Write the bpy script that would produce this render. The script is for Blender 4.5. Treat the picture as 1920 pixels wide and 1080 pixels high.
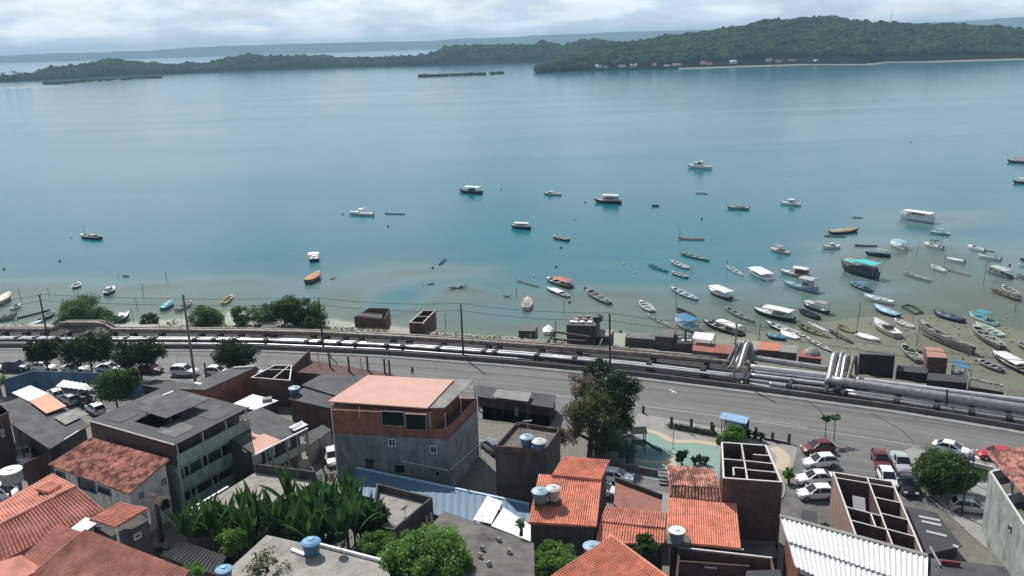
import bpy, bmesh, math, random
import numpy as np
from mathutils import Vector, Matrix, noise
random.seed(7); rng = np.random.default_rng(7)
for o in list(bpy.data.objects): bpy.data.objects.remove(o)
scn = bpy.context.scene; COL = scn.collection
R_ = math.radians

# ---------------------------------------------------------------- camera
FPX = 1600.; CH = 52.
pit = math.atan(462 / 1600.); rol = R_(1.77)
_sp, _cp, _sr, _cr = math.sin(pit), math.cos(pit), math.sin(rol), math.cos(rol)
CF = Vector((0, _cp, -_sp)); _R0 = Vector((1, 0, 0)); _U0 = Vector((0, _sp, _cp))
CR = _R0 * _cr - _U0 * _sr; CU = _R0 * _sr + _U0 * _cr
cam = bpy.data.objects.new('camera', bpy.data.cameras.new('camera')); COL.objects.link(cam)
cam.data.sensor_width = 36; cam.data.lens = 36 * FPX / 1920; cam.data.clip_end = 40000; cam.data.clip_start = 1
M = Matrix.Identity(4)
for i in range(3):
    M[i][0], M[i][1], M[i][2] = CR[i], CU[i], -CF[i]
M[2][3] = CH
cam.matrix_world = M; scn.camera = cam

# ---------------------------------------------------------------- sky, sun, exposure
SUN_EL = 48.; SUN_AZ = -27.      # azimuth measured from +Y towards +X
sdir = Vector((math.sin(R_(SUN_AZ)) * math.cos(R_(SUN_EL)), math.cos(R_(SUN_AZ)) * math.cos(R_(SUN_EL)), math.sin(R_(SUN_EL))))
sl = bpy.data.lights.new('sun', 'SUN'); sl.energy = 5.0; sl.angle = R_(0.5); sl.color = (1, .95, .88)
so = bpy.data.objects.new('sun', sl); COL.objects.link(so); so.rotation_euler = sdir.to_track_quat('Z', 'Y').to_euler(); so.location = (0, 0, 200)
w = bpy.data.worlds.new('World'); scn.world = w; w.use_nodes = True
nt = w.node_tree; N = nt.nodes; LK = nt.links
for n in list(N): N.remove(n)
wo = N.new('ShaderNodeOutputWorld'); bg = N.new('ShaderNodeBackground'); LK.new(bg.outputs[0], wo.inputs[0])
sky = N.new('ShaderNodeTexSky'); sky.sky_type = 'NISHITA'; sky.sun_disc = False
sky.sun_elevation = R_(SUN_EL); sky.sun_rotation = R_(SUN_AZ); sky.air_density = 1.0; sky.dust_density = 1.2; sky.ozone_density = 1.5
tc = N.new('ShaderNodeTexCoord')
# clouds: a noise on a flat cloud deck (direction divided by its height)
sep = N.new('ShaderNodeSeparateXYZ'); LK.new(tc.outputs['Generated'], sep.inputs[0])
def wmath(op, a, b=None):
    m = N.new('ShaderNodeMath'); m.operation = op
    for i, v in enumerate((a, b)):
        if v is None: continue
        if isinstance(v, (int, float)): m.inputs[i].default_value = v
        else: LK.new(v, m.inputs[i])
    return m.outputs[0]
zc = wmath('ADD', wmath('MAXIMUM', sep.outputs[2], 0.0), 0.26)
cx = wmath('DIVIDE', sep.outputs[0], zc); cy = wmath('DIVIDE', sep.outputs[1], zc)
cmb = N.new('ShaderNodeCombineXYZ'); LK.new(cx, cmb.inputs[0]); LK.new(cy, cmb.inputs[1])
n1 = N.new('ShaderNodeTexNoise'); n1.inputs['Scale'].default_value = 2.6; n1.inputs['Detail'].default_value = 9; n1.inputs['Roughness'].default_value = .58; n1.inputs['Distortion'].default_value = .3
LK.new(cmb.outputs[0], n1.inputs['Vector'])
cr = N.new('ShaderNodeValToRGB'); cr.color_ramp.elements[0].position = .34; cr.color_ramp.elements[1].position = .6
cr.color_ramp.elements[0].color = (.70, .70, .70, 1)
LK.new(n1.outputs[0], cr.inputs[0])
n2 = N.new('ShaderNodeTexNoise'); n2.inputs['Scale'].default_value = 3.4; n2.inputs['Detail'].default_value = 7; n2.inputs['Roughness'].default_value = .55
mp = N.new('ShaderNodeMapping'); mp.inputs['Location'].default_value = (4.3, 7.7, 2); LK.new(cmb.outputs[0], mp.inputs[0]); LK.new(mp.outputs[0], n2.inputs['Vector'])
cc = N.new('ShaderNodeValToRGB')
cc.color_ramp.elements[0].position = .40; cc.color_ramp.elements[0].color = (8.6, 10.4, 12.4, 1)
cc.color_ramp.elements[1].position = .58; cc.color_ramp.elements[1].color = (13.6, 14.6, 15.4, 1)
LK.new(n2.outputs[0], cc.inputs[0])
mx = N.new('ShaderNodeMix'); mx.data_type = 'RGBA'
fade = N.new('ShaderNodeMapRange'); fade.inputs['From Min'].default_value = .22; fade.inputs['From Max'].default_value = .5; fade.inputs['To Min'].default_value = 1; fade.inputs['To Max'].default_value = .12
LK.new(sep.outputs[2], fade.inputs['Value'])
LK.new(wmath('MULTIPLY', cr.outputs[0], fade.outputs[0]), mx.inputs[0]); LK.new(sky.outputs[0], mx.inputs[6]); LK.new(cc.outputs[0], mx.inputs[7])
LK.new(mx.outputs[2], bg.inputs[0]); bg.inputs[1].default_value = .078
scn.view_settings.view_transform = 'Standard'; scn.view_settings.look = 'None'; scn.view_settings.gamma = 1
scn.view_settings.exposure = 0.0
scn.cycles.volume_bounces = 0; scn.cycles.max_bounces = 6; scn.cycles.transparent_max_bounces = 12

# ---------------------------------------------------------------- picture point -> place in the world
def ray(x, y):
    return CF + CR * ((x - 960) / FPX) - CU * ((y - 540) / FPX)
def P(x, y, z=3.):
    d = ray(x, y); t = (z - CH) / d.z
    return Vector((d.x * t, d.y * t, z))
def Pd(x, y, dist):
    d = ray(x, y); t = dist / math.hypot(d.x, d.y)
    return Vector((d.x * t, d.y * t, CH + d.z * t))
def pix(X, Y, Z):
    d = Vector((X, Y, Z - CH)); w_ = d.dot(CF)
    return 960 + FPX * d.dot(CR) / w_, 540 - FPX * d.dot(CU) / w_
def interp(x, pts):
    return float(np.interp(x, [p[0] for p in pts], [p[1] for p in pts]))

# ---------------------------------------------------------------- materials
MATS = {}
def _nodes(name):
    m = bpy.data.materials.new(name); m.use_nodes = True
    nt = m.node_tree; b = nt.nodes['Principled BSDF']
    return m, nt, b
def mat(name, col, rough=.8, metal=0., var=.12, scale=1.5, bump=0., bscale=12., kind=None, spec=None, col2=None, alpha=1.):
    """procedural surface: two octaves of mottling, optional brick / streak / tile / ribs patterns"""
    if name in MATS: return MATS[name]
    m, nt, b = _nodes(name); N = nt.nodes; L = nt.links
    tc = N.new('ShaderNodeTexCoord')
    src = tc.outputs['Object']
    no = N.new('ShaderNodeTexNoise'); no.inputs['Scale'].default_value = scale; no.inputs['Detail'].default_value = 6; no.inputs['Roughness'].default_value = .62
    L.new(src, no.inputs['Vector'])
    rp = N.new('ShaderNodeValToRGB'); rp.color_ramp.elements[0].position = .3; rp.color_ramp.elements[1].position = .7
    c = Vector(col); c2 = Vector(col2) if col2 else c * (1 + var)
    c1 = c * (1 - var)
    rp.color_ramp.elements[0].color = (*c1, 1); rp.color_ramp.elements[1].color = (*[min(1, v) for v in c2], 1)
    L.new(no.outputs[0], rp.inputs[0]); out = rp.outputs[0]
    hgt = no.outputs[0]
    def mixc(fac, a, bcol, mode='MIX'):
        mxx = N.new('ShaderNodeMix'); mxx.data_type = 'RGBA'; mxx.blend_type = mode
        L.new(fac, mxx.inputs[0]) if not isinstance(fac, float) else setattr(mxx.inputs[0], 'default_value', fac)
        L.new(a, mxx.inputs[6])
        if isinstance(bcol, tuple): mxx.inputs[7].default_value = (*bcol, 1)
        else: L.new(bcol, mxx.inputs[7])
        return mxx.outputs[2]
    if kind == 'brick':
        br = N.new('ShaderNodeTexBrick'); br.inputs['Scale'].default_value = 1.; br.inputs['Brick Width'].default_value = .38; br.inputs['Row Height'].default_value = .2
        br.inputs['Mortar Size'].default_value = .018
        br.inputs['Color1'].default_value = (.62, .62, .62, 1); br.inputs['Color2'].default_value = (1, 1, 1, 1); br.inputs['Mortar'].default_value = (.75, .85, .95, 1)
        L.new(tc.outputs['UV'], br.inputs['Vector']); out = mixc(1., out, br.outputs[0], 'MULTIPLY')
    if kind in ('streak', 'brick', 'stain'):
        mp = N.new('ShaderNodeMapping'); mp.inputs['Scale'].default_value = (.75, .75, .28) if kind != 'stain' else (.35, .35, .35)
        L.new(src, mp.inputs[0])
        n3 = N.new('ShaderNodeTexNoise'); n3.inputs['Scale'].default_value = 1.6; n3.inputs['Detail'].default_value = 8; n3.inputs['Roughness'].default_value = .7
        L.new(mp.outputs[0], n3.inputs['Vector'])
        r3 = N.new('ShaderNodeValToRGB'); r3.color_ramp.elements[0].position = .42; r3.color_ramp.elements[1].position = .68
        r3.color_ramp.elements[0].color = (1, 1, 1, 1); r3.color_ramp.elements[1].color = (.42, .40, .38, 1)
        L.new(n3.outputs[0], r3.inputs[0]); out = mixc(.85 if kind != 'brick' else .55, out, r3.outputs[0], 'MULTIPLY')
    if kind in ('tile', 'oldtile'):
        # every clay tile gets its own shade: white noise over (column, row)
        vm = N.new('ShaderNodeVectorMath'); vm.operation = 'FLOOR'; L.new(tc.outputs['UV'], vm.inputs[0])
        wn = N.new('ShaderNodeTexWhiteNoise'); wn.noise_dimensions = '2D'; L.new(vm.outputs[0], wn.inputs[0])
        r4 = N.new('ShaderNodeValToRGB'); r4.color_ramp.elements[0].color = (.88, .85, .84, 1); r4.color_ramp.elements[1].color = (1.08, 1.05, 1.04, 1)
        L.new(wn.outputs[0], r4.inputs[0]); out = mixc(1., out, r4.outputs[0], 'MULTIPLY')
        n6 = N.new('ShaderNodeTexNoise'); n6.inputs['Scale'].default_value = .5; n6.inputs['Detail'].default_value = 8; n6.inputs['Roughness'].default_value = .7
        L.new(src, n6.inputs['Vector'])
        r6 = N.new('ShaderNodeValToRGB'); r6.color_ramp.elements[0].position = .45; r6.color_ramp.elements[1].position = .72
        r6.color_ramp.elements[0].color = (1, 1, 1, 1); r6.color_ramp.elements[1].color = (.45, .40, .38, 1)
        L.new(n6.outputs[0], r6.inputs[0]); out = mixc(.8, out, r6.outputs[0], 'MULTIPLY')
        if kind == 'oldtile':
            n5 = N.new('ShaderNodeTexNoise'); n5.inputs['Scale'].default_value = 1.1; n5.inputs['Detail'].default_value = 9; n5.inputs['Roughness'].default_value = .75
            L.new(src, n5.inputs['Vector'])
            r5 = N.new('ShaderNodeValToRGB'); r5.color_ramp.elements[0].position = .47; r5.color_ramp.elements[1].position = .55
            r5.color_ramp.elements[0].color = (1, 1, 1, 1); r5.color_ramp.elements[1].color = (.22, .16, .15, 1)
            L.new(n5.outputs[0], r5.inputs[0]); out = mixc(.85, out, r5.outputs[0], 'MULTIPLY')
    L.new(out, b.inputs['Base Color'])
    b.inputs['Roughness'].default_value = rough; b.inputs['Metallic'].default_value = metal
    if spec is not None: b.inputs['Specular IOR Level'].default_value = spec
    if bump:
        nb = N.new('ShaderNodeTexNoise'); nb.inputs['Scale'].default_value = bscale; nb.inputs['Detail'].default_value = 5
        L.new(src, nb.inputs['Vector'])
        bp = N.new('ShaderNodeBump'); bp.inputs['Strength'].default_value = bump; bp.inputs['Distance'].default_value = .08
        L.new(nb.outputs[0], bp.inputs['Height']); L.new(bp.outputs[0], b.inputs['Normal'])
    MATS[name] = m
    return m
def leafmat(name, c1, c2, trans=.35):
    if name in MATS: return MATS[name]
    m, nt, b = _nodes(name); N = nt.nodes; L = nt.links
    gi = N.new('ShaderNodeNewGeometry'); wn = N.new('ShaderNodeTexNoise'); wn.inputs['Scale'].default_value = .9; wn.inputs['Detail'].default_value = 3
    tc = N.new('ShaderNodeTexCoord'); L.new(tc.outputs['Object'], wn.inputs['Vector'])
    ad = N.new('ShaderNodeMath'); ad.operation = 'MULTIPLY_ADD'; ad.inputs[1].default_value = .55; L.new(gi.outputs['Random Per Island'], ad.inputs[0])
    sc = N.new('ShaderNodeMath'); sc.operation = 'MULTIPLY_ADD'; sc.inputs[1].default_value = 1.5; sc.inputs[2].default_value = -.5
    L.new(wn.outputs[0], sc.inputs[0]); L.new(sc.outputs[0], ad.inputs[2])
    rp = N.new('ShaderNodeValToRGB'); rp.color_ramp.elements[0].color = (*c1, 1); rp.color_ramp.elements[1].color = (*c2, 1); rp.color_ramp.elements[1].position = .9
    L.new(ad.outputs[0], rp.inputs[0]); L.new(rp.outputs[0], b.inputs['Base Color']); b.inputs['Roughness'].default_value = .55; b.inputs['Specular IOR Level'].default_value = .3
    tr = N.new('ShaderNodeBsdfTranslucent'); L.new(rp.outputs[0], tr.inputs[0])
    ms = N.new('ShaderNodeMixShader'); ms.inputs[0].default_value = trans
    L.new(b.outputs[0], ms.inputs[1]); L.new(tr.outputs[0], ms.inputs[2]); L.new(ms.outputs[0], N['Material Output'].inputs[0])
    MATS[name] = m
    return m

# ---------------------------------------------------------------- mesh builder
class MB:
    def __init__(s): s.v = []; s.f = []; s.uv = {}
    def face(s, pts, uv=None):
        i = len(s.v); s.v += [tuple(p) for p in pts]
        if uv: s.uv[len(s.f)] = uv
        s.f.append(tuple(range(i, i + len(pts)))); return s
    def grid(s, rows, close=False, uv=None):
        """rows: list of lists of points, shared vertices"""
        i0 = len(s.v); n = len(rows[0])
        for r in rows: s.v += [tuple(p) for p in r]
        for a in range(len(rows) - 1):
            for c in range(n if close else n - 1):
                c2 = (c + 1) % n
                if uv: s.uv[len(s.f)] = [uv[a][c], uv[a][c2], uv[a + 1][c2], uv[a + 1][c]]
                s.f.append((i0 + a * n + c, i0 + a * n + c2, i0 + (a + 1) * n + c2, i0 + (a + 1) * n + c))
        return s
    def prism(s, bot, top, caps=True):
        """closed prism between two rings of equal length"""
        n = len(bot); i = len(s.v); s.v += [tuple(p) for p in bot] + [tuple(p) for p in top]
        for k in range(n): s.f.append((i + k, i + (k + 1) % n, i + n + (k + 1) % n, i + n + k))
        if caps: s.f.append(tuple(i + n + k for k in range(n))); s.f.append(tuple(i + n - 1 - k for k in range(n)))
        return s
    def box(s, c, size, rot=0., tilt=None):
        x, y, z = size[0] / 2, size[1] / 2, size[2] / 2
        m = Matrix.Rotation(rot, 3, 'Z')
        if tilt: m = m @ Matrix.Rotation(tilt[0], 3, 'X') @ Matrix.Rotation(tilt[1], 3, 'Y')
        q = [m @ Vector(p) + Vector(c) for p in [(-x, -y, -z), (x, -y, -z), (x, y, -z), (-x, y, -z), (-x, -y, z), (x, -y, z), (x, y, z), (-x, y, z)]]
        return s.prism(q[:4], q[4:])
    def tube(s, pts, r, n=8, caps=True):
        pts = [Vector(p) for p in pts]; rr = r if isinstance(r, (list, tuple)) else [r] * len(pts)
        rows = []; up = None
        for i, p in enumerate(pts):
            t = (pts[min(i + 1, len(pts) - 1)] - pts[max(i - 1, 0)]).normalized()
            if up is None:
                up = Vector((0, 0, 1)) if abs(t.z) < .9 else Vector((0, 1, 0))
            a = t.cross(up).normalized(); b2 = a.cross(t).normalized(); up = b2
            rows.append([p + (a * math.cos(k * 2 * math.pi / n) + b2 * math.sin(k * 2 * math.pi / n)) * rr[i] for k in range(n)])
        i0 = len(s.v); s.grid(rows, close=True)
        if caps:
            m = len(rows)
            s.f.append(tuple(i0 + k for k in range(n))[::-1]); s.f.append(tuple(i0 + (m - 1) * n + k for k in range(n)))
        return s
    def lathe(s, c, prof, n=20, cap=True):
        rows = [[Vector(c) + Vector((r * math.cos(k * 2 * math.pi / n), r * math.sin(k * 2 * math.pi / n), z)) for k in range(n)] for r, z in prof]
        i0 = len(s.v); s.grid(rows, close=True)
        if cap: s.f.append(tuple(i0 + (len(rows) - 1) * n + k for k in range(n)))
        return s
    def beam(s, a, b, w_, h):
        """square bar from a to b (w across, h in height)"""
        a, b = Vector(a), Vector(b); t = (b - a).normalized()
        sd = t.cross(Vector((0, 0, 1)))
        if sd.length < .01: sd = Vector((1, 0, 0))
        sd = sd.normalized() * w_ / 2; up = sd.cross(t).normalized() * h / 2
        ring = lambda p: [p - sd - up, p + sd - up, p + sd + up, p - sd + up]
        return s.prism(ring(a), ring(b))
    def build(s, name, m, parent=None, org=None, smooth=False, label=None):
        me = bpy.data.meshes.new(name)
        o_ = Vector(org) if org is not None else (parent.get('_org') and Vector(parent['_org']) or Vector((0, 0, 0))) if parent is not None else Vector((0, 0, 0))
        va = np.array(s.v, dtype=np.float64).reshape(-1, 3) - np.array(o_)
        me.from_pydata(va.tolist(), [], s.f)
        uvl = me.uv_layers.new(name='UVMap')
        co = va + np.array(o_)
        data = np.zeros((len(me.loops), 2), dtype=np.float32)
        for p in me.polygons:
            li = p.loop_start
            if p.index in s.uv:
                for k, q in enumerate(s.uv[p.index]): data[li + k] = q
            else:
                n = p.normal
                if abs(n.z) > .85:
                    for k, vi in enumerate(p.vertices): data[li + k] = (co[vi][0], co[vi][1])
                else:
                    l = math.hypot(n.x, n.y); tx, ty = -n.y / l, n.x / l
                    for k, vi in enumerate(p.vertices): data[li + k] = (co[vi][0] * tx + co[vi][1] * ty, co[vi][2])
        uvl.data.foreach_set('uv', data.ravel())
        if smooth:
            me.polygons.foreach_set('use_smooth', [True] * len(me.polygons))
        ms = m if isinstance(m, (list, tuple)) else [m]
        for q in ms: me.materials.append(q)
        ob = bpy.data.objects.new(name, me); COL.objects.link(ob)
        if parent is not None: ob.parent = parent
        elif org is not None: ob.location = o_
        if label: ob['label'] = label
        return ob
def tag(o, label, cat, group=None):
    o['label'] = label; o['category'] = cat
    if group: o['group'] = group
    return o
def thing(name, label, cat, loc, rot=(0, 0, 0), group=None, world=False):
    """an Empty at the thing's base; world=True: its parts are written in world coordinates"""
    o = bpy.data.objects.new(name, None); COL.objects.link(o); o.location = loc; o.rotation_euler = rot; o.empty_display_size = .3
    if world: o['_org'] = tuple(loc)
    return tag(o, label, cat, group)
def struct(name, mb, m, smooth=False):
    o = mb.build(name, m, smooth=smooth); o['kind'] = 'structure'; return o
def copy_tree(o, parent=None):
    c = o.copy(); COL.objects.link(c)
    if parent is not None: c.parent = parent
    for ch in list(o.children): copy_tree(ch, c)
    return c
def meshfast(name, V, F, m, smooth=False, org=None, parent=None):
    """numpy arrays straight into a mesh; F (n,3) or (n,4)"""
    me = bpy.data.meshes.new(name); k = F.shape[1]
    me.vertices.add(len(V)); me.vertices.foreach_set('co', np.asarray(V, dtype=np.float32).ravel())
    me.loops.add(F.size); me.loops.foreach_set('vertex_index', F.astype(np.int32).ravel())
    me.polygons.add(len(F)); me.polygons.foreach_set('loop_start', np.arange(0, F.size, k, dtype=np.int32)); me.polygons.foreach_set('loop_total', np.full(len(F), k, dtype=np.int32))
    me.update(calc_edges=True)
    if smooth: me.polygons.foreach_set('use_smooth', [True] * len(F))
    me.materials.append(m); ob = bpy.data.objects.new(name, me); COL.objects.link(ob)
    if org is not None: ob.location = org
    if parent is not None: ob.parent = parent
    return ob
# ================================================================ SETTING
def zwater(): return 0.
YB = [(-700, 160), (-300, 148), (-150, 144), (-90.2, 141.9), (-43.9, 137), (-22, 132.5), (-.4, 126.3), (17, 120.2), (35.9, 112.1), (50.5, 105.3), (63.9, 97.7), (100, 74), (200, -10)]
YBx = np.array([p[0] for p in YB]); YBy = np.array([p[1] for p in YB])
def yb(x): return np.interp(x, YBx, YBy)
# shoreline and edge of the deep water as seen from above the town: (picture x, picture y at water level)
SHORE = [(-300, 608), (0, 614), (200, 593), (330, 600), (470, 580), (560, 606), (650, 596), (760, 614), (880, 626), (1010, 636), (1150, 620), (1300, 640), (1430, 622), (1530, 595), (1600, 576), (1700, 570), (1800, 576), (1920, 600), (2200, 630)]
DEEP = [(-300, 430), (0, 455), (200, 470), (400, 480), (560, 478), (760, 462), (960, 470), (1150, 465), (1300, 455), (1450, 440), (1560, 410), (1680, 372), (1800, 372), (1920, 390), (2200, 400)]
def depth_at(X, Y):
    """0 at the water's edge, 1 in deep water, below 0 on the dry sand"""
    dz = -CH
    w_ = X * CF.x + Y * CF.y + dz * CF.z; w_ = np.maximum(w_, 5)
    px = 960 + FPX * (X * CR.x + Y * CR.y + dz * CR.z) / w_; py = 540 - FPX * (X * CU.x + Y * CU.y + dz * CU.z) / w_
    sh = np.interp(px, [p[0] for p in SHORE], [p[1] for p in SHORE]); dp = np.interp(px, [p[0] for p in DEEP], [p[1] for p in DEEP])
    s = (sh - py) / (sh - dp)
    def blob(cx, cy, rx, ry, a, tilt=0.):
        u = (px - cx) + tilt * (py - cy)
        return a * np.exp(-((u / rx) ** 2 + ((py - cy) / ry) ** 2))
    s = s + blob(745, 560, 55, 26, .42, 1.1) + blob(690, 590, 40, 18, .35, 1.) - blob(830, 505, 130, 14, .22) - blob(640, 560, 60, 20, .2) + blob(1180, 483, 110, 6, .18) \
        - blob(1770, 412, 90, 12, .2) + blob(1500, 560, 90, 20, .18) - blob(870, 545, 35, 10, .22) + blob(960, 585, 60, 14, .12) - blob(1560, 470, 120, 30, .1) + blob(1640, 545, 70, 10, .2)
    return s
def fbm(X, Y, sc, oct=4, seed=0.):
    out = np.empty(X.shape)
    for idx in np.ndindex(X.shape):
        out[idx] = noise.fractal(Vector((X[idx] * sc + seed, Y[idx] * sc - seed, seed)), 1., 2., oct)
    return out
def axis(segs):
    a = []
    for lo, hi, st in segs: a += list(np.arange(lo, hi, st))
    return np.array(a + [segs[-1][1]])
gx = axis([(-16000, -3000, 2500), (-3000, -600, 300), (-600, -200, 40), (-200, 200, 2.5), (200, 600, 40), (600, 3000, 300), (3000, 16000, 2500)])
gy = axis([(-60, 60, 10), (60, 240, 2.), (240, 420, 6), (420, 1000, 60), (1000, 2400, 200), (2400, 22000, 2800)])
GX, GY = np.meshgrid(gx, gy)
near = (np.abs(GX) < 260) & (GY < 460)
nz = np.zeros(GX.shape); nz[near] = fbm(GX[near], GY[near], .035, 5, 3.1)
nz2 = np.zeros(GX.shape); nz2[near] = fbm(GX[near] * .35, GY[near], .06, 4, 9.7)
S = depth_at(GX, GY) + nz * .14 + nz2 * .22
D = (GY - yb(GX)) * .95                       # metres seaward of the barrier
land = np.where(GY < 72, 3 + (72 - GY) * .22, 2.98)
bed = np.clip(-1.8 * S, -2.2, 1.) + nz * .05 + .0
bed = np.minimum(bed, .55)
tt = np.clip((D - 12) / 7, 0, 1); tt = tt * tt * (3 - 2 * tt)
GZ = np.where(D < 12, land, land * (1 - tt) + bed * tt)
GZ = np.where((GY > 420), -3., GZ)
def gz_at(x, y):
    i = min(max(np.searchsorted(gx, x), 1), len(gx) - 1); j = min(max(np.searchsorted(gy, y), 1), len(gy) - 1)
    u = (x - gx[i - 1]) / (gx[i] - gx[i - 1]); v = (y - gy[j - 1]) / (gy[j] - gy[j - 1])
    return float((GZ[j - 1, i - 1] * (1 - u) + GZ[j - 1, i] * u) * (1 - v) + (GZ[j, i - 1] * (1 - u) + GZ[j, i] * u) * v)
def sheet(name, X, Y, Z, m, attr=None):
    ny, nx = X.shape; V = np.stack([X, Y, Z], -1).reshape(-1, 3)
    ii = np.arange(ny * nx).reshape(ny, nx)
    F = np.stack([ii[:-1, :-1], ii[:-1, 1:], ii[1:, 1:], ii[1:, :-1]], -1).reshape(-1, 4)
    o = meshfast(name, V, F, m, smooth=True); o['kind'] = 'structure'
    if attr is not None:
        for k, a in attr.items():
            at = o.data.attributes.new(k, 'FLOAT', 'POINT'); at.data.foreach_set('value', a.astype(np.float32).ravel())
    return o
# ground material: wet sand seaward, worn concrete and dirt in the town
m, nt_, b = _nodes('ground'); N = nt_.nodes; L = nt_.links
def nd(t, **k):
    n = N.new(t)
    for a, v in k.items():
        if a.startswith('i_'): n.inputs[a[2:]].default_value = v
        else: setattr(n, a, v)
    return n
def ramp(src, *st):
    r = N.new('ShaderNodeValToRGB')
    while len(r.color_ramp.elements) < len(st): r.color_ramp.elements.new(.5)
    for e, (p, c) in zip(r.color_ramp.elements, st): e.position = p; e.color = (*c, 1)
    L.new(src, r.inputs[0]); return r.outputs[0]
def mixn(fac, a, b_, mode='MIX'):
    q = N.new('ShaderNodeMix'); q.data_type = 'RGBA'; q.blend_type = mode
    for i, v in ((0, fac), (6, a), (7, b_)):
        if isinstance(v, float): q.inputs[i].default_value = v
        elif isinstance(v, tuple): q.inputs[i].default_value = (*v, 1)
        else: L.new(v, q.inputs[i])
    return q.outputs[2]
geo = nd('ShaderNodeNewGeometry')
na = nd('ShaderNodeTexNoise', i_Scale=.12, i_Detail=9., i_Roughness=.65); L.new(geo.outputs['Position'], na.inputs['Vector'])
nb_ = nd('ShaderNodeTexNoise', i_Scale=1.7, i_Detail=8., i_Roughness=.7); L.new(geo.outputs['Position'], nb_.inputs['Vector'])
sand = mixn(.5, ramp(na.outputs[0], (.35, (.105, .112, .082)), (.65, (.165, .172, .128))), ramp(nb_.outputs[0], (.4, (.105, .112, .082)), (.62, (.175, .18, .132))))
town = mixn(.55, ramp(na.outputs[0], (.35, (.09, .088, .078)), (.65, (.18, .17, .145))), ramp(nb_.outputs[0], (.35, (.08, .08, .068)), (.65, (.19, .18, .15))))
at_ = nd('ShaderNodeAttribute', attribute_name='sea')
mud_ = nd('ShaderNodeAttribute', attribute_name='mud')
lsand = mixn(.5, ramp(na.outputs[0], (.35, (.22, .23, .185)), (.65, (.33, .335, .28))), ramp(nb_.outputs[0], (.4, (.24, .245, .20)), (.62, (.32, .325, .27))))
sand = mixn(mud_.outputs['Fac'], lsand, sand)
gcol = mixn(at_.outputs['Fac'], town, sand)
L.new(gcol, b.inputs['Base Color'])
b.inputs['Roughness'].default_value = .75
bp = nd('ShaderNodeBump', i_Strength=.35, i_Distance=.1); L.new(nb_.outputs[0], bp.inputs['Height']); L.new(bp.outputs[0], b.inputs['Normal'])
ground = sheet('ground', GX, GY, GZ, m, {'sea': np.clip((D - 9) / 3, 0, 1), 'mud': np.clip((GX + nz * 12 - 14) / 26, 0, 1)})

# water: thin and clear over the sand, turquoise where it is deep
m, nt_, b = _nodes('water'); N = nt_.nodes; L = nt_.links
geo = nd('ShaderNodeNewGeometry'); da = nd('ShaderNodeAttribute', attribute_name='depth')
nw = nd('ShaderNodeTexNoise', i_Scale=.045, i_Detail=6., i_Roughness=.6); L.new(geo.outputs['Position'], nw.inputs['Vector'])
ma = nd('ShaderNodeMath', operation='MULTIPLY_ADD'); ma.inputs[1].default_value = .22; L.new(nw.outputs[0], ma.inputs[0])
mb_ = nd('ShaderNodeMath', operation='ADD'); mb_.inputs[1].default_value = -.11; L.new(da.outputs['Fac'], mb_.inputs[0]); L.new(mb_.outputs[0], ma.inputs[2])
mapr = nd('ShaderNodeMapping'); mapr.inputs['Scale'].default_value = (.004, .02, 1); L.new(geo.outputs['Position'], mapr.inputs[0])
nbig = nd('ShaderNodeTexNoise', i_Scale=1., i_Detail=5., i_Roughness=.6); L.new(mapr.outputs[0], nbig.inputs['Vector'])
dc = ramp(ma.outputs[0], (0., (.20, .24, .205)), (.35, (.13, .19, .178)), (.72, (.036, .14, .16)), (1., (.004, .124, .162)))
dc = mixn(.35, dc, ramp(nbig.outputs[0], (.35, (.7, .8, .85)), (.65, (1.25, 1.15, 1.1))), 'MULTIPLY')
L.new(dc, b.inputs['Base Color']); b.inputs['IOR'].default_value = 1.33; b.inputs['Specular IOR Level'].default_value = .22; b.inputs['Roughness'].default_value = .13
# ripples
mw = nd('ShaderNodeMapping'); mw.inputs['Scale'].default_value = (.55, 1.1, 1); mw.inputs['Rotation'].default_value = (0, 0, .35); L.new(geo.outputs['Position'], mw.inputs[0])
nr = nd('ShaderNodeTexNoise', i_Scale=.8, i_Detail=5., i_Roughness=.6, i_Distortion=.6); L.new(mw.outputs[0], nr.inputs['Vector'])
mask = ramp(nbig.outputs[0], (.35, (.25, .25, .25)), (.7, (1, 1, 1)))
bp = nd('ShaderNodeBump', i_Distance=.12); L.new(nr.outputs[0], bp.inputs['Height']); L.new(bp.outputs[0], b.inputs['Normal'])
ms_ = nd('ShaderNodeMath', operation='MULTIPLY'); ms_.inputs[1].default_value = .8; L.new(mask, ms_.inputs[0]); L.new(ms_.outputs[0], bp.inputs['Strength'])
tr = nd('ShaderNodeBsdfTransparent'); tr.inputs[0].default_value = (.86, .93, .92, 1)
al = ramp(ma.outputs[0], (0., (.06, .06, .06)), (.12, (.45, .45, .45)), (.5, (1, 1, 1)))
mx_ = nd('ShaderNodeMixShader'); L.new(al, mx_.inputs[0]); L.new(tr.outputs[0], mx_.inputs[1]); L.new(b.outputs[0], mx_.inputs[2]); L.new(mx_.outputs[0], N['Material Output'].inputs[0])
gsel = gy > 100
water = sheet('water', GX[gsel], GY[gsel], np.zeros(GX[gsel].shape), m, {'depth': np.clip(np.where(GY[gsel] > 460, 1., np.clip(S[gsel], -.2, 1.2)), 0, 1)})

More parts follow.
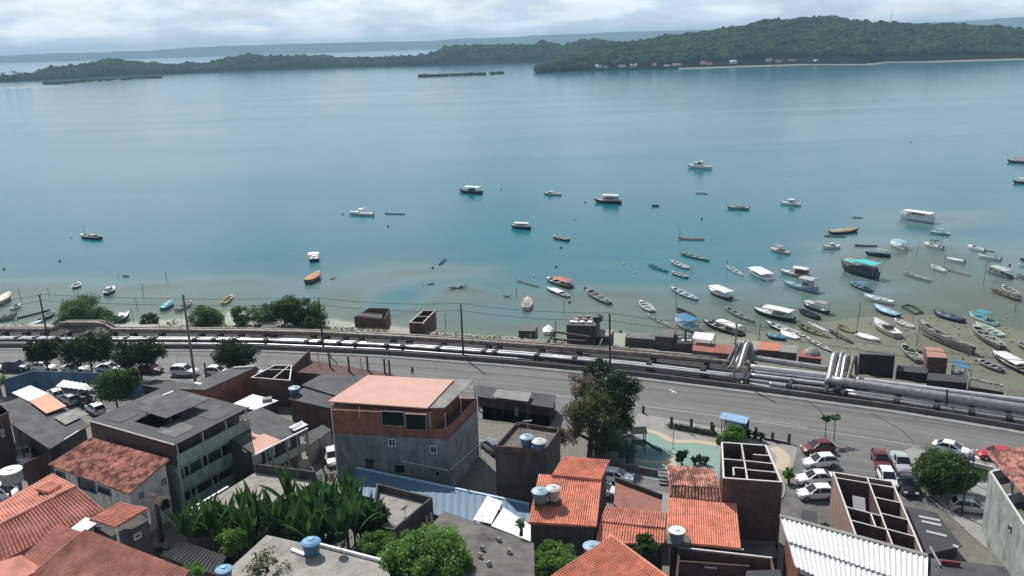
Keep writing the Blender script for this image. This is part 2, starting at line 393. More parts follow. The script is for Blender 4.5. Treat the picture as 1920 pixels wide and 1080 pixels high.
# ---- far hazy coast
def ridge(name, crest, shore_d, depth, m, px0, px1, n, seed, amp, tree=0., rows=14, back=.6):
    cols = []
    for px in np.linspace(px0, px1, n):
        ds = interp(px, shore_d) if isinstance(shore_d, list) else shore_d
        dd = interp(px, depth) if isinstance(depth, list) else depth
        top = Pd(px, interp(px, crest), ds + dd); zr = max(top.z - tree, 1.5)
        d0 = Vector((top.x, top.y, 0)).normalized(); col = []
        for k in range(rows + 1):
            t = k / rows * (1 + back)
            prof = math.sin(min(t, 1) * math.pi / 2) ** .8 if t <= 1 else max(0, math.cos((t - 1) / back * math.pi / 2))
            p = d0 * (ds + dd * t)
            z = zr * prof + amp * noise.fractal(Vector((p.x * .006 + seed, p.y * .006, seed)), 1., 2., 4) * min(1, t * 3) * (1 if abs(t - 1) > .15 else .3)
            col.append((p.x, p.y, max(z, -.5) if k else -1.))
        cols.append(col)
    A = np.array(cols); o = sheet(name, A[:, :, 0], A[:, :, 1], A[:, :, 2], m); return o, A
forest_soil = mat('forest soil', (.008, .018, .010), 1., var=.4, scale=.02, spec=0.)
FARC = [(-300, 110), (0, 105), (97, 100), (167, 98.5), (213, 97), (287, 95), (333, 90.5), (413, 87), (497, 83.5), (633, 80), (807, 77), (860, 72), (960, 70), (1000, 66), (1107, 63), (1123, 61), (1207, 59), (1273, 57), (1347, 54), (1500, 50), (1803, 40), (1920, 32), (2200, 22)]
farm = mat('far coast woods', (.03, .055, .04), 1., var=.3, scale=.004, spec=0.)
o, _ = ridge('hills', FARC, 9300, 900, farm, -500, 2400, 260, 3., 14., rows=8)
# ---- the low wooded islands and the big wooded island
MIDC = [(-400, 150), (-100, 146), (0, 143), (67, 137), (90, 129), (133, 123), (173, 117), (207, 109), (233, 113), (283, 118), (317, 121), (353, 118), (397, 117), (430, 107), (463, 101), (500, 105), (547, 103), (587, 103), (633, 107), (700, 107), (763, 104), (810, 102), (827, 90), (847, 85), (923, 83), (977, 83), (1000, 82), (1020, 75), (1037, 80), (1053, 86), (1070, 80), (1100, 73), (1120, 73), (1153, 78), (1250, 80), (1400, 80), (1500, 90)]
def shored(pts): return [(a, math.hypot(*P(a, b_, 0)[:2])) for a, b_ in pts]
MIDS = shored([(-400, 168), (0, 154), (100, 150), (250, 142), (400, 136), (640, 127), (800, 124), (960, 119.5), (1030, 117), (1150, 112), (1400, 106), (1500, 103)])
BIGC = [(1008, 134), (1022, 128), (1033, 119), (1073, 103), (1113, 88), (1173, 78), (1223, 72), (1257, 65), (1297, 62), (1340, 56), (1390, 48), (1430, 38), (1470, 38), (1497, 33), (1547, 32), (1580, 32), (1593, 38), (1633, 43), (1660, 42), (1697, 45), (1780, 42), (1830, 46), (1880, 50), (1920, 57), (2050, 70), (2300, 92)]
BIGS = shored([(1008, 137), (1080, 134.5), (1273, 129.5), (1413, 124.5), (1513, 121.5), (1630, 121.5), (1657, 117.5), (1747, 116.5), (1920, 111.5), (2300, 100)])
BIGD = [(1008, 25), (1040, 120), (1110, 300), (1300, 480), (1550, 560), (1800, 500), (1920, 420), (2300, 380)]
MIDD = [(-400, 120), (0, 150), (400, 200), (800, 200), (850, 330), (1100, 380), (1500, 380)]
_, AM = ridge('island', MIDC, MIDS, MIDD, forest_soil, -450, 1500, 240, 1., 4., tree=9, rows=14)
_, AB = ridge('island', BIGC, BIGS, BIGD, forest_soil, 1008, 2300, 240, 5., 9., tree=8, rows=20)
# forest canopy: thousands of uneven crowns sitting on the island terrain
ico = bmesh.new(); bmesh.ops.create_icosphere(ico, subdivisions=2, radius=1.); IV = np.array([v.co[:] for v in ico.verts]); IF = np.array([[v.index for v in f.verts] for f in ico.faces]); ico.free()
ico = bmesh.new(); bmesh.ops.create_icosphere(ico, subdivisions=1, radius=1.); JV = np.array([v.co[:] for v in ico.verts]); JF = np.array([[v.index for v in f.verts] for f in ico.faces]); ico.free()
def crowns(name, pts, rad, m, label, base=(JV, JF), squash=.8, kind='stuff'):
    BV, BF = base; n = len(pts); k = len(BV)
    r = rad[:, None, None] * (1 + rng.normal(0, .2, (n, k, 1)))
    V = BV[None] * r; V[:, :, 2] *= squash; V = V + pts[:, None, :]
    F = BF[None] + (np.arange(n) * k)[:, None, None]
    o = meshfast(name, V.reshape(-1, 3), F.reshape(-1, 3), m, smooth=False)
    o['kind'] = kind; o['label'] = label; o['category'] = 'forest'; return o
def scatter_on(A, n, r0, r1, bias=1.):
    nx, ny = A.shape[:2]; u = rng.random(n) * (nx - 1.01); v = (rng.random(n) ** bias) * (ny - 1) * .72
    i = u.astype(int); j = v.astype(int); fu = (u - i)[:, None]; fv = (v - j)[:, None]
    p = (A[i, j] * (1 - fu) + A[i + 1, j] * fu) * (1 - fv) + (A[i, j + 1] * (1 - fu) + A[i + 1, j + 1] * fu) * fv
    r = rng.uniform(r0, r1, n) * (1 + (rng.random(n) > .93) * .5); p[:, 2] = np.maximum(p[:, 2], 0) + r * .45
    return p, r
fm = leafmat('far forest', (.005, .02, .010), (.046, .092, .034), 0.)
for n_ in fm.node_tree.nodes:
    if n_.type == 'TEX_NOISE': n_.inputs['Scale'].default_value = .022; n_.inputs['Detail'].default_value = 6
fm.node_tree.nodes['Principled BSDF'].inputs['Specular IOR Level'].default_value = 0.; fm.node_tree.nodes['Principled BSDF'].inputs['Roughness'].default_value = 1.
AMs = AM[:, 1:, :]; ABs = AB[:, 1:, :]
p, r = scatter_on(ABs, 26000, 2.6, 6.); crowns('forest', p, r, fm, 'dense dark green woods covering the big island on the right', (IV, IF))
p, r = scatter_on(AMs, 14000, 3.2, 8., 1.); crowns('forest', p, r, fm, 'bluish dark woods along the low island chain on the left')
# sandy beach of the big island
bs = MB(); rows = []
for px in np.linspace(1270, 2100, 120):
    d = interp(px, BIGS); q = Pd(px, 200, d); q.z = 0; e = q.normalized()
    wd = 9 + 8 * noise.noise(Vector((px * .02, 0, 0)))
    rows.append([e * (d - wd) + Vector((0, 0, -.2)), e * (d - wd * .3) + Vector((0, 0, .7)), e * (d + 14) + Vector((0, 0, 1.6))])
bs.grid(rows); struct('beach', bs, mat('pale beach sand', (.21, .20, .175), .9, var=.12, scale=.03), True)
def islet(rowp, h, wid, rad, nm, lab, sandrow=None):
    A = []
    for a, b_ in rowp:
        q = P(a, b_, 0); e = Vector((q.x, q.y, 0)).normalized(); A.append([q - e * wid, q - e * wid * .4 + Vector((0, 0, h)), q + e * wid * .5 + Vector((0, 0, h)), q + e * wid + Vector((0, 0, -.3))])
    A[0] = [A[0][1] * 1.] * 4; A[-1] = [A[-1][1] * 1.] * 4
    mb = MB(); mb.grid(A); struct('sandbar', mb, mat('islet mud', (.12, .12, .085), .9, var=.3, scale=.02), True)
    pts = []
    for k in range(nm):
        t = rng.random() * (len(rowp) - 1); i = int(t); f_ = t - i
        q = P(rowp[i][0] * (1 - f_) + rowp[i + 1][0] * f_, rowp[i][1] * (1 - f_) + rowp[i + 1][1] * f_, 0)
        q += Vector((rng.normal(0, 3), rng.normal(0, wid * .4), 1.5)); pts.append(q[:])
    crowns('scrub', np.array(pts), rng.uniform(rad * .5, rad, nm), fm, lab)['category'] = 'scrub'
islet([(88, 157), (115, 157), (160, 153), (230, 150), (270, 147), (300, 146)], 1., 14, 4.5, 420, 'low dark mangrove scrub on the sandbar off the left island')
islet([(788, 144), (830, 143), (870, 141.5), (905, 140)], .8, 12, 3.6, 200, 'dark mangrove scrub on the small middle islet')
islet([(921, 139), (931, 138.5), (942, 138)], .8, 7, 3.2, 26, 'tiny clump of mangrove scrub at the right end of the islet')
for rowp in ([(10, 165), (60, 164), (120, 161)], [(45, 160), (62, 159.5), (80, 159)]):
    mb = MB(); A = []
    for a, b_ in rowp:
        q = P(a, b_, 0); e = Vector((q.x, q.y, 0)).normalized(); A.append([q - e * 9 + Vector((0, 0, -.1)), q + Vector((0, 0, .5)), q + e * 12 + Vector((0, 0, -.1))])
    mb.grid(A); struct('sandbar', mb, mat('sandbar sand', (.42, .38, .32), .9, var=.1, scale=.05), True)
# ================================================================ ROAD, BARRIER, PIPES, POLES
def bline(off, xs):                       # a line parallel to the barrier; off > 0 towards the town
    out = []
    for x in xs:
        dx = .5; t = Vector((2 * dx, float(yb(x + dx) - yb(x - dx)), 0)).normalized(); n = Vector((t.y, -t.x, 0))
        out.append(Vector((x, float(yb(x)), 0)) + n * off)
    return out
def smooth_curve(pts, k=2):
    for _ in range(k):
        q = [pts[0]]
        for a, b_ in zip(pts, pts[1:]): q += [a * .75 + b_ * .25, a * .25 + b_ * .75]
        pts = q + [pts[-1]]
    return pts
XS = list(np.arange(-150, 92, 4.))
asphalt = mat('asphalt', (.158, .158, .156), .85, var=.10, scale=.5, bump=.15, bscale=25)
def streaky(m_):                          # tyre-polished and oily bands that follow the lanes (u along, v across, in metres)
    q = m_.node_tree; tcn = q.nodes.new('ShaderNodeTexCoord'); mpn = q.nodes.new('ShaderNodeMapping'); mpn.inputs['Scale'].default_value = (.025, .75, 1); q.links.new(tcn.outputs['UV'], mpn.inputs[0])
    nn_ = q.nodes.new('ShaderNodeTexNoise'); nn_.inputs['Scale'].default_value = 1.; nn_.inputs['Detail'].default_value = 7; nn_.inputs['Roughness'].default_value = .6; q.links.new(mpn.outputs[0], nn_.inputs['Vector'])
    rr_ = q.nodes.new('ShaderNodeValToRGB'); rr_.color_ramp.elements[0].position = .36; rr_.color_ramp.elements[0].color = (.70, .70, .72, 1); rr_.color_ramp.elements[1].position = .64; rr_.color_ramp.elements[1].color = (1.12, 1.11, 1.08, 1); q.links.new(nn_.outputs[0], rr_.inputs[0])
    bs_ = q.nodes['Principled BSDF']; src_ = bs_.inputs['Base Color'].links[0].from_socket; mm_ = q.nodes.new('ShaderNodeMix'); mm_.data_type = 'RGBA'; mm_.blend_type = 'MULTIPLY'; mm_.inputs[0].default_value = 1.
    q.links.new(src_, mm_.inputs[6]); q.links.new(rr_.outputs[0], mm_.inputs[7]); q.links.new(mm_.outputs[2], bs_.inputs['Base Color'])
streaky(asphalt)
worn = mat('street asphalt', (.15, .15, .145), .88, var=.2, scale=.5, bump=.15, bscale=20, kind='stain')
conc = mat('concrete', (.26, .255, .24), .85, var=.2, scale=.8, bump=.1)
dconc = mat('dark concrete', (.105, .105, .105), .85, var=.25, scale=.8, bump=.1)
paint = mat('road paint', (.42, .42, .41), .8, var=.25, scale=2.)
A = smooth_curve(bline(1.3, XS), 1); B_ = smooth_curve(bline(20.5, XS), 1)
mb = MB(); mb.grid([[p + Vector((0, 0, 3.02)) for p in A], [p + Vector((0, 0, 3.02)) for p in B_]], uv=[[(p.x, 0) for p in A], [(p.x, 19) for p in A]]); struct('road', mb, asphalt)
mb = MB(); mb.grid([[p + Vector((0, 0, 3.0)) for p in bline(-8.6, XS)], [p + Vector((0, 0, 3.0)) for p in bline(-.1, XS)]]); struct('ground_strip', mb, mat('painted shade ground', (.035, .035, .033), .95, var=.4, scale=.8, bump=.3))  # earth under the pipes, their shade painted in as a near-black colour
mb = MB(); mb.grid([[p + Vector((0, 0, 3.0)) for p in smooth_curve(bline(.2, XS), 1)], [p + Vector((0, 0, 3.14)) for p in smooth_curve(bline(.25, XS), 1)], [p + Vector((0, 0, 3.14)) for p in smooth_curve(bline(1.2, XS), 1)], [p + Vector((0, 0, 3.0)) for p in smooth_curve(bline(1.3, XS), 1)]]); struct('pavement', mb, conc)
def ribbon(pts, wd, z, m, name='lane_marking', dash=None):
    mb = MB(); pts = [Vector((p[0], p[1], 0)) for p in pts]; acc = 0
    for i, (a, b_) in enumerate(zip(pts, pts[1:])):
        if dash and (i % dash[1]) >= dash[0]: continue
        t = (b_ - a).normalized(); n = Vector((t.y, -t.x, 0)) * wd / 2; zz = Vector((0, 0, z))
        mb.face([a - n + zz, a + n + zz, b_ + n + zz, b_ - n + zz])
    return struct(name, mb, m)
ribbon(bline(10.2, XS), .13, 3.026, paint)
ribbon([P(x, y) for x, y in [(0, 703.5), (40, 703)]], .16, 3.026, paint)
ribbon([P(x, y) for x, y in [(285, 711), (330, 712), (375, 712)]], .2, 3.026, paint)
ribbon([P(x, y) for x, y in [(1425, 788), (1470, 793), (1512, 801)]], .1, 3.026, paint)
for pl in ([(1640, 745), (1660, 765), (1672, 772)], ):
    pass
# low dark concrete barrier along the pipes
br = thing('barrier_wall', 'long low dark concrete barrier between the road and the pipes', 'barrier', tuple(bline(0, [0.])[0] + Vector((0, 0, 3))), world=True)
mb = MB(); A0 = smooth_curve(bline(.14, XS), 1); A1 = smooth_curve(bline(-.14, XS), 1)
mb.grid([[p + Vector((0, 0, 2.9)) for p in A0], [p + Vector((0, 0, 3.78)) for p in A0], [p + Vector((0, 0, 3.78)) for p in A1], [p + Vector((0, 0, 2.2)) for p in A1]]); mb.build('wall', dconc, br)
for p in bline(.2, list(np.arange(-95, 75, 9.3))):
    mb = MB(); mb.box(p + Vector((0, 0, 3.42)), (.14, .16, .84)); mb.build('buttress', dconc, br)
# tar seams and the cracks that cross the road
seam = mat('tar seam', (.025, .025, .027), .7)
ribbon(bline(1.55, XS), .12, 3.03, seam, 'tar_seam')
def crack(ps, wd=.22): ribbon([P(x, y) for x, y in ps], wd, 3.032, seam, 'road_crack')
crack([(500, 659), (504, 668), (502, 674), (497, 684)], .1)
crack([(804, 667), (812, 680), (818, 684), (817, 692), (815, 698)], .1)
crack([(1505, 749), (1532, 764), (1541, 774), (1545, 786)], .14)
crack([(1634, 775), (1660, 790), (1690, 806), (1712, 828)], .13)

# ---- pipes -------------------------------------------------------
rust = mat('rusty pipe', (.10, .068, .058), .55, metal=.25, var=.3, scale=1.4, bump=.2, bscale=6, col2=(.27, .23, .21))
silver = mat('silver pipe', (.50, .52, .55), .38, metal=.85, var=.25, scale=.8)
white_p = mat('white pipe', (.56, .57, .58), .45, metal=.35, var=.18, scale=.7)
greyp = mat('weathered grey pipe', (.32, .32, .33), .45, metal=.4, var=.3, scale=1.8)
darkst = mat('dark steel', (.03, .032, .036), .6, metal=.3, var=.3)
def pline(pts, z, n=40):
    xs = np.linspace(pts[0][0], pts[-1][0], n); zs = z if isinstance(z, list) else [(pts[0][0], z), (pts[-1][0], z)]
    return [P(x, interp(x, pts), interp(x, zs)) for x in xs]
def pipe(pts, r, m, label, flange=None, n=10, group='pipes running beside the road'):
    mid = pts[len(pts) // 2]
    t = thing('pipeline', label, 'pipe', (mid.x, mid.y, 3), world=True, group=group)
    mb = MB(); mb.tube(pts, r, n); mb.build('pipe', m, t, smooth=True)
    if flange:
        for i in range(2, len(pts) - 1, flange):
            d = (pts[i + 1] - pts[i]).normalized() * .07
            mb = MB(); mb.tube([pts[i] - d, pts[i] + d], r * 1.12, n); mb.build('joint_ring', m, t)
    return t
MAINP = [(-200, 619), (0, 618.5), (250, 619.5), (480, 622), (600, 625), (720, 631), (868, 639.5), (960, 646), (1100, 656), (1200, 664), (1300, 673), (1375, 681)]
cl = pline(MAINP, 4.6, 120)
out = []
for p in cl:                              # the raised hump at the left
    px = pix(*p)[0]; h = max(0, min(1, (px - 98) / 22, (212 - px) / 22)); h = h * h * (3 - 2 * h)
    out.append(p + Vector((0, .0, h * 1.25)))
mt = pipe(out, .43, rust, 'thick rusty brown pipe with a raised hump at its left end', 5, 12)
for k, (off, zo, r, m_, lb, x0, x1) in enumerate([
        (-1.1, 1.25, .22, rust, 'thin rusty pipe riding behind the thick rusty pipe', -120, 26),
        (-2.6, .72, .25, silver, 'silver pipe second nearest the barrier', -120, 33.5),
        (-1.5, .42, .12, silver, 'thin silver pipe nearest the barrier at the left', -120, 4),
        (-3.5, .70, .22, white_p, 'narrow white pipe close under the thick rusty pipe', -120, 33)]):
    if k == 0: pts = [p + Vector((.3, 1.0, .12)) for p in out[:118]]
    else: pts = [p + Vector((0, 0, 3. + zo)) for p in bline(off, list(np.arange(x0, x1, 2.5)))]
    pipe(pts, r, m_, lb, 6 if k else None)
# the tall bends where the thick pipe steps back
def bend(base, top, r, m_, lb, lean, g):
    b0 = P(*base, 4.4); tp = P(*top, 6.6); a = Vector((0, 1.6, 0))
    pts = [b0 + Vector((-.5, -.6, -.1)), b0, b0.lerp(tp, .25), b0.lerp(tp, .8), tp, tp + Vector((.5, .55, .1)), tp + Vector((.9, 1.2, -.35)), tp + Vector((1.2, 1.7, -1.4)), tp + Vector((1.6, 2.1, -3.4))]
    pipe(smooth_curve(pts, 2), r, m_, lb, None, 12, g)
for bs_, tp_, r, m_, lb in [((1362, 682), (1380, 648), .23, rust, 'rusty pipe bend, leftmost of the first group of tall bends'), ((1371, 686), (1386, 647), .24, rust, 'second rusty pipe bend of the first group'),
                            ((1379, 686), (1393, 644), .3, greyp, 'grey pipe bend, third of the first group'), ((1387, 689), (1400, 647), .4, greyp, 'fat grey pipe bend at the right end of the first group')]:
    bend(bs_, tp_, r, m_, lb, 0, 'tall pipe bends left group')
for bs_, tp_, r, m_, lb in [((1555, 712), (1564, 668), .5, greyp, 'fattest grey pipe bend at the left of the second group'), ((1567, 714), (1577, 666), .33, greyp, 'middle grey pipe bend of the second group'),
                            ((1577, 716), (1585, 670), .3, silver, 'slim silver pipe bend, third of the second group'), ((1588, 718), (1600, 672), .26, rust, 'thin brown pipe bend at the right end of the second group')]:
    bend(bs_, tp_, r, m_, lb, 0, 'tall pipe bends right group')
def prow(p0, p1, z, r, m_, lb, fl=5):
    a, b_ = P(*p0, z), P(*p1, z)
    pipe([a.lerp(b_, t) for t in np.linspace(0, 1, 20)], r, m_, lb, fl)
prow((1412, 671), (1556, 692), 4.7, .44, greyp, 'weathered grey pipe between the two groups of tall bends')
prow((1408, 688), (1556, 706), 4.2, .42, white_p, 'broad white pipe just in front of the weathered grey pipe')
prow((1408, 696), (1556, 713), 3.9, .20, silver, 'slim silver pipe, third from the back between the bends')
prow((1408, 703), (1558, 721), 3.8, .28, white_p, 'white pipe, fourth from the back between the bends')
prow((1400, 712), (1562, 733), 3.6, .26, greyp, 'dull grey pipe in the middle of the bundle between the bends')
prow((1443, 720), (1488, 726), 3.7, .3, silver, 'short thick silver pipe length lying near the barrier', None)
prow((1390, 717), (1560, 745), 3.3, .2, white_p, 'low white pipe nearest the barrier between the bends')
prow((1486, 727), (1568, 739), 3.7, .16, darkst, 'thin dark pipe beside the short silver pipe')
prow((1560, 713), (1990, 777), 4.7, .66, greyp, 'thickest brown and silver pipe at the right edge of the photo')
prow((1602, 711), (1990, 761), 4.0, .42, white_p, 'bright white pipe behind the thickest pipe at the right')
prow((1585, 732), (1990, 792), 3.9, .24, silver, 'slim silver pipe in front of the thickest pipe at the right')
prow((1590, 739), (1990, 800), 3.7, .28, greyp, 'grey pipe below the slim silver pipe at the right')
prow((1640, 754), (1990, 806), 3.4, .2, darkst, 'dark pipe lowest of the bundle at the right')
prow((1030, 668), (1375, 707), 3.6, .2, silver, 'silver pipe just behind the barrier between the tree and the first bends')
# supports
k = 0
sup0 = thing('pipe_support', 'dark steel frame holding up the pipes', 'pipe support', (0, 0, 3), group='steel frames under the pipes')
for lx, ly in ((-.25, -2.6), (.25, -2.6), (-.25, .7), (.25, .7)):
    mb = MB(); mb.box((lx, ly, .35), (.3, .3, 1.6)); mb.build('leg', darkst, sup0)
mb = MB(); mb.box((0, -1., .95), (.5, 4., .22)); mb.build('crossbeam', darkst, sup0)
cand = [(-100, 0)] + [p for p in []]
pxs = [5, 45, 79, 122, 160, 210, 247, 300, 375, 410, 450, 510, 585, 610, 645, 675, 735, 765, 830, 915, 935, 1015, 1085, 1225, 1325]
for i, px in enumerate(pxs):
    q = P(px, interp(px, MAINP), 4.6); o = sup0 if i == 0 else copy_tree(sup0)
    o.location = (q.x, q.y + .3, 3); o.rotation_euler.z = math.atan2(float(yb(q.x + 1) - yb(q.x - 1)), 2)
for px, py in [(1410, 700), (1490, 711), (1556, 722), (1590, 725), (1690, 740), (1765, 750), (1830, 760), (1900, 770)]:
    q = P(px, py, 4.3); o = copy_tree(sup0); o.location = (q.x, q.y + .9, 3); o.rotation_euler.z = -.5
# black bridge frame over the pipes in the middle
fr = thing('pipe_gantry', 'brown steel frame rising over the pipes beside the tall dark shed', 'gantry', tuple(P(1060, 655, 3)), world=True)
a, b_, c = P(1025, 647, 3.9), P(1040, 622, 6), P(1105, 632, 6)
rs = mat('rusty steel', (.055, .035, .03), .7, var=.3)
for nm, u, v in [('brace', a, b_), ('beam', b_, c), ('brace', c, P(1090, 651, 4)), ('beam', P(1036, 636, 4.8), P(1098, 640, 4.8)), ('post', P(1040, 640, 2.5), b_)]:
    mb = MB(); mb.beam(u, v, .28, .28); mb.build(nm, rs, fr)
# steel channel behind the rusty pipe (right of the sheds)
for p0, p1, lb in [((1140, 650), (1360, 676), 'long rusty steel channel lying behind the rusty pipe')]:
    mb = MB(); mb.beam(P(*p0, 4.4), P(*p1, 4.4), .5, .25); tag(mb.build('steel_beam', rs), lb, 'beam')

# ---- utility poles and cables ------------------------------------
polem = mat('pole timber', (.045, .042, .04), .85, var=.3, scale=3); polec = mat('pole concrete', (.17, .165, .16), .85, var=.15)
PT = []
def pole(base, top, zb, zt, lb, m_=polem, r=.15, arm=True, name='utility_pole', cat='utility pole', g='utility poles along the shore side of the road'):
    a = P(*base, zb); bq = P(*base, zb)
    b_ = P(*top, zt)
    if (Vector((b_.x, b_.y)) - Vector((a.x, a.y))).length > 1.2: b_ = Vector((a.x, a.y, zt))
    t = thing(name, lb, cat, tuple(a), world=True, group=g)
    mb = MB(); mb.tube([a - Vector((0, 0, .5)), a.lerp(b_, .5), b_], [r * 1.15, r, r * .8], 8); mb.build('pole', m_, t)
    if arm:
        mb = MB(); mb.beam(b_ + Vector((-.1, .5, -.25)), b_ + Vector((.1, -.5, -.25)), .1, .12); mb.build('crossarm', m_, t)
        for s in (-.4, .4):
            mb = MB(); mb.tube([b_ + Vector((0, s, -.18)), b_ + Vector((0, s, .05))], .05, 6); mb.build('insulator', polec, t)
    return b_
T1 = pole((90, 637), (74, 553), 3, 11.2, 'dark pole furthest left, rising beside the pipe hump')
T2 = pole((607, 655), (597, 560), 3, 11.9, 'dark pole between the bushes and the brown shed')
T3 = pole((869, 672), (864, 570), 3, 12.2, 'dark pole on the barrier right of the roofless hut')
T4 = pole((1144, 697), (1143, 588), 3, 12.4, 'dark pole rising behind the big tree')
T5 = pole((1376, 716), (1381, 606), 3, 12.2, 'grey pole in front of the first pipe bends', greyp)
T6 = pole((1774, 771), (1776, 731), 3, 6.3, 'short dark post beside the thickest pipe', arm=False, name='post', cat='post', g=None)
T7 = pole((366, 714), (343, 553), 3, 16.6, 'tall leaning grey pole among the parked cars', polec, .2)
pole((389, 722), (383, 680), 3, 6.6, 'short dark post right of the tall leaning pole', arm=False, name='post', cat='post', g=None)
pole((606, 880), (599, 825), 3.2, 6.9, 'thin dark pole in the alley left of the brick building', arm=False, r=.1, g=None)
cab = mat('cable', (.02, .02, .02), .6)
def cable(a, b_, sag, lb, r=.035, g='overhead cables between the poles'):
    a, b_ = Vector(a), Vector(b_); pts = []
    for t in np.linspace(0, 1, 14): pts.append(a.lerp(b_, t) - Vector((0, 0, sag * 4 * t * (1 - t))))
    mb = MB(); mb.tube(pts, r, 4, False); o = mb.build('cable', cab, org=a); tag(o, lb, 'cable', g)
TL = P(-60, 565, 11.2); TR = Vector((66, 99, 11.5))
seq = [(TL, T1, 'from the left edge to the furthest left pole'), (T1, T2, 'from the furthest left pole to the pole by the bushes'), (T2, T3, 'passing over the brown shed and the roofless hut'), (T3, T4, 'running in front of the tall dark shed'), (T4, T5, 'crossing between the pole behind the tree and the grey pole'), (T5, TR, 'from the grey pole to the right edge over the boats')]
for a, b_, lb in seq:
    cable(a + Vector((0, .4, 0)), b_ + Vector((0, .4, 0)), .5, 'upper thin black cable ' + lb)
    cable(a + Vector((0, 0, -1.05)), b_ + Vector((0, 0, -1.05)), .5, 'lower thin black cable ' + lb)
# ================================================================ BUILDINGS
tile_m = mat('clay tile', (.74, .30, .20), .85, var=.18, scale=1.2, kind='tile')
tile_f = mat('faded clay tile', (.62, .27, .20), .88, var=.2, scale=.9, kind='tile')
tile_p = mat('pink clay tile', (.60, .29, .22), .88, var=.2, scale=.6, kind='tile')
tile_o = mat('old clay tile', (.66, .33, .26), .9, var=.25, scale=.9, kind='oldtile')
pinkr = mat('pink roof slab', (.57, .345, .285), .85, var=.08, scale=.5)
brick = mat('dark brick', (.135, .075, .062), .9, var=.22, scale=.9, kind='brick')
brickr = mat('red brick', (.31, .13, .085), .9, var=.2, scale=.7, kind='brick')
brickp = mat('rosy brick', (.36, .24, .20), .9, var=.15, scale=.9, kind='brick')
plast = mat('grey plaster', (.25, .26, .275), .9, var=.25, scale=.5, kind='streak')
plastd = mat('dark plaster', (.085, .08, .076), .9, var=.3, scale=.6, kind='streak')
plastw = mat('white plaster', (.64, .62, .58), .9, var=.12, scale=.6, kind='streak')
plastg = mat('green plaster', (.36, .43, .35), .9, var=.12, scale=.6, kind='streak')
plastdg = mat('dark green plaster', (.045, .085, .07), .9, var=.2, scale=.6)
plastb = mat('blue plaster', (.10, .17, .25), .85, var=.2, scale=.4, kind='stain')
plasta = mat('aqua plaster', (.33, .37, .36), .9, var=.2, scale=.5, kind='streak')
fibre = mat('fibre cement', (.085, .088, .092), .85, var=.35, scale=.45, kind='stain')
fibred = mat('dark fibre cement', (.045, .047, .052), .8, var=.3, scale=.35)
fibrel = mat('light fibre cement', (.26, .26, .25), .8, var=.2, scale=.5, kind='stain')
roofc = mat('roof concrete', (.15, .143, .13), .92, var=.3, scale=.4, kind='stain', bump=.2)
roofl = mat('pale roof concrete', (.33, .32, .29), .92, var=.2, scale=.5, kind='stain', bump=.2)
bluer = mat('blue sheet roof', (.13, .20, .275), .6, var=.15, scale=.3, spec=.3)
whiter = mat('white sheet', (.78, .79, .8), .6, var=.06, scale=.6)
bluew = mat('pale blue sheet', (.50, .62, .74), .5, var=.1, scale=.4)
oranger = mat('orange sheet', (.62, .31, .19), .7, var=.1, scale=.6)
translu = mat('pale skylight sheet', (.42, .43, .43), .5, var=.1)
whitecap = mat('white wall cap', (.62, .6, .57), .85, var=.15, scale=1.5)
frame_w = mat('white window frame', (.62, .63, .64), .6, var=.05)
glass_d = mat('dark window glass', (.012, .015, .02), .12, var=.2, spec=.6)
woodd = mat('dark wood', (.06, .04, .03), .7, var=.3)
tank_b = mat('blue tank plastic', (.06, .13, .22), .45, var=.1); tank_l = mat('pale blue tank lid', (.28, .40, .50), .5, var=.12)
tank_g = mat('grey tank concrete', (.34, .33, .31), .8, var=.2); tank_w = mat('white tank lid', (.66, .66, .64), .7, var=.1)

def V3(c): return P(c[0], c[1], c[2])
def lerp2(Q, u, v):                       # Q = a b c d around; u along a->b, v along a->d
    a, b_, c, d = Q; return (a * (1 - u) + b_ * u) * (1 - v) + (d * (1 - u) + c * u) * v
def tile_roof(Q, m, parent, pitch=.24, row=.42, amp=.05, name='roof', th=.1, label=None):
    a, b_, c, d = Q; W = ((b_ - a).length + (c - d).length) / 2; H = ((d - a).length + (c - b_).length) / 2
    nrm = (b_ - a).cross(d - a).normalized()
    if nrm.z < 0: nrm = -nrm
    nc = max(3, int(W / pitch)); nr = max(2, int(H / row)); seg = 4
    rows, uv = [], []
    for j in range(nr):
        for e, v in ((0, j / nr), (1, (j + .999) / nr)):
            r_, u_ = [], []
            for i in range(nc * seg + 1):
                u = i / (nc * seg); ph = (i % seg) / seg
                h = (0., .8, 1., .8)[i % seg] * amp * 2.8 + (.010 if e else 0)
                r_.append(lerp2(Q, u, v) + nrm * (h + .07 * noise.noise(Vector((u * W * .35, v * H * .35, W))) + .012 * noise.noise(Vector((i // seg * 1.7, j * 1.3, 0)))))
                u_.append((i / seg + .5, j + (.05 if not e else .95)))
            rows.append(r_); uv.append(u_)
    mb = MB(); mb.grid(rows, uv=uv)
    B2 = [p - nrm * th for p in Q]; B1 = [p + nrm * .01 for p in Q]
    mb.prism(B2, B1)
    return mb.build(name, m, parent, label=label)
def rib_roof(Q, m, parent, pitch=.35, amp=.04, name='roof', th=.05, label=None, jag=0.):
    a, b_, c, d = Q; W = (b_ - a).length; nrm = (b_ - a).cross(d - a).normalized()
    if nrm.z < 0: nrm = -nrm
    nc = max(3, int(W / pitch)); seg = 6; top, bot, low = [], [], []
    for i in range(nc * seg + 1):
        u = i / (nc * seg); h = math.cos(i / seg * 2 * math.pi) * amp
        top.append(lerp2(Q, u, 0) + nrm * (h + amp)); bot.append(lerp2(Q, u, 1) + nrm * (h + amp))
    mid = [p.lerp(q, .5) for p, q in zip(top, bot)]
    mb = MB(); mb.grid([[p - nrm * th for p in top], top, mid, bot, [p - nrm * th for p in bot], [p - nrm * th for p in top]])
    return mb.build(name, m, parent, label=label)
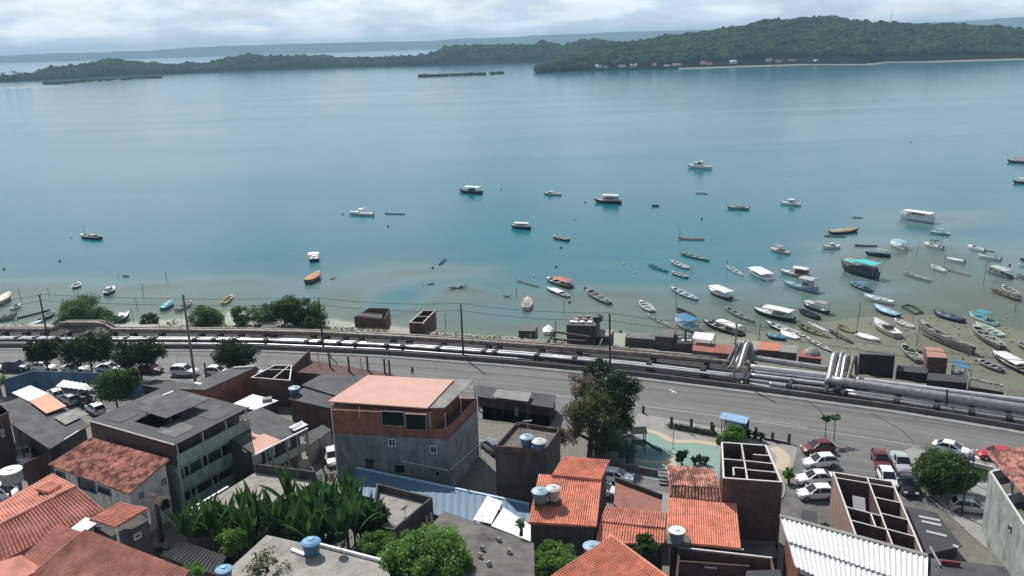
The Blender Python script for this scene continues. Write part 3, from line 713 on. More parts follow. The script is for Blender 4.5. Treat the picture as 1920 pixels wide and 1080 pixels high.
def slab(Q, m, parent, th=.12, name='roof', label=None, drop=0.):
    up = Vector((0, 0, 1)); T = [p - up * drop for p in Q]
    mb = MB(); mb.prism([p - up * th for p in T], T); return mb.build(name, m, parent, label=label)
def order(Q):                             # counter-clockwise seen from above
    ar = sum(Q[i].x * Q[(i + 1) % 4].y - Q[(i + 1) % 4].x * Q[i].y for i in range(4))
    return Q if ar > 0 else Q[::-1]
def inset(Q, d):
    c = (Q[0] + Q[1] + Q[2] + Q[3]) / 4; out = []
    n = len(Q)
    for i, p in enumerate(Q):
        e1 = (Q[i - 1] - p); e2 = (Q[(i + 1) % n] - p); e1.z = e2.z = 0; e1.normalize(); e2.normalize()
        s = abs(e1.cross(e2).z) or 1
        out.append(p + (e1 + e2) * (d / s))
    return out
def walls(Q, zb, m, parent, name='wall', under=0., ins=0.):
    """one closed shell of wall under the four points Q (their own heights)"""
    T = inset(Q, ins) if ins else [Vector(p) for p in Q]
    T = [p - Vector((0, 0, under)) for p in T]; T = order(T)
    B = [Vector((p.x, p.y, zb)) for p in T]
    mb = MB(); mb.prism(B, T); return mb.build(name, m, parent)
def ring(Q, zb, th, m, parent, name='wall', cap=None):
    """open-topped ring of wall, th thick"""
    T = order([Vector(p) for p in Q]); I = inset(T, th); n = 4; dz = lambda p, z: Vector((p.x, p.y, z))
    mb = MB()
    for k in range(n):
        a, b_, ia, ib = T[k], T[(k + 1) % n], I[k], I[(k + 1) % n]
        mb.face([dz(a, zb), dz(b_, zb), b_, a]); mb.face([dz(ib, zb), dz(ia, zb), ia, ib])
        mb.face([a, b_, ib, ia])
    o = mb.build(name, m, parent)
    if cap is not None:
        mb = MB(); up = Vector((0, 0, .05))
        for k in range(n):
            a, b_, ia, ib = T[k], T[(k + 1) % n], I[k], I[(k + 1) % n]
            mb.prism([a + up * .06, b_ + up * .06, ib + up * .06, ia + up * .06], [a + up, b_ + up, ib + up, ia + up])
        mb.build('wall_cap', cap, parent)
    return o
def inwall(Q, p, q, zb, th, m, parent, cap=None, name='inner_wall', dz=0.):
    """partition between two (u, v) spots of the plan"""
    a, b_ = lerp2(Q, *p), lerp2(Q, *q); a.z -= dz; b_.z -= dz
    t = (b_ - a); t.z = 0; t.normalize(); n = Vector((-t.y, t.x, 0)) * th / 2
    B = [Vector((v.x, v.y, zb)) for v in (a - n, b_ - n, b_ + n, a + n)]; T = [a - n, b_ - n, b_ + n, a + n]
    mb = MB(); mb.prism(B, T); mb.build(name, m, parent)
    if cap is not None:
        up = Vector((0, 0, .05)); mb = MB(); mb.prism([v + up * .06 for v in T], [v + up for v in T]); mb.build('wall_cap', cap, parent)
def on_wall(A, B, px, py):                # where the sight line through a pixel meets the upright plane over A-B
    t = (B - A); t.z = 0; n = Vector((t.y, -t.x, 0)).normalized(); d = ray(px, py); s = n.dot(A - Vector((0, 0, CH))) / n.dot(d)
    return Vector((0, 0, CH)) + d * s, n
def window(parent, A, B, x0, y0, x1, y1, fm_=None, gm=None, name='window', fw=.1, depth=.12, bars=1):
    """window whose left-top and right-bottom picture corners are given, laid on the wall over A-B"""
    A, B = Vector(A), Vector(B); A.z = B.z = 0
    p, n = on_wall(A, B, x0, (y0 + y1) / 2); q, _ = on_wall(A, B, x1, (y0 + y1) / 2)
    tp, _ = on_wall(A, B, (x0 + x1) / 2, y0); bt, _ = on_wall(A, B, (x0 + x1) / 2, y1)
    if n.dot(Vector((0, 0, 0)) - p) < 0: n = -n
    z0, z1 = bt.z, tp.z; e = n * .03; t = Vector((q.x - p.x, q.y - p.y, 0)); L_ = t.length; t.normalize()
    a = Vector((p.x, p.y, 0)); mb = MB(); o_ = n * depth * .5 + n * .02
    def bar(u0, u1, w0, w1, dd):
        c = a + t * (u0 + u1) / 2 + Vector((0, 0, (w0 + w1) / 2)) + n * dd * .5
        mb.box(c, (u1 - u0, dd, w1 - w0), math.atan2(t.y, t.x))
    bar(-fw, L_ + fw, z1, z1 + fw, depth); bar(-fw, L_ + fw, z0 - fw, z0, depth + .04); bar(-fw, 0, z0, z1, depth); bar(L_, L_ + fw, z0, z1, depth)
    for k in range(1, bars + 1): bar(L_ * k / (bars + 1) - .03, L_ * k / (bars + 1) + .03, z0, z1, depth * .6)
    w_ = mb.build(name, fm_ or frame_w, parent)
    w_['_org'] = parent['_org']
    mb = MB(); bar(0, L_, z0, z1, .03); mb.build('pane', gm or glass_d, w_)
    return w_
def house(name, label, Q, zb, cat='house', group=None):
    c = sum(Q, Vector()) / len(Q); return thing(name, label, cat, (c.x, c.y, zb), world=True, group=group)
def quad(*c): return [V3(p) for p in c]
def post(parent, x, y, z0, z1, r=.08, m_=None, name='post'):
    q = P(x, y, z1); mb = MB(); mb.box((q.x, q.y, (z0 + z1) / 2), (2 * r, 2 * r, z1 - z0)); return mb.build(name, m_ or whitecap, parent)
def tank(x, y, z, d, h, lab, body=None, lid=None, dome=.25, cone=True, z_at='base'):
    p = P(x, y, z); r = d / 2
    t = thing('water_tank', lab, 'water tank', tuple(p), world=True, group='water tanks on the roofs')
    mb = MB(); mb.lathe(p, [(r * .8 if cone else r, 0), (r * .92 if cone else r, h * .5), (r, h * .94), (r * 1.06, h * .95), (r * 1.06, h)], 24); mb.build('barrel', body or tank_b, t, smooth=False)
    mb = MB(); mb.lathe(p + Vector((0, 0, h + .005)), [(r * 1.1, 0), (r * 1.08, .06), (r * .8, dome * .6), (r * .35, dome), (r * .32, dome + .06), (.02, dome + .07)], 24); mb.build('lid', lid or tank_l, t, smooth=False)
    for k in range(3):
        a = k * 2.1; mb = MB(); mb.box(p + Vector((math.cos(a) * r * .7, math.sin(a) * r * .7, h + dome * .55)), (.3 * r, .12, .05), a); mb.build('lid_rib', lid or tank_l, t)
    return t

# ---- the three-storey brick and grey building in the middle ----
Q = quad((622, 768, 12.4), (836, 779, 12.4), (893, 723, 12.4), (697, 714, 12.4)); ZB = 3
b = house('brick_building', 'three-storey building with pink roof, raw brick top floor and grey plaster below', Q, ZB, 'building')
def atz(Q, z): return [Vector((p.x, p.y, z)) for p in Q]
walls(atz(Q, 9.3), ZB - .3, plast, b)
ext = quad((893, 800, 7.0), (912, 800, 7.0), (915, 778, 7.0), (893, 760, 7.0))
sp_ = lambda u, v: lerp2(Q, u, v)
# brick storey: closed part under the pink roof, low parapet under the grey roof
K = [sp_(0, 0), sp_(.83, 0), sp_(.83, 1), sp_(0, 1)]
mb = MB(); T = order(K); mb.prism(atz(T, 9.33), T); mb.build('upper_wall', brickr, b)
K2 = [sp_(.832, 0), sp_(1, 0), sp_(1, 1), sp_(.832, 1)]
ring(atz(K2, 10.7), 9.33, .16, brickr, b, 'parapet')
slab(atz(K2, 9.5), dconc, b, .12, 'terrace_floor')
mb = MB(); mb.beam(sp_(.005, -.004) + Vector((0, 0, -3.08)), sp_(.998, -.004) + Vector((0, 0, -3.08)), .12, .3); mb.build('floor_band', plast, b)
R1 = quad((615, 752, 13.1), (801, 765, 12.9), (851, 712, 12.9), (690, 703, 13.1))
slab(R1, pinkr, b, .14, 'roof')
R2 = quad((798, 766, 12.75), (833, 763, 12.6), (891, 711, 12.6), (848, 712, 12.75))
R2 = quad((800, 765, 12.75), (834, 764, 12.55), (891, 711, 12.55), (850, 711.5, 12.75))
slab(R2, fibrel, b, .08, 'lean_roof')
for u, v in [(.99, .01), (.99, .5), (.99, .98), (.86, .01)]:
    p = sp_(u, v); mb = MB(); mb.box((p.x, p.y, 11.1), (.12, .12, 2.9)); mb.build('post', conc, b)
A, B2_ = Q[0], Q[1]
window(b, A, B2_, 717, 772, 757, 797, conc, glass_d, depth=.1, fw=.06, bars=0)
window(b, A, B2_, 762, 777, 799, 805, conc, glass_d, depth=.1, fw=.06, bars=0)
window(b, A, B2_, 730, 824, 741, 835); window(b, A, B2_, 808, 837, 818, 848)
window(b, A, B2_, 686, 860, 702, 878, plast, glass_d, depth=.1, bars=0); window(b, A, B2_, 741, 872, 759, 886, plast, glass_d, depth=.1, bars=0)
window(b, A, B2_, 653, 833, 655, 845, plast, glass_d, depth=.1, bars=0); window(b, A, B2_, 818, 884, 823, 891, plast, glass_d, depth=.1, bars=0)
p0, n0 = on_wall(A, B2_, 753, 864); p1, _ = on_wall(A, B2_, 841, 881); n0 = -n0 if n0.y > 0 else n0
mb = MB(); mb.tube([p0 + n0 * .1, p1 + n0 * .1], .05, 6); mb.build('drain_pipe', frame_w, b)
p2, _ = on_wall(Q[1], Q[2], 843, 881); p3, _ = on_wall(Q[1], Q[2], 899, 831); nn = Vector((.08, -.04, 0))
mb = MB(); mb.tube([p2 + nn, p3 + nn, p3 + nn + Vector((0, 0, -2.2))], .05, 6); mb.build('drain_pipe', frame_w, b)
q = Q[0] + n0 * .12; mb = MB(); mb.tube([q + Vector((0, 0, .1)), q + Vector((0, 0, -9.2))], .06, 6); mb.build('drain_pipe', frame_w, b)
p5, _ = on_wall(A, B2_, 674, 762); p6, _ = on_wall(A, B2_, 675, 782); mb = MB(); mb.tube([p5 + n0 * .06, p6 + n0 * .06], .03, 5); mb.build('cable_duct', frame_w, b)
bk = quad((890, 790, 8.2), (912, 772, 8.2), (905, 760, 8.2), (880, 778, 8.2))

# ---- green building with dark roof ----
Q = quad((165, 789, 11.4), (327, 835, 11.4), (467, 764, 11.4), (310, 724, 11.4))
g = house('green_building', 'green-walled building with open galleries under a wide dark roof', Q, 3, 'building')
a, b_, c, d = Q
# roof with a real opening under a raised cover
def uvpix(Q, x, y):
    p = P(x, y, Q[0].z); a, b_, d = Q[0], Q[1], Q[3]; e1, e2 = b_ - a, d - a; w_ = p - a
    det = e1.x * e2.y - e1.y * e2.x; return (w_.x * e2.y - w_.y * e2.x) / det, (e1.x * w_.y - e1.y * w_.x) / det
u0, u1, v0, v1 = .36, .64, .20, .52
nrm = Vector((0, 0, 1))
for (ua, ub, va, vb) in ((0, 1, 0, v0), (0, 1, v1, 1), (0, u0, v0, v1), (u1, 1, v0, v1)):
    slab([lerp2(Q, ua, va), lerp2(Q, ub, va), lerp2(Q, ub, vb), lerp2(Q, ua, vb)], fibred, g, .12, 'roof_panel')
H_ = [lerp2(Q, u0 - .05, v0 + .10), lerp2(Q, u1 + .03, v0 + .08), lerp2(Q, u1 + .06, v1 + .26), lerp2(Q, u0 - .06, v1 + .26)]
slab([p + Vector((0, 0, .95)) for p in H_], fibre, g, .08, 'raised_cover')
for u, v in ((u0, v0 + .16), (u1, v0 + .16), (u0, v1 + .02), (u1, v1 + .02)):
    p = lerp2(Q, u, v); mb = MB(); mb.box((p.x, p.y, 11.9), (.12, .12, .9)); mb.build('post', dconc, g)
for x0, y0, x1, y1 in ((318, 743, 338, 748), (305, 741, 325, 733), (340, 753, 357, 747), (378, 752, 396, 747)):
    uu, vv = uvpix(Q, x0, y0); u2, v2 = uvpix(Q, x1, y1); p, q = lerp2(Q, uu, vv), lerp2(Q, u2, v2); mb = MB(); mb.beam(p + Vector((0, 0, .03)), q + Vector((0, 0, .03)), .35, .03); mb.build('skylight_strip', translu, g)
for (ua, ub, va, vb, m_) in ((.08, .30, .55, .80, 0), (.70, .95, .60, .90, 1), (.68, .90, .12, .40, 0), (.12, .28, .10, .34, 1), (.35, .60, .86, .97, 0)):
    slab([lerp2(Q, u, v) + Vector((0, 0, .045)) for u, v in ((ua, va), (ub, va), (ub, vb), (ua, vb))], fibre if m_ else mat('patched fibre cement', (.115, .12, .12), .85, var=.25, scale=.6), g, .03, 'roof_sheet')
mb = MB(); mb.beam(a + Vector((0, 0, .03)), b_ + Vector((0, 0, .03)), .1, .14); mb.build('gutter', whitecap, g)
mb = MB(); mb.beam(b_ + Vector((0, 0, .03)), c + Vector((0, 0, .03)), .1, .1); mb.build('gutter', dconc, g)
# body: core set back behind the galleries on the right-hand face
e = (c - b_).normalized(); s_ = (a - b_).normalized()
core = [a + e * .3, b_ + s_ * 1.9 + e * .3, c + s_ * 1.9, d]
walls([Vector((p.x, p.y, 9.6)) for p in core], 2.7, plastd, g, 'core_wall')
for ca, cb in ((core[1], core[2]), (core[2], core[3]), (core[3], core[0])):
    mb = MB(); mb.beam(Vector((ca.x, ca.y, 10.43)), Vector((cb.x, cb.y, 10.43)), .16, 1.66); mb.build('upper_wall', plastd, g)
F0 = b_ + s_ * .35 + e * .25; F1 = c + s_ * .35
def band(z0, z1, m_, nm, p=F0, q=F1, th=.22):
    mb = MB(); mb.beam(Vector((p.x, p.y, (z0 + z1) / 2)), Vector((q.x, q.y, (z0 + z1) / 2)), th, z1 - z0); mb.build(nm, m_, g)
for z0, z1, nm in ((8.55, 9.95, 'parapet'), (5.6, 6.95, 'gallery_wall'), (2.7, 4.2, 'gallery_wall')): band(z0, z1, plastg, nm)
for zf in (8.4, 5.45):
    fl = [F0, F1, F1 + s_ * 1.6, F0 + s_ * 1.6]; slab([Vector((p.x, p.y, zf)) for p in fl], plastg, g, .18, 'gallery_floor')
for t_ in (0, .5, 1):
    p = F0.lerp(F1, t_); mb = MB(); mb.box((p.x, p.y, 5.6), (.4, .4, 5.9), math.atan2(e.y, e.x)); mb.build('column', plastg, g) if t_ != .5 else None
for t_ in (.03, .36, .68, .98):
    p = F0.lerp(F1, t_); mb = MB(); mb.box((p.x, p.y, 10.6), (.12, .12, 1.35)); mb.build('post', whitecap, g)
C0 = b_ + s_ * 1.9 + e * .3; C1 = c + s_ * 1.9; out_n = -s_
ang = math.atan2(e.y, e.x)
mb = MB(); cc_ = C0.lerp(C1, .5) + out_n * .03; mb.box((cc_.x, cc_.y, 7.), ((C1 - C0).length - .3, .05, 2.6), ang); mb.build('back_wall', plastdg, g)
for z0, ts in ((5.65, (.2, .45, .72)), (2.8, (.25, .55, .8))):
    for t_ in ts:
        p = C0.lerp(C1, t_) + out_n * .1; mb = MB(); mb.box((p.x, p.y, z0 + 1.05), (1., .06, 2.1), ang); dr = mb.build('door', frame_w, g); dr['_org'] = g['_org']
        mb = MB(); p2 = p + out_n * .04; mb.box((p2.x, p2.y, z0 + 1.1), (.5, .03, 1.7), ang); mb.build('pane', glass_d, dr)
# front wall below the roof, dark brick band seen over the old tile roof
mb = MB(); mb.beam(Vector((a.x, a.y, 9.9)) + e * .25, Vector((b_.x, b_.y, 9.9)) + e * .25 + s_ * .3, .16, 2.3); mb.build('front_wall', brick, g)
mb = MB(); mb.beam(Vector((a.x, a.y, 5.7)) + e * .35, Vector((b_.x, b_.y, 5.7)) + e * .35 + s_ * .3, .16, 6.); mb.build('front_wall', plastg, g)

# ---- white house with the old stained tile roof ----
Q = quad((172, 821, 10.0), (318, 862, 10.0), (242, 927, 8.6), (90, 872, 8.6))
h = house('white_house', 'white house under an old blackened clay tile roof with arched side windows', Q, 3)
tile_roof(Q, tile_o, h, .26); walls(Q, 2.7, plastw, h, under=.2, ins=.35)
W = inset(order([Vector(p) for p in Q]), .35)
Wd = {k: min(W, key=lambda p: (Vector((p.x, p.y)) - Vector((Q[k].x, Q[k].y))).length) for k in range(4)}
for x0, y0, x1, y1 in ((259, 921, 269, 936), (300, 896, 311, 911)):
    w1 = window(h, Wd[2], Wd[1], x0, y0, x1, y1, frame_w, mat('arched pane', (.16, .17, .18), .5), bars=1)
window(h, Wd[2], Wd[1], 302, 938, 315, 953, mat('dark ring', (.05, .03, .03), .9), glass_d, 'round_vent', bars=0)
window(h, Wd[3], Wd[2], 108, 886, 121, 895, plastb, glass_d, bars=0); window(h, Wd[3], Wd[2], 150, 901, 178, 918, plastb, glass_d, bars=1); window(h, Wd[3], Wd[2], 186, 915, 206, 924, plastb, glass_d, bars=0)

# ---- the large clay-tiled house at bottom left ----
rid = (V3((-70, 1021, 14.4)), V3((143, 912, 14.4)))
RA = [rid[1], rid[0], V3((-80, 990, 12.6)), V3((100, 888, 12.6))]; RB = [rid[0], rid[1], V3((196, 956, 12.6)), V3((-60, 1085, 12.6))]
h = house('tiled_house', 'large clay-tiled house at the bottom left with a long ridge', [rid[0], rid[1]], 5)
tile_roof(RA, tile_f, h, .30, name='roof_slope'); tile_roof(RB, tile_f, h, .30, name='roof_slope')
mb = MB(); mb.tube([rid[0] + Vector((0, 0, .08)), rid[1] + Vector((0, 0, .08))], .13, 8); mb.build('ridge_cap', tile_f, h)
walls([RA[3], RA[2], RB[3], RB[2]], 4, plastw, h, under=.2, ins=.4)
DQ = quad((65, 918, 14.3), (92, 925, 14.3), (116, 910, 14.3), (90, 903, 14.3)); tile_roof([DQ[3], DQ[2], DQ[1], DQ[0]], tile_f, h, .28, name='dormer_roof'); walls(DQ, 12.5, plastd, h, 'dormer_wall', under=.1, ins=.15)
Q = quad((167, 975, 14.2), (225, 942, 14.2), (279, 954, 13.8), (216, 990, 13.8))
h = house('tiled_annex', 'small dark-walled annex with a raised clay tile canopy', Q, 6)
tile_roof(Q, tile_f, h, .26); W = quad((215, 1010, 12.4), (279, 975, 12.4), (240, 950, 12.4), (175, 985, 12.4)); walls(W, 5, plastd, h)
wq = quad((182, 1000, 12.5), (222, 1010, 12.5), (215, 985, 12.5), (180, 985, 12.5))
slab(quad((120, 1000, 12.9), (150, 1003, 12.8), (190, 975, 12.9), (160, 970, 13)), whiter, h, .05, 'mortar_patch')
post(h, 218, 989, 12.4, 13.8); post(h, 277, 955, 12.4, 13.8)
window(h, W[0], W[1], 252, 1001, 262, 1008, frame_w, glass_d)
Q = quad((160, 993, 14.0), (356, 1070, 13.0), (290, 1180, 10.8), (28, 1100, 11.6))
h = house('tiled_house', 'clay-tiled roof slope at the bottom left running down to the photo edge', Q, 5)
tile_roof(Q, tile_p, h, .27); walls(Q, 4, plastw, h, under=.2, ins=.4)
Q = quad((112, 985, 13.0), (160, 1001, 13.1), (60, 1078, 11.9), (-30, 1055, 11.9))
h = house('tiled_lean_to', 'clay-tiled lean-to filling the valley between the two bottom left roofs', Q, 5, 'lean-to')
tile_roof(Q, tile_p, h, .28); walls(Q, 4, plastd, h, under=.2, ins=.3)
Q = quad((-30, 1062, 12.9), (40, 1040, 12.9), (78, 1066, 12.3), (-10, 1110, 12.2))
slab(Q, tile_f, h, .2, 'lower_slope')

# ---- dark house block at the left edge, big dark roof, blue yard ----
Q = quad((-50, 800, 10), (15, 772, 10), (2, 760, 10), (-60, 778, 10))
h = house('brown_building', 'dark brown block cut off by the left edge beside the big dark roof', Q, 3, 'building')
walls(Q, 2.7, brick, h); slab(inset(order(Q), -.15), fibre, h, .12, 'roof')
sl_ = [p + Vector((0, 0, .14)) for p in inset(order(Q), -.15)]
window(h, Q[0], Q[1], 3, 806, 6, 818, frame_w, glass_d, bars=0)
Q = quad((93, 842, 7.6), (168, 797, 7.9), (64, 728, 8.6), (-40, 752, 8.6)); Q = [V3((93, 842, 7.6)), V3((168, 797, 7.6)), V3((75, 733, 8.4)), V3((-20, 768, 8.4))]
h = house('dark_roofed_shed', 'wide dark roof patched with white and orange sheets over a carport', Q, 3, 'shed')
slab(Q, fibre, h, .12, 'roof')
up = Vector((0, 0, .06))
def patch(h, m_, *c, th=.04): slab([V3(q) + up for q in c], m_, h, th, 'roof_sheet')
patch(h, bluew, (22, 737, 8.5), (57, 723, 8.6), (91, 738, 8.5), (54, 753, 8.4)); patch(h, oranger, (55, 753, 8.5), (91, 738.5, 8.6), (125, 762, 8.4), (87, 776, 8.3)); patch(h, roofl, (101, 783, 8.1), (140, 768, 8.2), (167, 776, 7.9), (123, 797, 7.9))
walls([lerp2(Q, .3, .05), lerp2(Q, 1, .05), lerp2(Q, 1, 1), lerp2(Q, .3, 1)], 2.7, plastd, h, under=.2, ins=.2)
mb = MB(); mb.beam(V3((121, 824, 7.9)), V3((148, 807, 7.9)), .12, .1); mb.build('white_rail', whiter, h)
for t_ in (.02, .5, .98): p = Q[0].lerp(Q[3], t_); mb = MB(); mb.box((p.x, p.y, 5.3), (.16, .16, 4.8)); mb.build('post', plastd, h)
yw = thing('yard_wall', 'long faded blue yard wall behind the parked cars', 'wall', tuple(P(120, 720, 3)), world=True)
pts = [P(x, y, 5.7) for x, y in ((6, 712), (60, 695), (185, 699), (262, 712))]
for k, (p, q) in enumerate(zip(pts, pts[1:])):
    mb = MB(); mb.beam(Vector((p.x, p.y, 4.25)), Vector((q.x, q.y, 4.25)), .18, 2.9); mb.build('wall', plastb, yw)
Q = quad((105, 725, 5.2), (183, 734, 5.2), (187, 724, 5.4), (120, 713, 5.5))
h = house('canopy', 'white scalloped canopy against the blue yard wall', Q, 3, 'canopy'); rib_roof([Q[3], Q[2], Q[1], Q[0]], whiter, h, .8, .06)
for x, y in ((108, 725), (145, 730), (181, 734)): post(h, x, y, 3, 5.2, .05)
# small street-side flat roofs behind the green building
Q = quad((265, 722, 4.4), (372, 740, 4.4), (385, 722, 4.4), (290, 712, 4.4))
h = house('low_shed', 'low flat dark shed between the tall leaning pole and the green building', Q, 3, 'shed'); walls(Q, 2.7, plastd, h, under=.1, ins=.1); slab(Q, fibred, h, .1)
# ---- long brick house with sloping dark roof ----
Q = quad((335, 729, 7.2), (384, 731, 7.2), (481, 688, 7.2), (431, 690, 7.2))
h = house('long_brick_house', 'long dark red brick house with a plain dark roof', Q, 3); walls(Q, 2.7, brickr, h, under=.1, ins=.1); slab(Q, fibre, h, .14)
mb = MB(); mb.beam(V3((437, 689, 7.4)), V3((478, 686, 7.4)), .3, .1); mb.build('ridge_flashing', whitecap, h)
slab([p + Vector((0, 0, .06)) for p in quad((362, 719, 7.2), (375, 722, 7.2), (380, 719, 7.2), (368, 716, 7.2))], translu, h, .04, 'skylight_sheet')
# ---- roofless brick rooms ----
Q = quad((470, 708, 7.0), (544, 714, 7.0), (548, 685, 7.0), (514, 685, 7.0))
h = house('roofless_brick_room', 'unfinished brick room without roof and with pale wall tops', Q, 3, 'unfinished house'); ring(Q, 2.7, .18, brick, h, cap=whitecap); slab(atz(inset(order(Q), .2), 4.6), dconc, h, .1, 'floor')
inwall(Q, (.55, .02), (.85, .98), 4.6, .15, brick, h, whitecap); inwall(Q, (.1, .65), (.98, .7), 4.6, .15, brick, h, whitecap)
mb = MB(); mb.box(P(530, 705, 5) + Vector((0, 0, 0)), (1.2, .8, .8), .4); mb.build('rubble', roofl, h)
Q = quad((547, 690, 7.2), (742, 706, 7.2), (738, 694, 7.2), (580, 668, 7.2))
h = house('brick_building_site', 'half-built brick storey with bare columns rising beside the road', Q, 3, 'unfinished house')
walls(atz(Q, 6.6), 2.7, brick, h); mb = MB(); mb.prism([Vector((p.x, p.y, 6.55)) for p in (Q[0], Q[0] + (Q[3] - Q[0]).normalized().cross(Vector((0, 0, 1))) * .2, Q[3] + (Q[3] - Q[0]).normalized().cross(Vector((0, 0, 1))) * .2, Q[3])], [Vector((p.x, p.y, z)) for p, z in zip((Q[0], Q[0] + (Q[3] - Q[0]).normalized().cross(Vector((0, 0, 1))) * .2, Q[3] + (Q[3] - Q[0]).normalized().cross(Vector((0, 0, 1))) * .2, Q[3]), (7.4, 7.4, 8.2, 8.2))]); mb.build('gable_wall', brick, h)
for x, y in ((598, 685), (619, 688), (655, 696), (678, 697), (690, 695), (722, 700), (731, 703)):
    p = P(x, y, 6.6); mb = MB(); mb.box((p.x, p.y, 7.75), (.24, .24, 2.3) if x not in (598, 678) else (.08, .08, 2.)); mb.build('column', brick, h)
# ---- dark roofs left of the brick building ----
Q = quad((565, 722, 7.4), (632, 742, 7.4), (700, 708, 7.8), (604, 701, 7.8))
h = house('dark_roofed_house', 'dark sheet roof tucked behind the left corner of the pink roof', Q, 3); slab(Q, fibre, h, .1); walls(Q, 2.7, brick, h, under=.1, ins=.3)
Q = quad((541, 748, 6.9), (622, 766, 6.9), (634, 742, 7.2), (575, 722, 7.2))
h = house('brown_walled_house', 'brown-walled house with a sagging grey roof left of the brick building', Q, 3); slab(Q, fibre, h, .1); walls(Q, 2.7, brick, h, under=.1, ins=.15)
slab([p + Vector((0, 0, .05)) for p in quad((556, 736, 7), (575, 743, 6.95), (581, 740, 6.95), (562, 733, 7))], translu, h, .03, 'skylight_sheet')
tank(553, 738, 7.1, 1.5, .8, 'pale round tank on the corner of the sagging grey roof', tank_b, tank_l)
# ---- white terrace, grey and pink terrace house ----
Q = quad((430, 760, 5.2), (478, 768, 5.2), (522, 751, 5.2), (474, 739, 5.2))
h = house('white_roofed_shed', 'low shed with a dirty white roof behind the green building', Q, 3, 'shed'); slab(Q, whiter, h, .1); walls(Q, 2.7, brick, h, under=.1, ins=.1)
mb = MB(); p = P(501, 751, 5.25); mb.box((p.x, p.y, 5.45), (1.3, .9, .35), .3); mb.build('roof_hatch', roofl, h)
Q = quad((478, 853, 8.4), (577, 803, 8.4), (490, 763, 8.8), (400, 800, 8.8))
h = house('terrace_house', 'terraced house with a grey roof, a pink corner and open green veranda', Q, 3.2); slab(Q, fibre, h, .12)
slab([p + Vector((0, 0, .05)) for p in quad((479, 852, 8.4), (527, 826, 8.4), (475, 806, 8.55), (470, 812, 8.6))], pinkr, h, .04, 'roof_sheet')
mb = MB(); mb.beam(Q[0], Q[1], .16, .16); mb.build('gutter', whiter, h)
e = (Q[1] - Q[0]).normalized(); e.z = 0; ins_ = Vector((-e.y, e.x, 0)); F0 = Q[0] + ins_ * .3; F1 = Q[1] + ins_ * .3
walls([Q[0] + ins_ * 1.6, Q[1] + ins_ * 1.6, Q[2], Q[3]], 2.8, plastd, h, under=.15)
for z0, z1, m_ in ((2.8, 4.6, plastg), (5.6, 6.6, plastg)):
    mb = MB(); mb.beam(Vector((F0.x, F0.y, (z0 + z1) / 2)), Vector((F1.x, F1.y, (z0 + z1) / 2)), .2, z1 - z0); mb.build('veranda_wall', m_, h)
for t_ in (0, .22, .33, .6, .8, 1): p = F0.lerp(F1, t_); mb = MB(); mb.box((p.x, p.y, 5.6), (.22, .22, 5.4), math.atan2(e.y, e.x)); mb.build('column', plastg if t_ < .5 else roofl, h)
for t_ in (.2, .45, .75): p = (F0.lerp(F1, t_) + ins_ * 1.25); mb = MB(); mb.box((p.x, p.y, 6.9), (.9, .08, 1.3), math.atan2(e.y, e.x)); mb.build('window', frame_w, h)
slab([p + Vector((0, 0, .5)) for p in quad((552, 815, 8.2), (578, 803, 8.2), (565, 797, 8.2), (542, 808, 8.2))], whiter, h, .05, 'white_sheet')
mb = MB(); mb.beam(V3((545, 803, 8.9)), V3((567, 790, 8.9)), .2, .12); mb.build('white_rail', bluew, h)
Q = quad((578, 836, 5.6), (622, 806, 5.6), (605, 796, 5.8), (568, 815, 5.8))
h = house('beige_outbuilding', 'small beige outbuilding in the alley left of the brick building', Q, 3, 'outbuilding'); walls(Q, 2.7, roofl, h, under=.1, ins=.1); slab(Q, fibre, h, .1)
for x, y in ((600, 832), (612, 818)): post(h, x, y, 3, 4.6, .5, roofl, 'step_block')
Q = quad((508, 872, 5.2), (560, 872, 4.6), (552, 845, 4.8), (515, 840, 5.6))
h = house('red_lean_to', 'small collapsed red lean-to against the green veranda', Q, 3, 'lean-to'); slab(Q, mat('rust red sheet', (.20, .085, .06), .8, var=.3), h, .06); walls(Q, 2.8, brick, h, under=.08, ins=.15)
# ---- white flat roof and small parapet roof behind the banana plants ----
Q = quad((345, 964, 6.6), (470, 1010, 6.6), (592, 900, 6.6), (478, 884, 6.6))
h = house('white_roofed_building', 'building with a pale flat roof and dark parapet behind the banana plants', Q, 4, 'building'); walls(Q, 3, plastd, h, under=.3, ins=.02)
slab(Q, roofl, h, .2, 'roof'); ring(Q, 6.42, .2, plastd, h, 'parapet')
mb = MB(); mb.beam(Q[2] + Vector((0, 0, .5)), Q[3] + Vector((0, 0, .5)), .2, 1.); mb.build('back_parapet', plastd, h)
mb = MB(); mb.beam(Q[0] + Vector((0, 0, .12)), Q[0].lerp(Q[3], .6) + Vector((0, 0, .12)), .25, .12); mb.build('wall_cap', whiter, h)
Q = quad((664, 925, 5.6), (995, 1012, 5.6), (992, 946, 5.6), (668, 878, 5.6))
h = house('blue_awning', 'broad flat blue sheet roof in the shade in front of the brick building', Q, 4, 'awning'); rib_roof([Q[3], Q[2], Q[1], Q[0]], bluer, h, .9, .02)
for x, y in ((668, 922), (760, 948), (850, 972), (985, 1008), (985, 950)): post(h, x, y, 3.5, 5.5, .1, dconc)
mb = MB(); mb.beam(Q[3] + Vector((0, 0, .06)), Q[2] + Vector((0, 0, .06)), .25, .18); mb.build('ridge_flashing', bluew, h)
Q = quad((887, 974, 6.4), (921, 982, 6.4), (942, 941, 6.5), (914, 929, 6.5)); h = house('white_sheet_cover', 'bright white sheet propped on the blue sheet roof', Q, 5.6, 'sheet cover'); slab(Q, whiter, h, .05)
for x, y in ((890, 974), (920, 981), (940, 942)): post(h, x, y, 5.6, 6.35, .05)
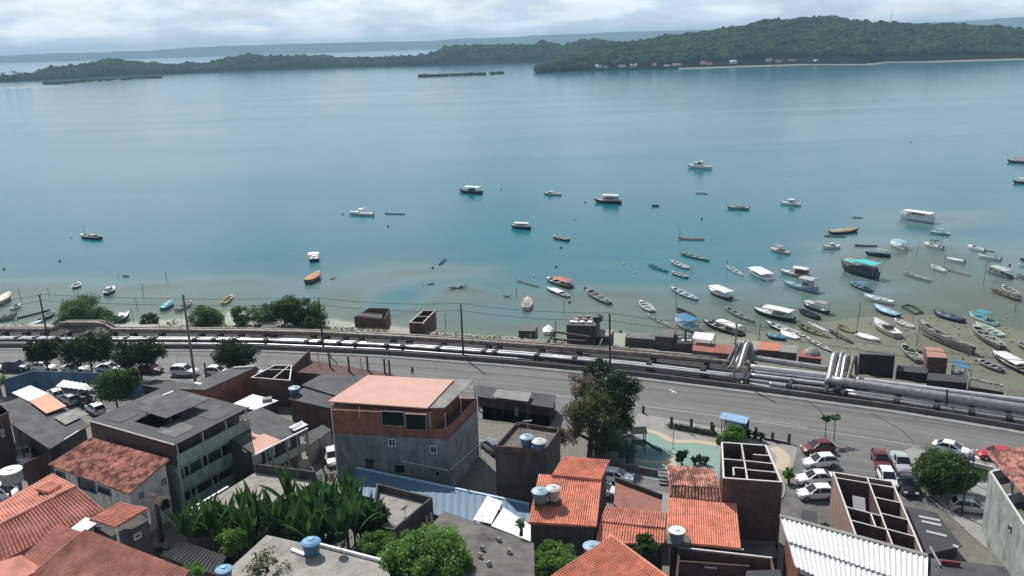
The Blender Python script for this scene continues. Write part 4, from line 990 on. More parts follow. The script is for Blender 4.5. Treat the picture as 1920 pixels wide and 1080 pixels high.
Q = quad((921, 986, 6.3), (995, 1015, 6.2), (995, 985, 6.3), (944, 951, 6.4)); h = house('white_sheet_cover', 'second white sheet beside the wall of the orange roof', Q, 5.6, 'sheet cover'); slab(Q, whiter, h, .05)
for x, y in ((925, 986), (990, 1012)): post(h, x, y, 5.6, 6.2, .05)
Q = quad((694, 986, 8), (738, 993, 8), (811, 932, 8), (706, 906, 8))
h = house('parapet_house', 'small house with a pale floor inside dark roof parapets', Q, 4.5); walls(atz(Q, 7.1), 4, plastd, h); ring(Q, 7.0, .18, plastd, h, 'parapet', cap=None); slab(atz(inset(order(Q), .2), 7.25), roofl, h, .1, 'roof_floor')
for x, y in ((808, 962), (800, 968)): post(h, x, y, 4, 6.6, .1, whitecap)
Q = quad((690, 1120, 12), (1003, 1110, 12), (1001, 1018, 12), (832, 958, 12))
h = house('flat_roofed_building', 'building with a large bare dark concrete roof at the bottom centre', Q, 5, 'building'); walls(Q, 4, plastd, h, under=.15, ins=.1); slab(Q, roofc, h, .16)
for x, y in ((905, 1030), (900, 1043), (935, 1012), (955, 1035), (838, 1011), (917, 1058)):
    p = P(x, y, 12.1); mb = MB(); mb.box((p.x, p.y, 12.2), (.35, .25, .35), x * .1, (.3, .2)); mb.build('rubble_lump', roofl, h)
Q = quad((360, 1130, 13), (745, 1120, 13), (722, 1053, 13), (500, 1003, 13))
h = house('flat_roofed_building', 'pale flat roof carrying the blue water tank at the bottom', Q, 5.5, 'building'); walls(Q, 4.5, plastd, h, under=.15, ins=.1); slab(Q, roofl, h, .16)
mb = MB(); mb.beam(V3((600, 1021, 13.15)), V3((724, 1053, 13.15)), .2, .22); mb.build('wall_cap', whiter, h)
mb = MB(); mb.beam(V3((547, 1030, 13.1)), V3((572, 1040, 13.1)), .35, .15); mb.build('plank', whiter, h)
Q = quad((408, 1080, 9.5), (300, 1042, 9.5), (347, 1016, 10.2), (425, 1043, 10.2))
h = house('corrugated_shed', 'dark corrugated shed among the banana plants', Q, 6, 'shed'); rib_roof([Q[2], Q[3], Q[0], Q[1]], fibre, h, .3, .05); walls(Q, 4.5, plastd, h, under=.12, ins=.2)

# ---- centre right ----
Q = quad((928, 836, 11), (1023, 843, 11), (1050, 804, 11), (969, 791, 11))
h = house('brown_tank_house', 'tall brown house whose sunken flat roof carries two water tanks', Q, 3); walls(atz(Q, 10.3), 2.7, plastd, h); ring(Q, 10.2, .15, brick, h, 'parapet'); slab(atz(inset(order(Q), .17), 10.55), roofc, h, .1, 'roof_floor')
tank(988, 836, 10.8, 1.4, 1., 'dark blue tank with a pale lid, left of the pair on the brown house'); tank(1011, 841, 10.8, 1.45, .8, 'wide tank with a whitish lid, right of the pair on the brown house', tank_b, tank_w, .3)
slab(quad((948, 842, 10.2), (1000, 850, 10.2), (1003, 842, 10.4), (952, 834, 10.4)), fibred, h, .08, 'front_awning')
mb = MB(); p = P(989, 850, 10.2); mb.tube([p, Vector((p.x, p.y, 3))], .09, 6); mb.build('drain_pipe', frame_w, h)
# orange tiled house
Q = quad((1010, 890, 10.7), (1129, 898, 10.7), (1119, 988, 9.6), (990, 981, 9.6)); Q2 = quad((1056, 857, 11.2), (1144, 864, 11.2), (1127, 901, 10.85), (1034, 892, 10.85))
h = house('orange_tiled_house', 'orange clay-tiled house with two tanks standing on its roof', Q, 4); tile_roof(Q, tile_m, h, .21, name='roof_slope'); tile_roof(Q2, tile_m, h, .21, name='roof_slope')
walls([Q2[0], Q2[1], Q[2], Q[3]], 3.5, plastd, h, under=.35, ins=.35)
tank(1013, 939, 10.5, 1.5, 1.0, 'blue-grey tank, left of the pair on the orange tiled roof', mat('grey blue tank', (.15, .2, .24), .6), tank_l); tank(1038, 936, 10.5, 1.3, 1.1, 'whitish domed tank, right of the pair on the orange tiled roof', tank_g, tank_w, .3)
st = [V3((1000, 945, 10.45)), V3((1052, 945, 10.45)), V3((1052, 932, 10.45)), V3((1000, 932, 10.45))]; slab(st, woodd, h, .12, 'tank_stand')
# pink wall yard, middle tiled roofs
Q = quad((1150, 952, 7.2), (1241, 962, 7.2), (1241, 935, 7.2), (1154, 902, 7.2))
h = house('pink_walled_yard', 'pink-plastered flat roof between the two orange roofs', Q, 4, 'house'); walls(Q, 3.5, brick, h, under=.1, ins=.02); slab(Q, mat('pink plaster', (.33, .145, .11), .9, var=.15, scale=.6, kind='stain'), h, .1)
mb = MB(); mb.beam(Q[3] + Vector((0, 0, .25)), Q[2] + Vector((0, 0, .25)), .2, .5); mb.build('parapet', plastd, h)
Q = quad((1136, 950, 9.6), (1250, 962, 9.6), (1248, 991, 9.2), (1124, 978, 9.2)); Q2 = quad((1124, 978, 9.1), (1248, 991, 9.1), (1247, 1020, 8.5), (1116, 1020, 8.5))
h = house('tiled_link_roof', 'clay-tiled double roof joining the left and right orange roofs', Q, 4); tile_roof(Q, tile_f, h, .22, name='roof_slope'); tile_roof(Q2, tile_m, h, .25, name='roof_slope'); walls([Q[0], Q[1], Q2[2], Q2[3]], 3.5, plastd, h, under=.45, ins=.3)
Q = quad((1253, 933, 10.1), (1381, 946, 10.1), (1390, 1029, 9.2), (1250, 1017, 9.2)); Q2 = quad((1251, 874, 10.7), (1340, 881, 10.7), (1352, 918, 10.3), (1255, 912, 10.3)); Q3 = quad((1255, 912, 10.2), (1352, 918, 10.2), (1356, 944, 10.05), (1254, 934, 10.05))
h = house('orange_tiled_house', 'orange clay-tiled house with a crumbling upper roof beside the roofless tower', Q, 4); tile_roof(Q, tile_m, h, .2, name='roof_slope'); tile_roof(Q2, mat('crumbling tile', (.70, .38, .31), .9, var=.3, kind='oldtile'), h, .22, amp=.08, name='crumbling_slope', label='crumbling pinkish upper roof slope'); tile_roof(Q3, mat('broken tile', (.30, .13, .10), .9, kind='oldtile', var=.3), h, .3, amp=.09, name='broken_strip', label='strip of broken and missing tiles')
walls([Q2[0], Q2[1], Q[2], Q[3]], 3.5, plastd, h, under=.4, ins=.35)
mb = MB(); mb.beam(Q[3] + Vector((1.5, 0, -.1)), Q[2] + Vector((.2, 0, -.1)), .14, .12); mb.build('gutter', whitecap, h)
tank(1269, 1014, 9.75, 1.35, 1.0, 'blue tank with a white lid on the lower edge of the right orange roof', mat('slate tank', (.14, .18, .23), .6), tank_w, .12)
slab(quad((1250, 1019, 9.7), (1292, 1022, 9.7), (1292, 1004, 9.7), (1250, 1001, 9.7)), dconc, h, .3, 'tank_stand')
# roofless brown tower
Q = quad((1355, 897, 12.6), (1467, 905, 12.6), (1437, 835, 12.6), (1352, 829, 12.6))
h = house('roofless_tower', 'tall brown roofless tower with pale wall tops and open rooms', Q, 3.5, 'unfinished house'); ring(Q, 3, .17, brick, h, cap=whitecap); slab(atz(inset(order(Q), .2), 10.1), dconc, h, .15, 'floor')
for p, q in (((0, .52), (.62, .50)), ((.42, 0), (.45, .98)), ((.62, .5), (.98, .48)), ((.45, .27), (.98, .25)), ((.2, .1), (.2, .3)), ((.64, .7), (.96, .7)), ((.2, .3), (.43, .3))): inwall(Q, p, q, 10.1, .13, brick, h, whitecap, dz=.01)
window(h, Q[0], Q[1], 1380, 925, 1381, 926, plastd, glass_d, 'vent', bars=0, fw=.02)
mb = MB(); p = P(1372, 892, 10.3); mb.box(p, (1.3, .3, .2), .2); mb.build('plank_pile', roofl, h)
# bottom tile roof and bottom dark walls
Q = quad((1145, 1006, 12), (1262, 1092, 12), (1190, 1190, 9.8), (1020, 1090, 9.8))
h = house('tiled_house', 'clay-tiled roof corner rising from the bottom edge in the middle', Q, 5); tile_roof(Q, tile_m, h, .24); walls(Q, 4, plastd, h, under=.2, ins=.3)
mb = MB(); mb.tube([Q[0] + Vector((0, 0, .08)), Q[1] + Vector((0, 0, .08))], .12, 8); mb.build('ridge_cap', tile_m, h)
Q = quad((1262, 1130, 9.2), (1470, 1150, 9.2), (1448, 1047, 9.2), (1272, 1027, 9.2))
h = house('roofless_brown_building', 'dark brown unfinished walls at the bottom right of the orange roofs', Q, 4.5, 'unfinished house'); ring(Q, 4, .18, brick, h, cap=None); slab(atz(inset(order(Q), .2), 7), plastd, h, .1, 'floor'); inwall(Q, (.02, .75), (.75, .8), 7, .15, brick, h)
mb = MB(); mb.beam(V3((1313, 1062, 8.8)), V3((1344, 1065, 8.8)), .1, .1); mb.build('white_rail', whiter, h)
mb = MB(); mb.beam(Q[3] + Vector((0, 0, .05)), Q[2] + Vector((0, 0, .05)), .16, .08); mb.build('wall_cap', whitecap, h)
slab(quad((1395, 1095, 9.3), (1470, 1100, 9.3), (1462, 1068, 9.3), (1400, 1070, 9.3)), fibred, h, .1, 'roof_sheet')
slab(quad((1390, 1040, 6.6), (1460, 1046, 6.6), (1452, 1015, 6.6), (1386, 1010, 6.6)), roofc, h, .1, 'lower_slab')
# roofless maze house
Q = quad((1603, 1004, 7.8), (1732, 1039, 7.8), (1674, 903, 7.8), (1561, 885, 7.8))
h = house('roofless_room_house', 'unfinished house of many roofless rooms beside the parked cars', Q, 3.5, 'unfinished house'); ring(Q, 3, .16, brickp, h, cap=whitecap); slab(atz(inset(order(Q), .2), 4.6), conc, h, .15, 'floor')
for p, q in (((.56, 0), (.58, .99)), ((.01, .9), (.99, .9)), ((.01, .42), (.56, .40)), ((.01, .22), (.57, .21)), ((.58, .68), (.99, .67)), ((.58, .44), (.99, .43)), ((.57, .22), (.99, .21)), ((.4, .22), (.4, .41))): inwall(Q, p, q, 4.6, .13, brick, h, whitecap, dz=.01)
dp = thing('door_panel', 'pale door panel leaning inside the largest roofless room', 'door', tuple(P(1600, 945, 4.6)), world=True)
a_, b_ = lerp2(Q, .24, .52), lerp2(Q, .44, .52); bb = lerp2(Q, .24, .72); cc2 = lerp2(Q, .44, .72)
a_.z = b_.z = 4.8; bb.z = cc2.z = 7.2; mb = MB(); mb.prism([a_, b_, cc2, bb], [p + Vector((0, -.02, .1)) for p in (a_, b_, cc2, bb)]); mb.build('panel', frame_w, dp); mb = MB(); m1 = a_.lerp(bb, .5); m2 = b_.lerp(cc2, .5); mb.beam(m1 + Vector((0, -.05, .14)), m2 + Vector((0, -.05, .14)), .06, .06); mb.build('rail', plast, dp)
# white corrugated roof
Q = quad((1462, 970, 10.6), (1740, 1045, 10.6), (1738, 1105, 10.0), (1476, 1015, 10.1)); Q2 = quad((1476, 1012, 10.0), (1738, 1100, 9.9), (1735, 1180, 9.2), (1490, 1062, 9.3))
h = house('white_corrugated_shed', 'shed with a bright white corrugated roof at the bottom right', Q, 5, 'shed'); rib_roof(Q, whiter, h, .42, .07, 'roof_sheet'); rib_roof(Q2, whiter, h, .42, .07, 'roof_sheet')
walls([Q[0], Q[1], Q2[2], Q2[3]], 4, brickr, h, under=.6, ins=.4)
mb = MB(); mb.beam(Q[0] + Vector((0, .1, .1)), Q[1] + Vector((0, .1, .1)), .4, .16); mb.build('ridge_flashing', conc, h)
Q = quad((1500, 1075, 8.8), (1745, 1160, 8.8), (1740, 1120, 9.0), (1495, 1050, 9.0)); slab(Q, whiter, h, .04, 'plastic_sheet')
Q = quad((1735, 1040, 5.6), (1804, 1024, 5.6), (1757, 961, 5.6), (1692, 947, 5.6))
h = house('striped_dark_roof', 'dark flat roof with white skylight strips by the sloping lane', Q, 3, 'shed'); slab(Q, fibred, h, .12); walls(Q, 2.8, plastd, h, under=.12, ins=.3)
for x0, y0, x1, y1 in ((1723, 968, 1763, 976), (1728, 977, 1765, 985), (1737, 996, 1775, 1005), (1787, 1022, 1797, 1026)):
    mb = MB(); mb.beam(V3((x0, y0, 5.64)), V3((x1, y1, 5.64)), .4, .03); mb.build('skylight_strip', translu, h)
Q = quad((1748, 1130, 8), (1925, 1130, 8), (1885, 1062, 8), (1745, 1046, 8))
h = house('dark_flat_roof_house', 'dark flat-roofed house at the bottom right with a red parapet piece', Q, 4.5); walls(Q, 4, plastd, h, under=.1, ins=.1); slab(Q, fibre, h, .12)
mb = MB(); mb.beam(V3((1765, 1054, 8.2)), V3((1800, 1058, 8.2)), .2, .4); mb.build('parapet', mat('dark red paint', (.16, .03, .03), .8), h); mb = MB(); mb.beam(V3((1744, 1025, 9.2)), V3((1763, 1060, 8.2)), .12, .12); mb.build('white_rail', whiter, h)
# right edge building
Q = quad((1905, 1085, 9.0), (2120, 1050, 9.0), (2020, 880, 9.0), (1855, 884, 9.0)); Q = quad((1936, 1010, 9.6), (2100, 960, 9.6), (2000, 850, 9.6), (1855, 884, 9.6))
h = house('grey_green_building', 'stained pale grey building filling the right edge', Q, 3.5, 'building'); ring(Q, 2.8, .2, plasta, h, 'wall', cap=whitecap); slab(atz(inset(order(Q), .22), 8.6), roofc, h, .15, 'terrace_floor')
inwall(Q, (.02, .6), (.9, .6), 8.6, .15, plasta, h, whitecap)
RQ = quad((1848, 847, 12.2), (2010, 830, 12.2), (2090, 930, 11.2), (1935, 945, 11.2)); tile_roof([RQ[0], RQ[1], RQ[2], RQ[3]], mat('mossy pink tile', (.52, .25, .20), .9, kind='oldtile', var=.2), h, .3)
for t_, s_ in ((.45, .1), (.05, .75), (.95, .1)):
    p = lerp2(RQ, s_, t_); mb = MB(); mb.box((p.x, p.y, 10.1), (.25, .25, 3.4 if t_ < .9 else 2.4)); mb.build('column', plasta, h)
window(h, Q[0], Q[3], 1893, 984, 1897, 996, plasta, glass_d, bars=0, fw=.04)
# carport and dark flat shed behind the central building
Q = quad((893, 765, 5.2), (1032, 786, 5.2), (1043, 741, 5.2), (893, 722, 5.2))
h = house('dark_roadside_shed', 'dark flat roadside shed right of the brick building', Q, 3, 'shed'); Qb = [lerp2(Q, 0, .5), lerp2(Q, 1, .45), Q[2], Q[3]]
slab(Qb, fibred, h, .12); walls([lerp2(Qb, 0, .4), lerp2(Qb, 1, .4), Qb[2], Qb[3]], 2.8, plastd, h, under=.12, ins=.15)
for t_ in (.03, .35, .7, .97): p = lerp2(Qb, t_, .03); mb = MB(); mb.box((p.x, p.y, 4.), (.16, .16, 2.2)); mb.build('post', plastd, h)
Q = quad((923, 744, 5.7), (990, 753, 5.7), (997, 736, 5.9), (932, 729, 5.9)); h = house('grey_carport_roof', 'light grey sheet canopy over the dark roadside shed', Q, 3, 'canopy'); slab(Q, fibrel, h, .07)
for x, y in ((925, 744), (988, 752)): post(h, x, y, 3, 5.65, .06, dconc)
br_ = tank(969, 779, 3, .6, 1., 'small pale barrel in the yard behind the brick building', mat('barrel', (.25, .3, .33), .6), mat('barrel lid', (.4, .42, .42), .6), .05, False); br_['category'] = 'barrel'; br_.name = 'barrel'; del br_['group']
pl = MB(); q = quad((905, 790, 3.02), (1030, 800, 3.02), (1045, 770, 3.02), (905, 755, 3.02)); pl.face(q); struct('pavement', pl, mat('yard concrete', (.22, .20, .16), .9, var=.2, scale=.4, kind='stain'))
# left-edge street tank
tank(24, 902, 7.2, 2.2, 1.3, 'large grey concrete tank on legs at the left edge', tank_g, tank_w, .15, False)
h = thing('tank_stand', 'tall blue-grey leg frame under the large grey tank', 'tank stand', tuple(P(24, 905, 3)), world=True)
for x, y in ((14, 903), (34, 903), (12, 897), (36, 897)): post(h, x, y, 3, 7.2, .1, plastb, 'leg')
slab(quad((8, 908, 7.15), (40, 908, 7.15), (42, 892, 7.15), (8, 892, 7.15)), plastb, h, .12, 'deck')
h = thing('alley_wall', 'dark brown wall between the old tiled roof and the left carport', 'wall', tuple(P(70, 860, 3)), world=True)
mb = MB(); p, q = P(45, 868, 6), P(105, 840, 6); mb.beam(Vector((p.x, p.y, 4.4)), Vector((q.x, q.y, 4.4)), .2, 3.2); mb.build('wall', brick, h)
# ================================================================ STREETS, PLAZA, PLANTS, CARS, PEOPLE
def flat(name, pts, z, m, sub=0):
    q = [P(x, y, z) for x, y in pts]
    mb = MB(); c = sum(q, Vector()) / len(q)
    bm = bmesh.new(); vs = [bm.verts.new(p) for p in q]; bm.faces.new(vs); bmesh.ops.triangulate(bm, faces=bm.faces[:])
    for f in bm.faces:
        v = [l.vert.co.copy() for l in f.loops]
        if f.normal.z < 0: v = v[::-1]
        mb.face(v)
    bm.free(); return struct(name, mb, m)
# the town lane and parking street (ground is a plane at 3 m down to y = 72, so these lie flat)
flat('street', [(1478, 1000), (1452, 905), (1470, 845), (1500, 812), (1700, 840), (1712, 880), (1760, 960), (1790, 990)], 3.012, worn)
flat('street', [(0, 700), (500, 704), (560, 715), (500, 760), (250, 760), (0, 800)], 3.008, worn)
flat('street', [(560, 900), (690, 905), (640, 800), (605, 790)], 3.01, worn)
flat('street', [(1126, 868), (1252, 878), (1258, 935), (1128, 925)], 3.012, asphalt)
pavem = mat('pale pavement', (.27, .265, .25), .9, var=.12, scale=.9, bump=.1)
teal = mat('teal play surface', (.20, .31, .27), .85, var=.06, scale=.8)
cream = mat('cream play surface', (.46, .40, .29), .85, var=.06, scale=.8)
flat('plaza', [(1195, 775), (1262, 786), (1352, 803), (1480, 828), (1496, 840), (1478, 905), (1440, 930), (1255, 905), (1180, 892), (1160, 850)], 3.05, pavem)
flat('playground', [(1211, 812), (1235, 818), (1258, 833), (1300, 831), (1345, 838), (1356, 880), (1330, 905), (1225, 900), (1190, 870), (1195, 830)], 3.056, teal)
def curve_band(pts, wd, z, m, name):
    pts = smooth_curve([P(x, y, z) for x, y in pts], 2); mb = MB(); r1, r2 = [], []
    for i, p in enumerate(pts):
        t = (pts[min(i + 1, len(pts) - 1)] - pts[max(i - 1, 0)]).normalized(); n = Vector((-t.y, t.x, 0)) * wd / 2; r1.append(p - n); r2.append(p + n)
    mb.grid([r1, r2]); return struct(name, mb, m)
curve_band([(1208, 806), (1235, 812), (1262, 829), (1300, 826), (1345, 834)], .9, 3.062, cream, 'playground')
curve_band([(1192, 862), (1230, 868), (1262, 862)], .8, 3.062, cream, 'playground')
curve_band([(1448, 838), (1466, 850), (1470, 862), (1462, 880)], 1.5, 3.062, cream, 'playground')
flat('playground', [(1248, 858), (1265, 858), (1270, 875), (1250, 885)], 3.066, cream)
# planted island at the right, grass
flat('pavement', [(1695, 845), (1712, 838), (1860, 862), (1870, 880), (1848, 1000), (1852, 1030), (1800, 985), (1745, 925)], 3.05, pavem)
grassm = mat('grass soil', (.075, .10, .04), .95, var=.35, scale=.8, bump=.3)
flat('lawn', [(1722, 858), (1748, 858), (1772, 925), (1765, 930), (1745, 905)], 3.056, grassm); flat('lawn', [(1812, 868), (1852, 876), (1850, 900), (1812, 905)], 3.056, grassm)
wl = thing('low_wall', 'low white wall across the planted island at the right', 'wall', tuple(P(1830, 865, 3)), world=True)
mb = MB(); mb.beam(P(1806, 868, 3.35), P(1862, 880, 3.35), .2, .7); mb.build('wall', whitecap, wl)
kb = MB()
for pts in ([(1700, 868), (1716, 900), (1738, 932), (1780, 965), (1806, 990)], [(1470, 900), (1472, 925), (1462, 940), (1445, 938)]):
    q = smooth_curve([P(x, y, 3.) for x, y in pts], 2); r = [[p + Vector((dx, 0, dz)) for p in q] for dx, dz in ((-.1, 0), (-.1, .13), (.1, .13), (.1, 0))]
    mb = MB(); mb.grid(r); struct('kerb', mb, conc)
ramp_ = mat('retaining concrete', (.2, .2, .19), .9, var=.2, kind='streak')
rw = thing('retaining_wall', 'low grey retaining wall behind the white car below the playground', 'wall', tuple(P(1190, 890, 3)), world=True)
mb = MB(); mb.beam(P(1150, 872, 3.4), P(1234, 888, 3.4), .25, .9); mb.build('wall', ramp_, rw)
stp = thing('steps', 'short flight of dark concrete steps left of the crumbling roof', 'steps', tuple(P(1243, 900, 3)), world=True)
for k in range(5):
    a_, b_ = P(1236, 880 + k * 6.5, 3.9 - k * .18), P(1251, 882 + k * 6.5, 3.9 - k * .18); mb = MB(); mb.beam(a_, b_, .32, .16); mb.build('step', ramp_, stp)
flat('pavement', [(1215, 965), (1255, 965), (1255, 925), (1232, 920)], 3.03, pavem)

# bollards and dark hedge kerb along the plaza
hedge = leafmat('hedge leaf', (.012, .025, .008), (.05, .085, .025), .2)
def leaves(pts, size, m, parent, name='crown', quads=True, up=.3):
    """many small leaf faces at the given points"""
    n = len(pts); pts = np.asarray(pts, dtype=float); s = size * rng.uniform(.6, 1.3, n)
    a = rng.normal(0, 1, (n, 3)); a /= np.linalg.norm(a, axis=1)[:, None]; b_ = rng.normal(0, 1, (n, 3)); b_ = np.cross(a, b_); b_ /= np.linalg.norm(b_, axis=1)[:, None]
    a *= s[:, None]; b_ *= (s * .6)[:, None]
    V = np.stack([pts - a * .5, pts + b_ * .5, pts + a * .5, pts - b_ * .5], 1).reshape(-1, 3); F = np.arange(4 * n).reshape(-1, 4)
    return meshfast(name, V, F, m, parent=parent)
def blobpts(c, r, n, sq=.8, clumps=None, rad=None):
    """points gathered in clumps spread over an uneven crown"""
    k = clumps or max(18, int(r * 15)); out = []
    u = rng.normal(0, 1, (k, 3)); u /= np.linalg.norm(u, axis=1)[:, None]; rr = r * rng.uniform(.2, 1., k) ** .5 * .86
    C_ = u * rr[:, None] * np.array([1, 1, sq]); cr_ = (rad or r * .36) * rng.uniform(.6, 1.25, k)
    idx = rng.integers(0, k, n); v = rng.normal(0, 1, (n, 3)); v /= np.linalg.norm(v, axis=1)[:, None]; v *= (rng.random(n) ** .45)[:, None] * cr_[idx][:, None]
    return C_[idx] + v * np.array([1, 1, .8]) + np.array(c), C_ + np.array(c)
bark = mat('bark', (.045, .036, .028), .95, var=.35, scale=4, bump=.3)
def tree(x, y, zb, h, r, lab, m, n=3500, size=.34, lobes=None, sq=.8, trunk=.14, name='tree', cat='tree', group=None, at=None, cl=None, crad=None):
    p = P(x, y, zb)
    if at is not None: p = P(x, y, at); p.z = zb
    t = thing(name, lab, cat, tuple(p), group=group)
    pts, cs = [], []
    for (dx, dy, dz, rr) in (lobes or [(0, 0, 0, 1.)]):
        a, c = blobpts((dx * r, dy * r, h - r * sq + dz * r), r * rr, int(n * rr * 1.7), sq, cl, crad); pts.append(a); cs.append(c)
    pts = np.concatenate(pts); cs = np.concatenate(cs)
    leaves(pts[pts[:, 2] > .05], size, m, t)
    mb = MB(); th = max(.3, (h - 2 * r * sq) + .3 * r); mb.tube([(0, 0, -.2), (.05, 0, th * .5), (0, .04, th)], [trunk * 1.3, trunk, trunk * .85], 7); mb.build('trunk', bark, t)
    for k in range(5):
        c = cs[rng.integers(0, len(cs))]; mb = MB(); s0 = Vector((0, 0, th * .95)); e_ = Vector(c); mid = s0.lerp(e_, .5) + Vector((0, 0, .2)); mb.tube([s0, mid, e_], [trunk * .6, trunk * .4, .03], 5); mb.build('limb', bark, t)
    return t
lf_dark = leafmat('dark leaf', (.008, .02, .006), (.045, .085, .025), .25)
lf_mid = leafmat('mid leaf', (.018, .045, .012), (.10, .17, .045), .35)
lf_bright = leafmat('bright leaf', (.05, .12, .02), (.24, .40, .09), .4)
lf_olive = leafmat('olive leaf', (.03, .05, .02), (.15, .17, .06), .35)
lf_dry = leafmat('dry leaf', (.06, .045, .035), (.26, .2, .15), .3)
lf_grey = leafmat('grey green leaf', (.035, .08, .03), (.18, .27, .12), .4)
lf_ban = leafmat('banana leaf', (.015, .048, .014), (.07, .15, .04), .35)
# roadside trees
g_ = 'dark round trees along the parked cars'
tree(92, 705, 3, 6.9, 3.0, 'dark spreading tree, leftmost of the roadside trees', lf_dark, 4200, .32, [(-.35, 0, -.1, .8), (.3, .1, 0, .85)], group=g_)
tree(174, 706, 3, 7.6, 3.7, 'tallest dark tree over the parked cars, second from the left', lf_dark, 5200, .32, [(-.35, 0, -.1, .85), (.35, 0, .05, .85)], group=g_)
tree(266, 712, 3, 7.3, 3.5, 'dark tree over the reddish parked car', lf_dark, 4600, .32, [(-.3, 0, 0, .85), (.4, 0, 0, .8)], group=g_)
tree(447, 706, 3, 6.4, 3.2, 'dark round tree between the white car and the unfinished room', lf_dark, 4600, .3, [(-.2, 0, 0, .9), (.35, 0, -.05, .75)], group=g_)
tree(222, 778, 3, 7.0, 3.2, 'bright leafy tree in the blue yard', lf_mid, 4200, .36, [(0, 0, 0, 1), (.5, .2, .2, .6)])
tree(2, 742, 3, 3.2, 1.2, 'small bright bush at the left edge above the dark roof', lf_bright, 800, .3, name='bush', cat='bush')
# shore bushes
sg = 'bushes and trees on the beach behind the pipes'
tree(158, 615, 1.8, 6.2, 4.7, 'wide grey-green tree rising behind the pipe hump', lf_grey, 6500, .34, [(-.7, 0, -.45, .6), (0, 0, .1, .95), (.75, 0, -.3, .65)], group=sg, sq=.75)
tree(283, 612, 1.6, 2.7, 1.9, 'small dark bushy shrub on the sand right of the dark boat', lf_dark, 1500, .3, group=sg, name='shrub', cat='shrub')
tree(323, 617, 1.6, 1.7, 1.2, 'small dry brownish shrub on the sand', lf_dry, 500, .25, group=sg, name='shrub', cat='shrub')
tree(389, 616, 1.8, 5.3, 3.3, 'grey-green bushy tree just right of the tall leaning pole', lf_grey, 4200, .32, [(-.2, 0, 0, .9), (.4, 0, -.15, .75)], group=sg, sq=.9)
tree(456, 618, 1.8, 5.1, 2.1, 'slim pale green tree below the yellow canoe', lf_grey, 2200, .3, group=sg, sq=1.2)
tree(500, 616, 1.8, 5.2, 2.9, 'light green tree, left neighbour of the tallest shore tree', lf_grey, 3200, .3, group=sg, sq=.95)
tree(556, 616, 1.8, 6.8, 3.8, 'tallest dark green shore tree beside the orange-covered boat', lf_mid, 5600, .34, [(-.4, 0, .15, .75), (.4, 0, -.05, .8), (0, 0, -.5, .7)], group=sg, sq=.95)
tree(594, 622, 1.8, 5.2, 2.5, 'dark green bushy tree behind the second dark pole', lf_mid, 2600, .3, group=sg, sq=1.1)
# the large tree in the middle: three crowns of different foliage on one stem
T_ = thing('large_tree', 'large tree with dry, olive and dark crowns in the middle of the town', 'tree', tuple(P(1105, 868, 3)))
o_ = Vector(T_.location)
def crown_at(x, y, z, r, m_, n, nm, size=.3, sq=.85):
    c = P(x, y, z) - o_; a, cs = blobpts(tuple(c), r, n, sq); leaves(a, size, m_, T_, nm); return c
cA = crown_at(1108, 775, 8.6, 3.4, lf_olive, 9500, 'olive_crown'); cB = crown_at(1090, 722, 9.8, 2.1, lf_dry, 2600, 'dry_crown', .26); cC = crown_at(1155, 735, 9.4, 3.3, lf_dark, 9500, 'dark_crown')
cD = crown_at(1120, 695, 10.2, 2.0, lf_dark, 2600, 'dark_crown'); cE = crown_at(1062, 818, 6.6, 1.7, lf_dry, 1700, 'dry_crown', .26); cF = crown_at(1150, 818, 6.2, 2.4, lf_mid, 3200, 'green_crown'); cG = crown_at(1170, 790, 6.5, 1.6, lf_olive, 1500, 'olive_crown')
cH = crown_at(1148, 775, 8, 2.4, lf_dark, 3000, 'dark_crown')
mb = MB(); mb.tube([(0, 0, -.3), (.1, .1, 1.6), (.2, 0, 3.2)], [.45, .34, .3], 9); mb.build('trunk', bark, T_)
for c in (cA, cB, cC, cD, cE, cF, cG): mb = MB(); mb.tube([Vector((.2, 0, 3.)), Vector((.2, 0, 3.)).lerp(c, .5) + Vector((0, 0, .5)), c], [.24, .16, .05], 6); mb.build('limb', bark, T_)
tree(1128, 850, 3, 2.6, 1.7, 'pale dry shrub at the foot of the large tree', lf_dry, 1500, .26, name='shrub', cat='shrub')
tree(1176, 868, 3, 2.6, 1.4, 'bluish shaded shrub left of the play tower', leafmat('blue leaf', (.03, .07, .07), (.1, .2, .19), .2), 900, .28, name='shrub', cat='shrub')
# plaza plants
tree(1374, 832, 3, 2.6, 1.6, 'bright green bushy tree in front of the bus shelter', lf_bright, 2600, .26, [(-.2, 0, 0, .9), (.35, 0, -.1, .7), (-.8, 0, -.5, .5)])
tree(1278, 873, 3, 2.5, .75, 'narrow dark cypress shrub on the teal play surface', lf_dark, 1300, .2, sq=1.7, name='cypress_shrub', cat='shrub', cl=14, crad=.3)
for x, y, r, l in ((1302, 872, .5, 'left low rounded plant beside the cypress shrub'), (1312, 868, .6, 'tallest of the low plants beside the cypress shrub'), (1322, 872, .45, 'right low plant beside the cypress shrub')): tree(x, y, 3, 1.1, r, l, lf_dark, 350, .22, name='shrub', cat='shrub', group='low plants on the play surface')
tree(1771, 925, 3, 4.8, 3.0, 'round glossy green tree on the planted island at the right', lf_mid, 6500, .32, [(-.2, 0, 0, .95), (.35, 0, -.05, .75)], sq=.75)
for x, y, l in ((1546, 828, 'slim young tree with a small green crown, left of the pair'), (1563, 826, 'slim young tree with a sparse crown, right of the pair')): tree(x, y, 3, 3.6, .65, l, lf_mid, 260 if x < 1550 else 110, .26, trunk=.05, group='young trees by the parked cars')
tree(1478, 905, 3, 1.9, .8, 'bright potted plant on the white kerb at the corner', lf_bright, 500, .26, name='shrub', cat='shrub')
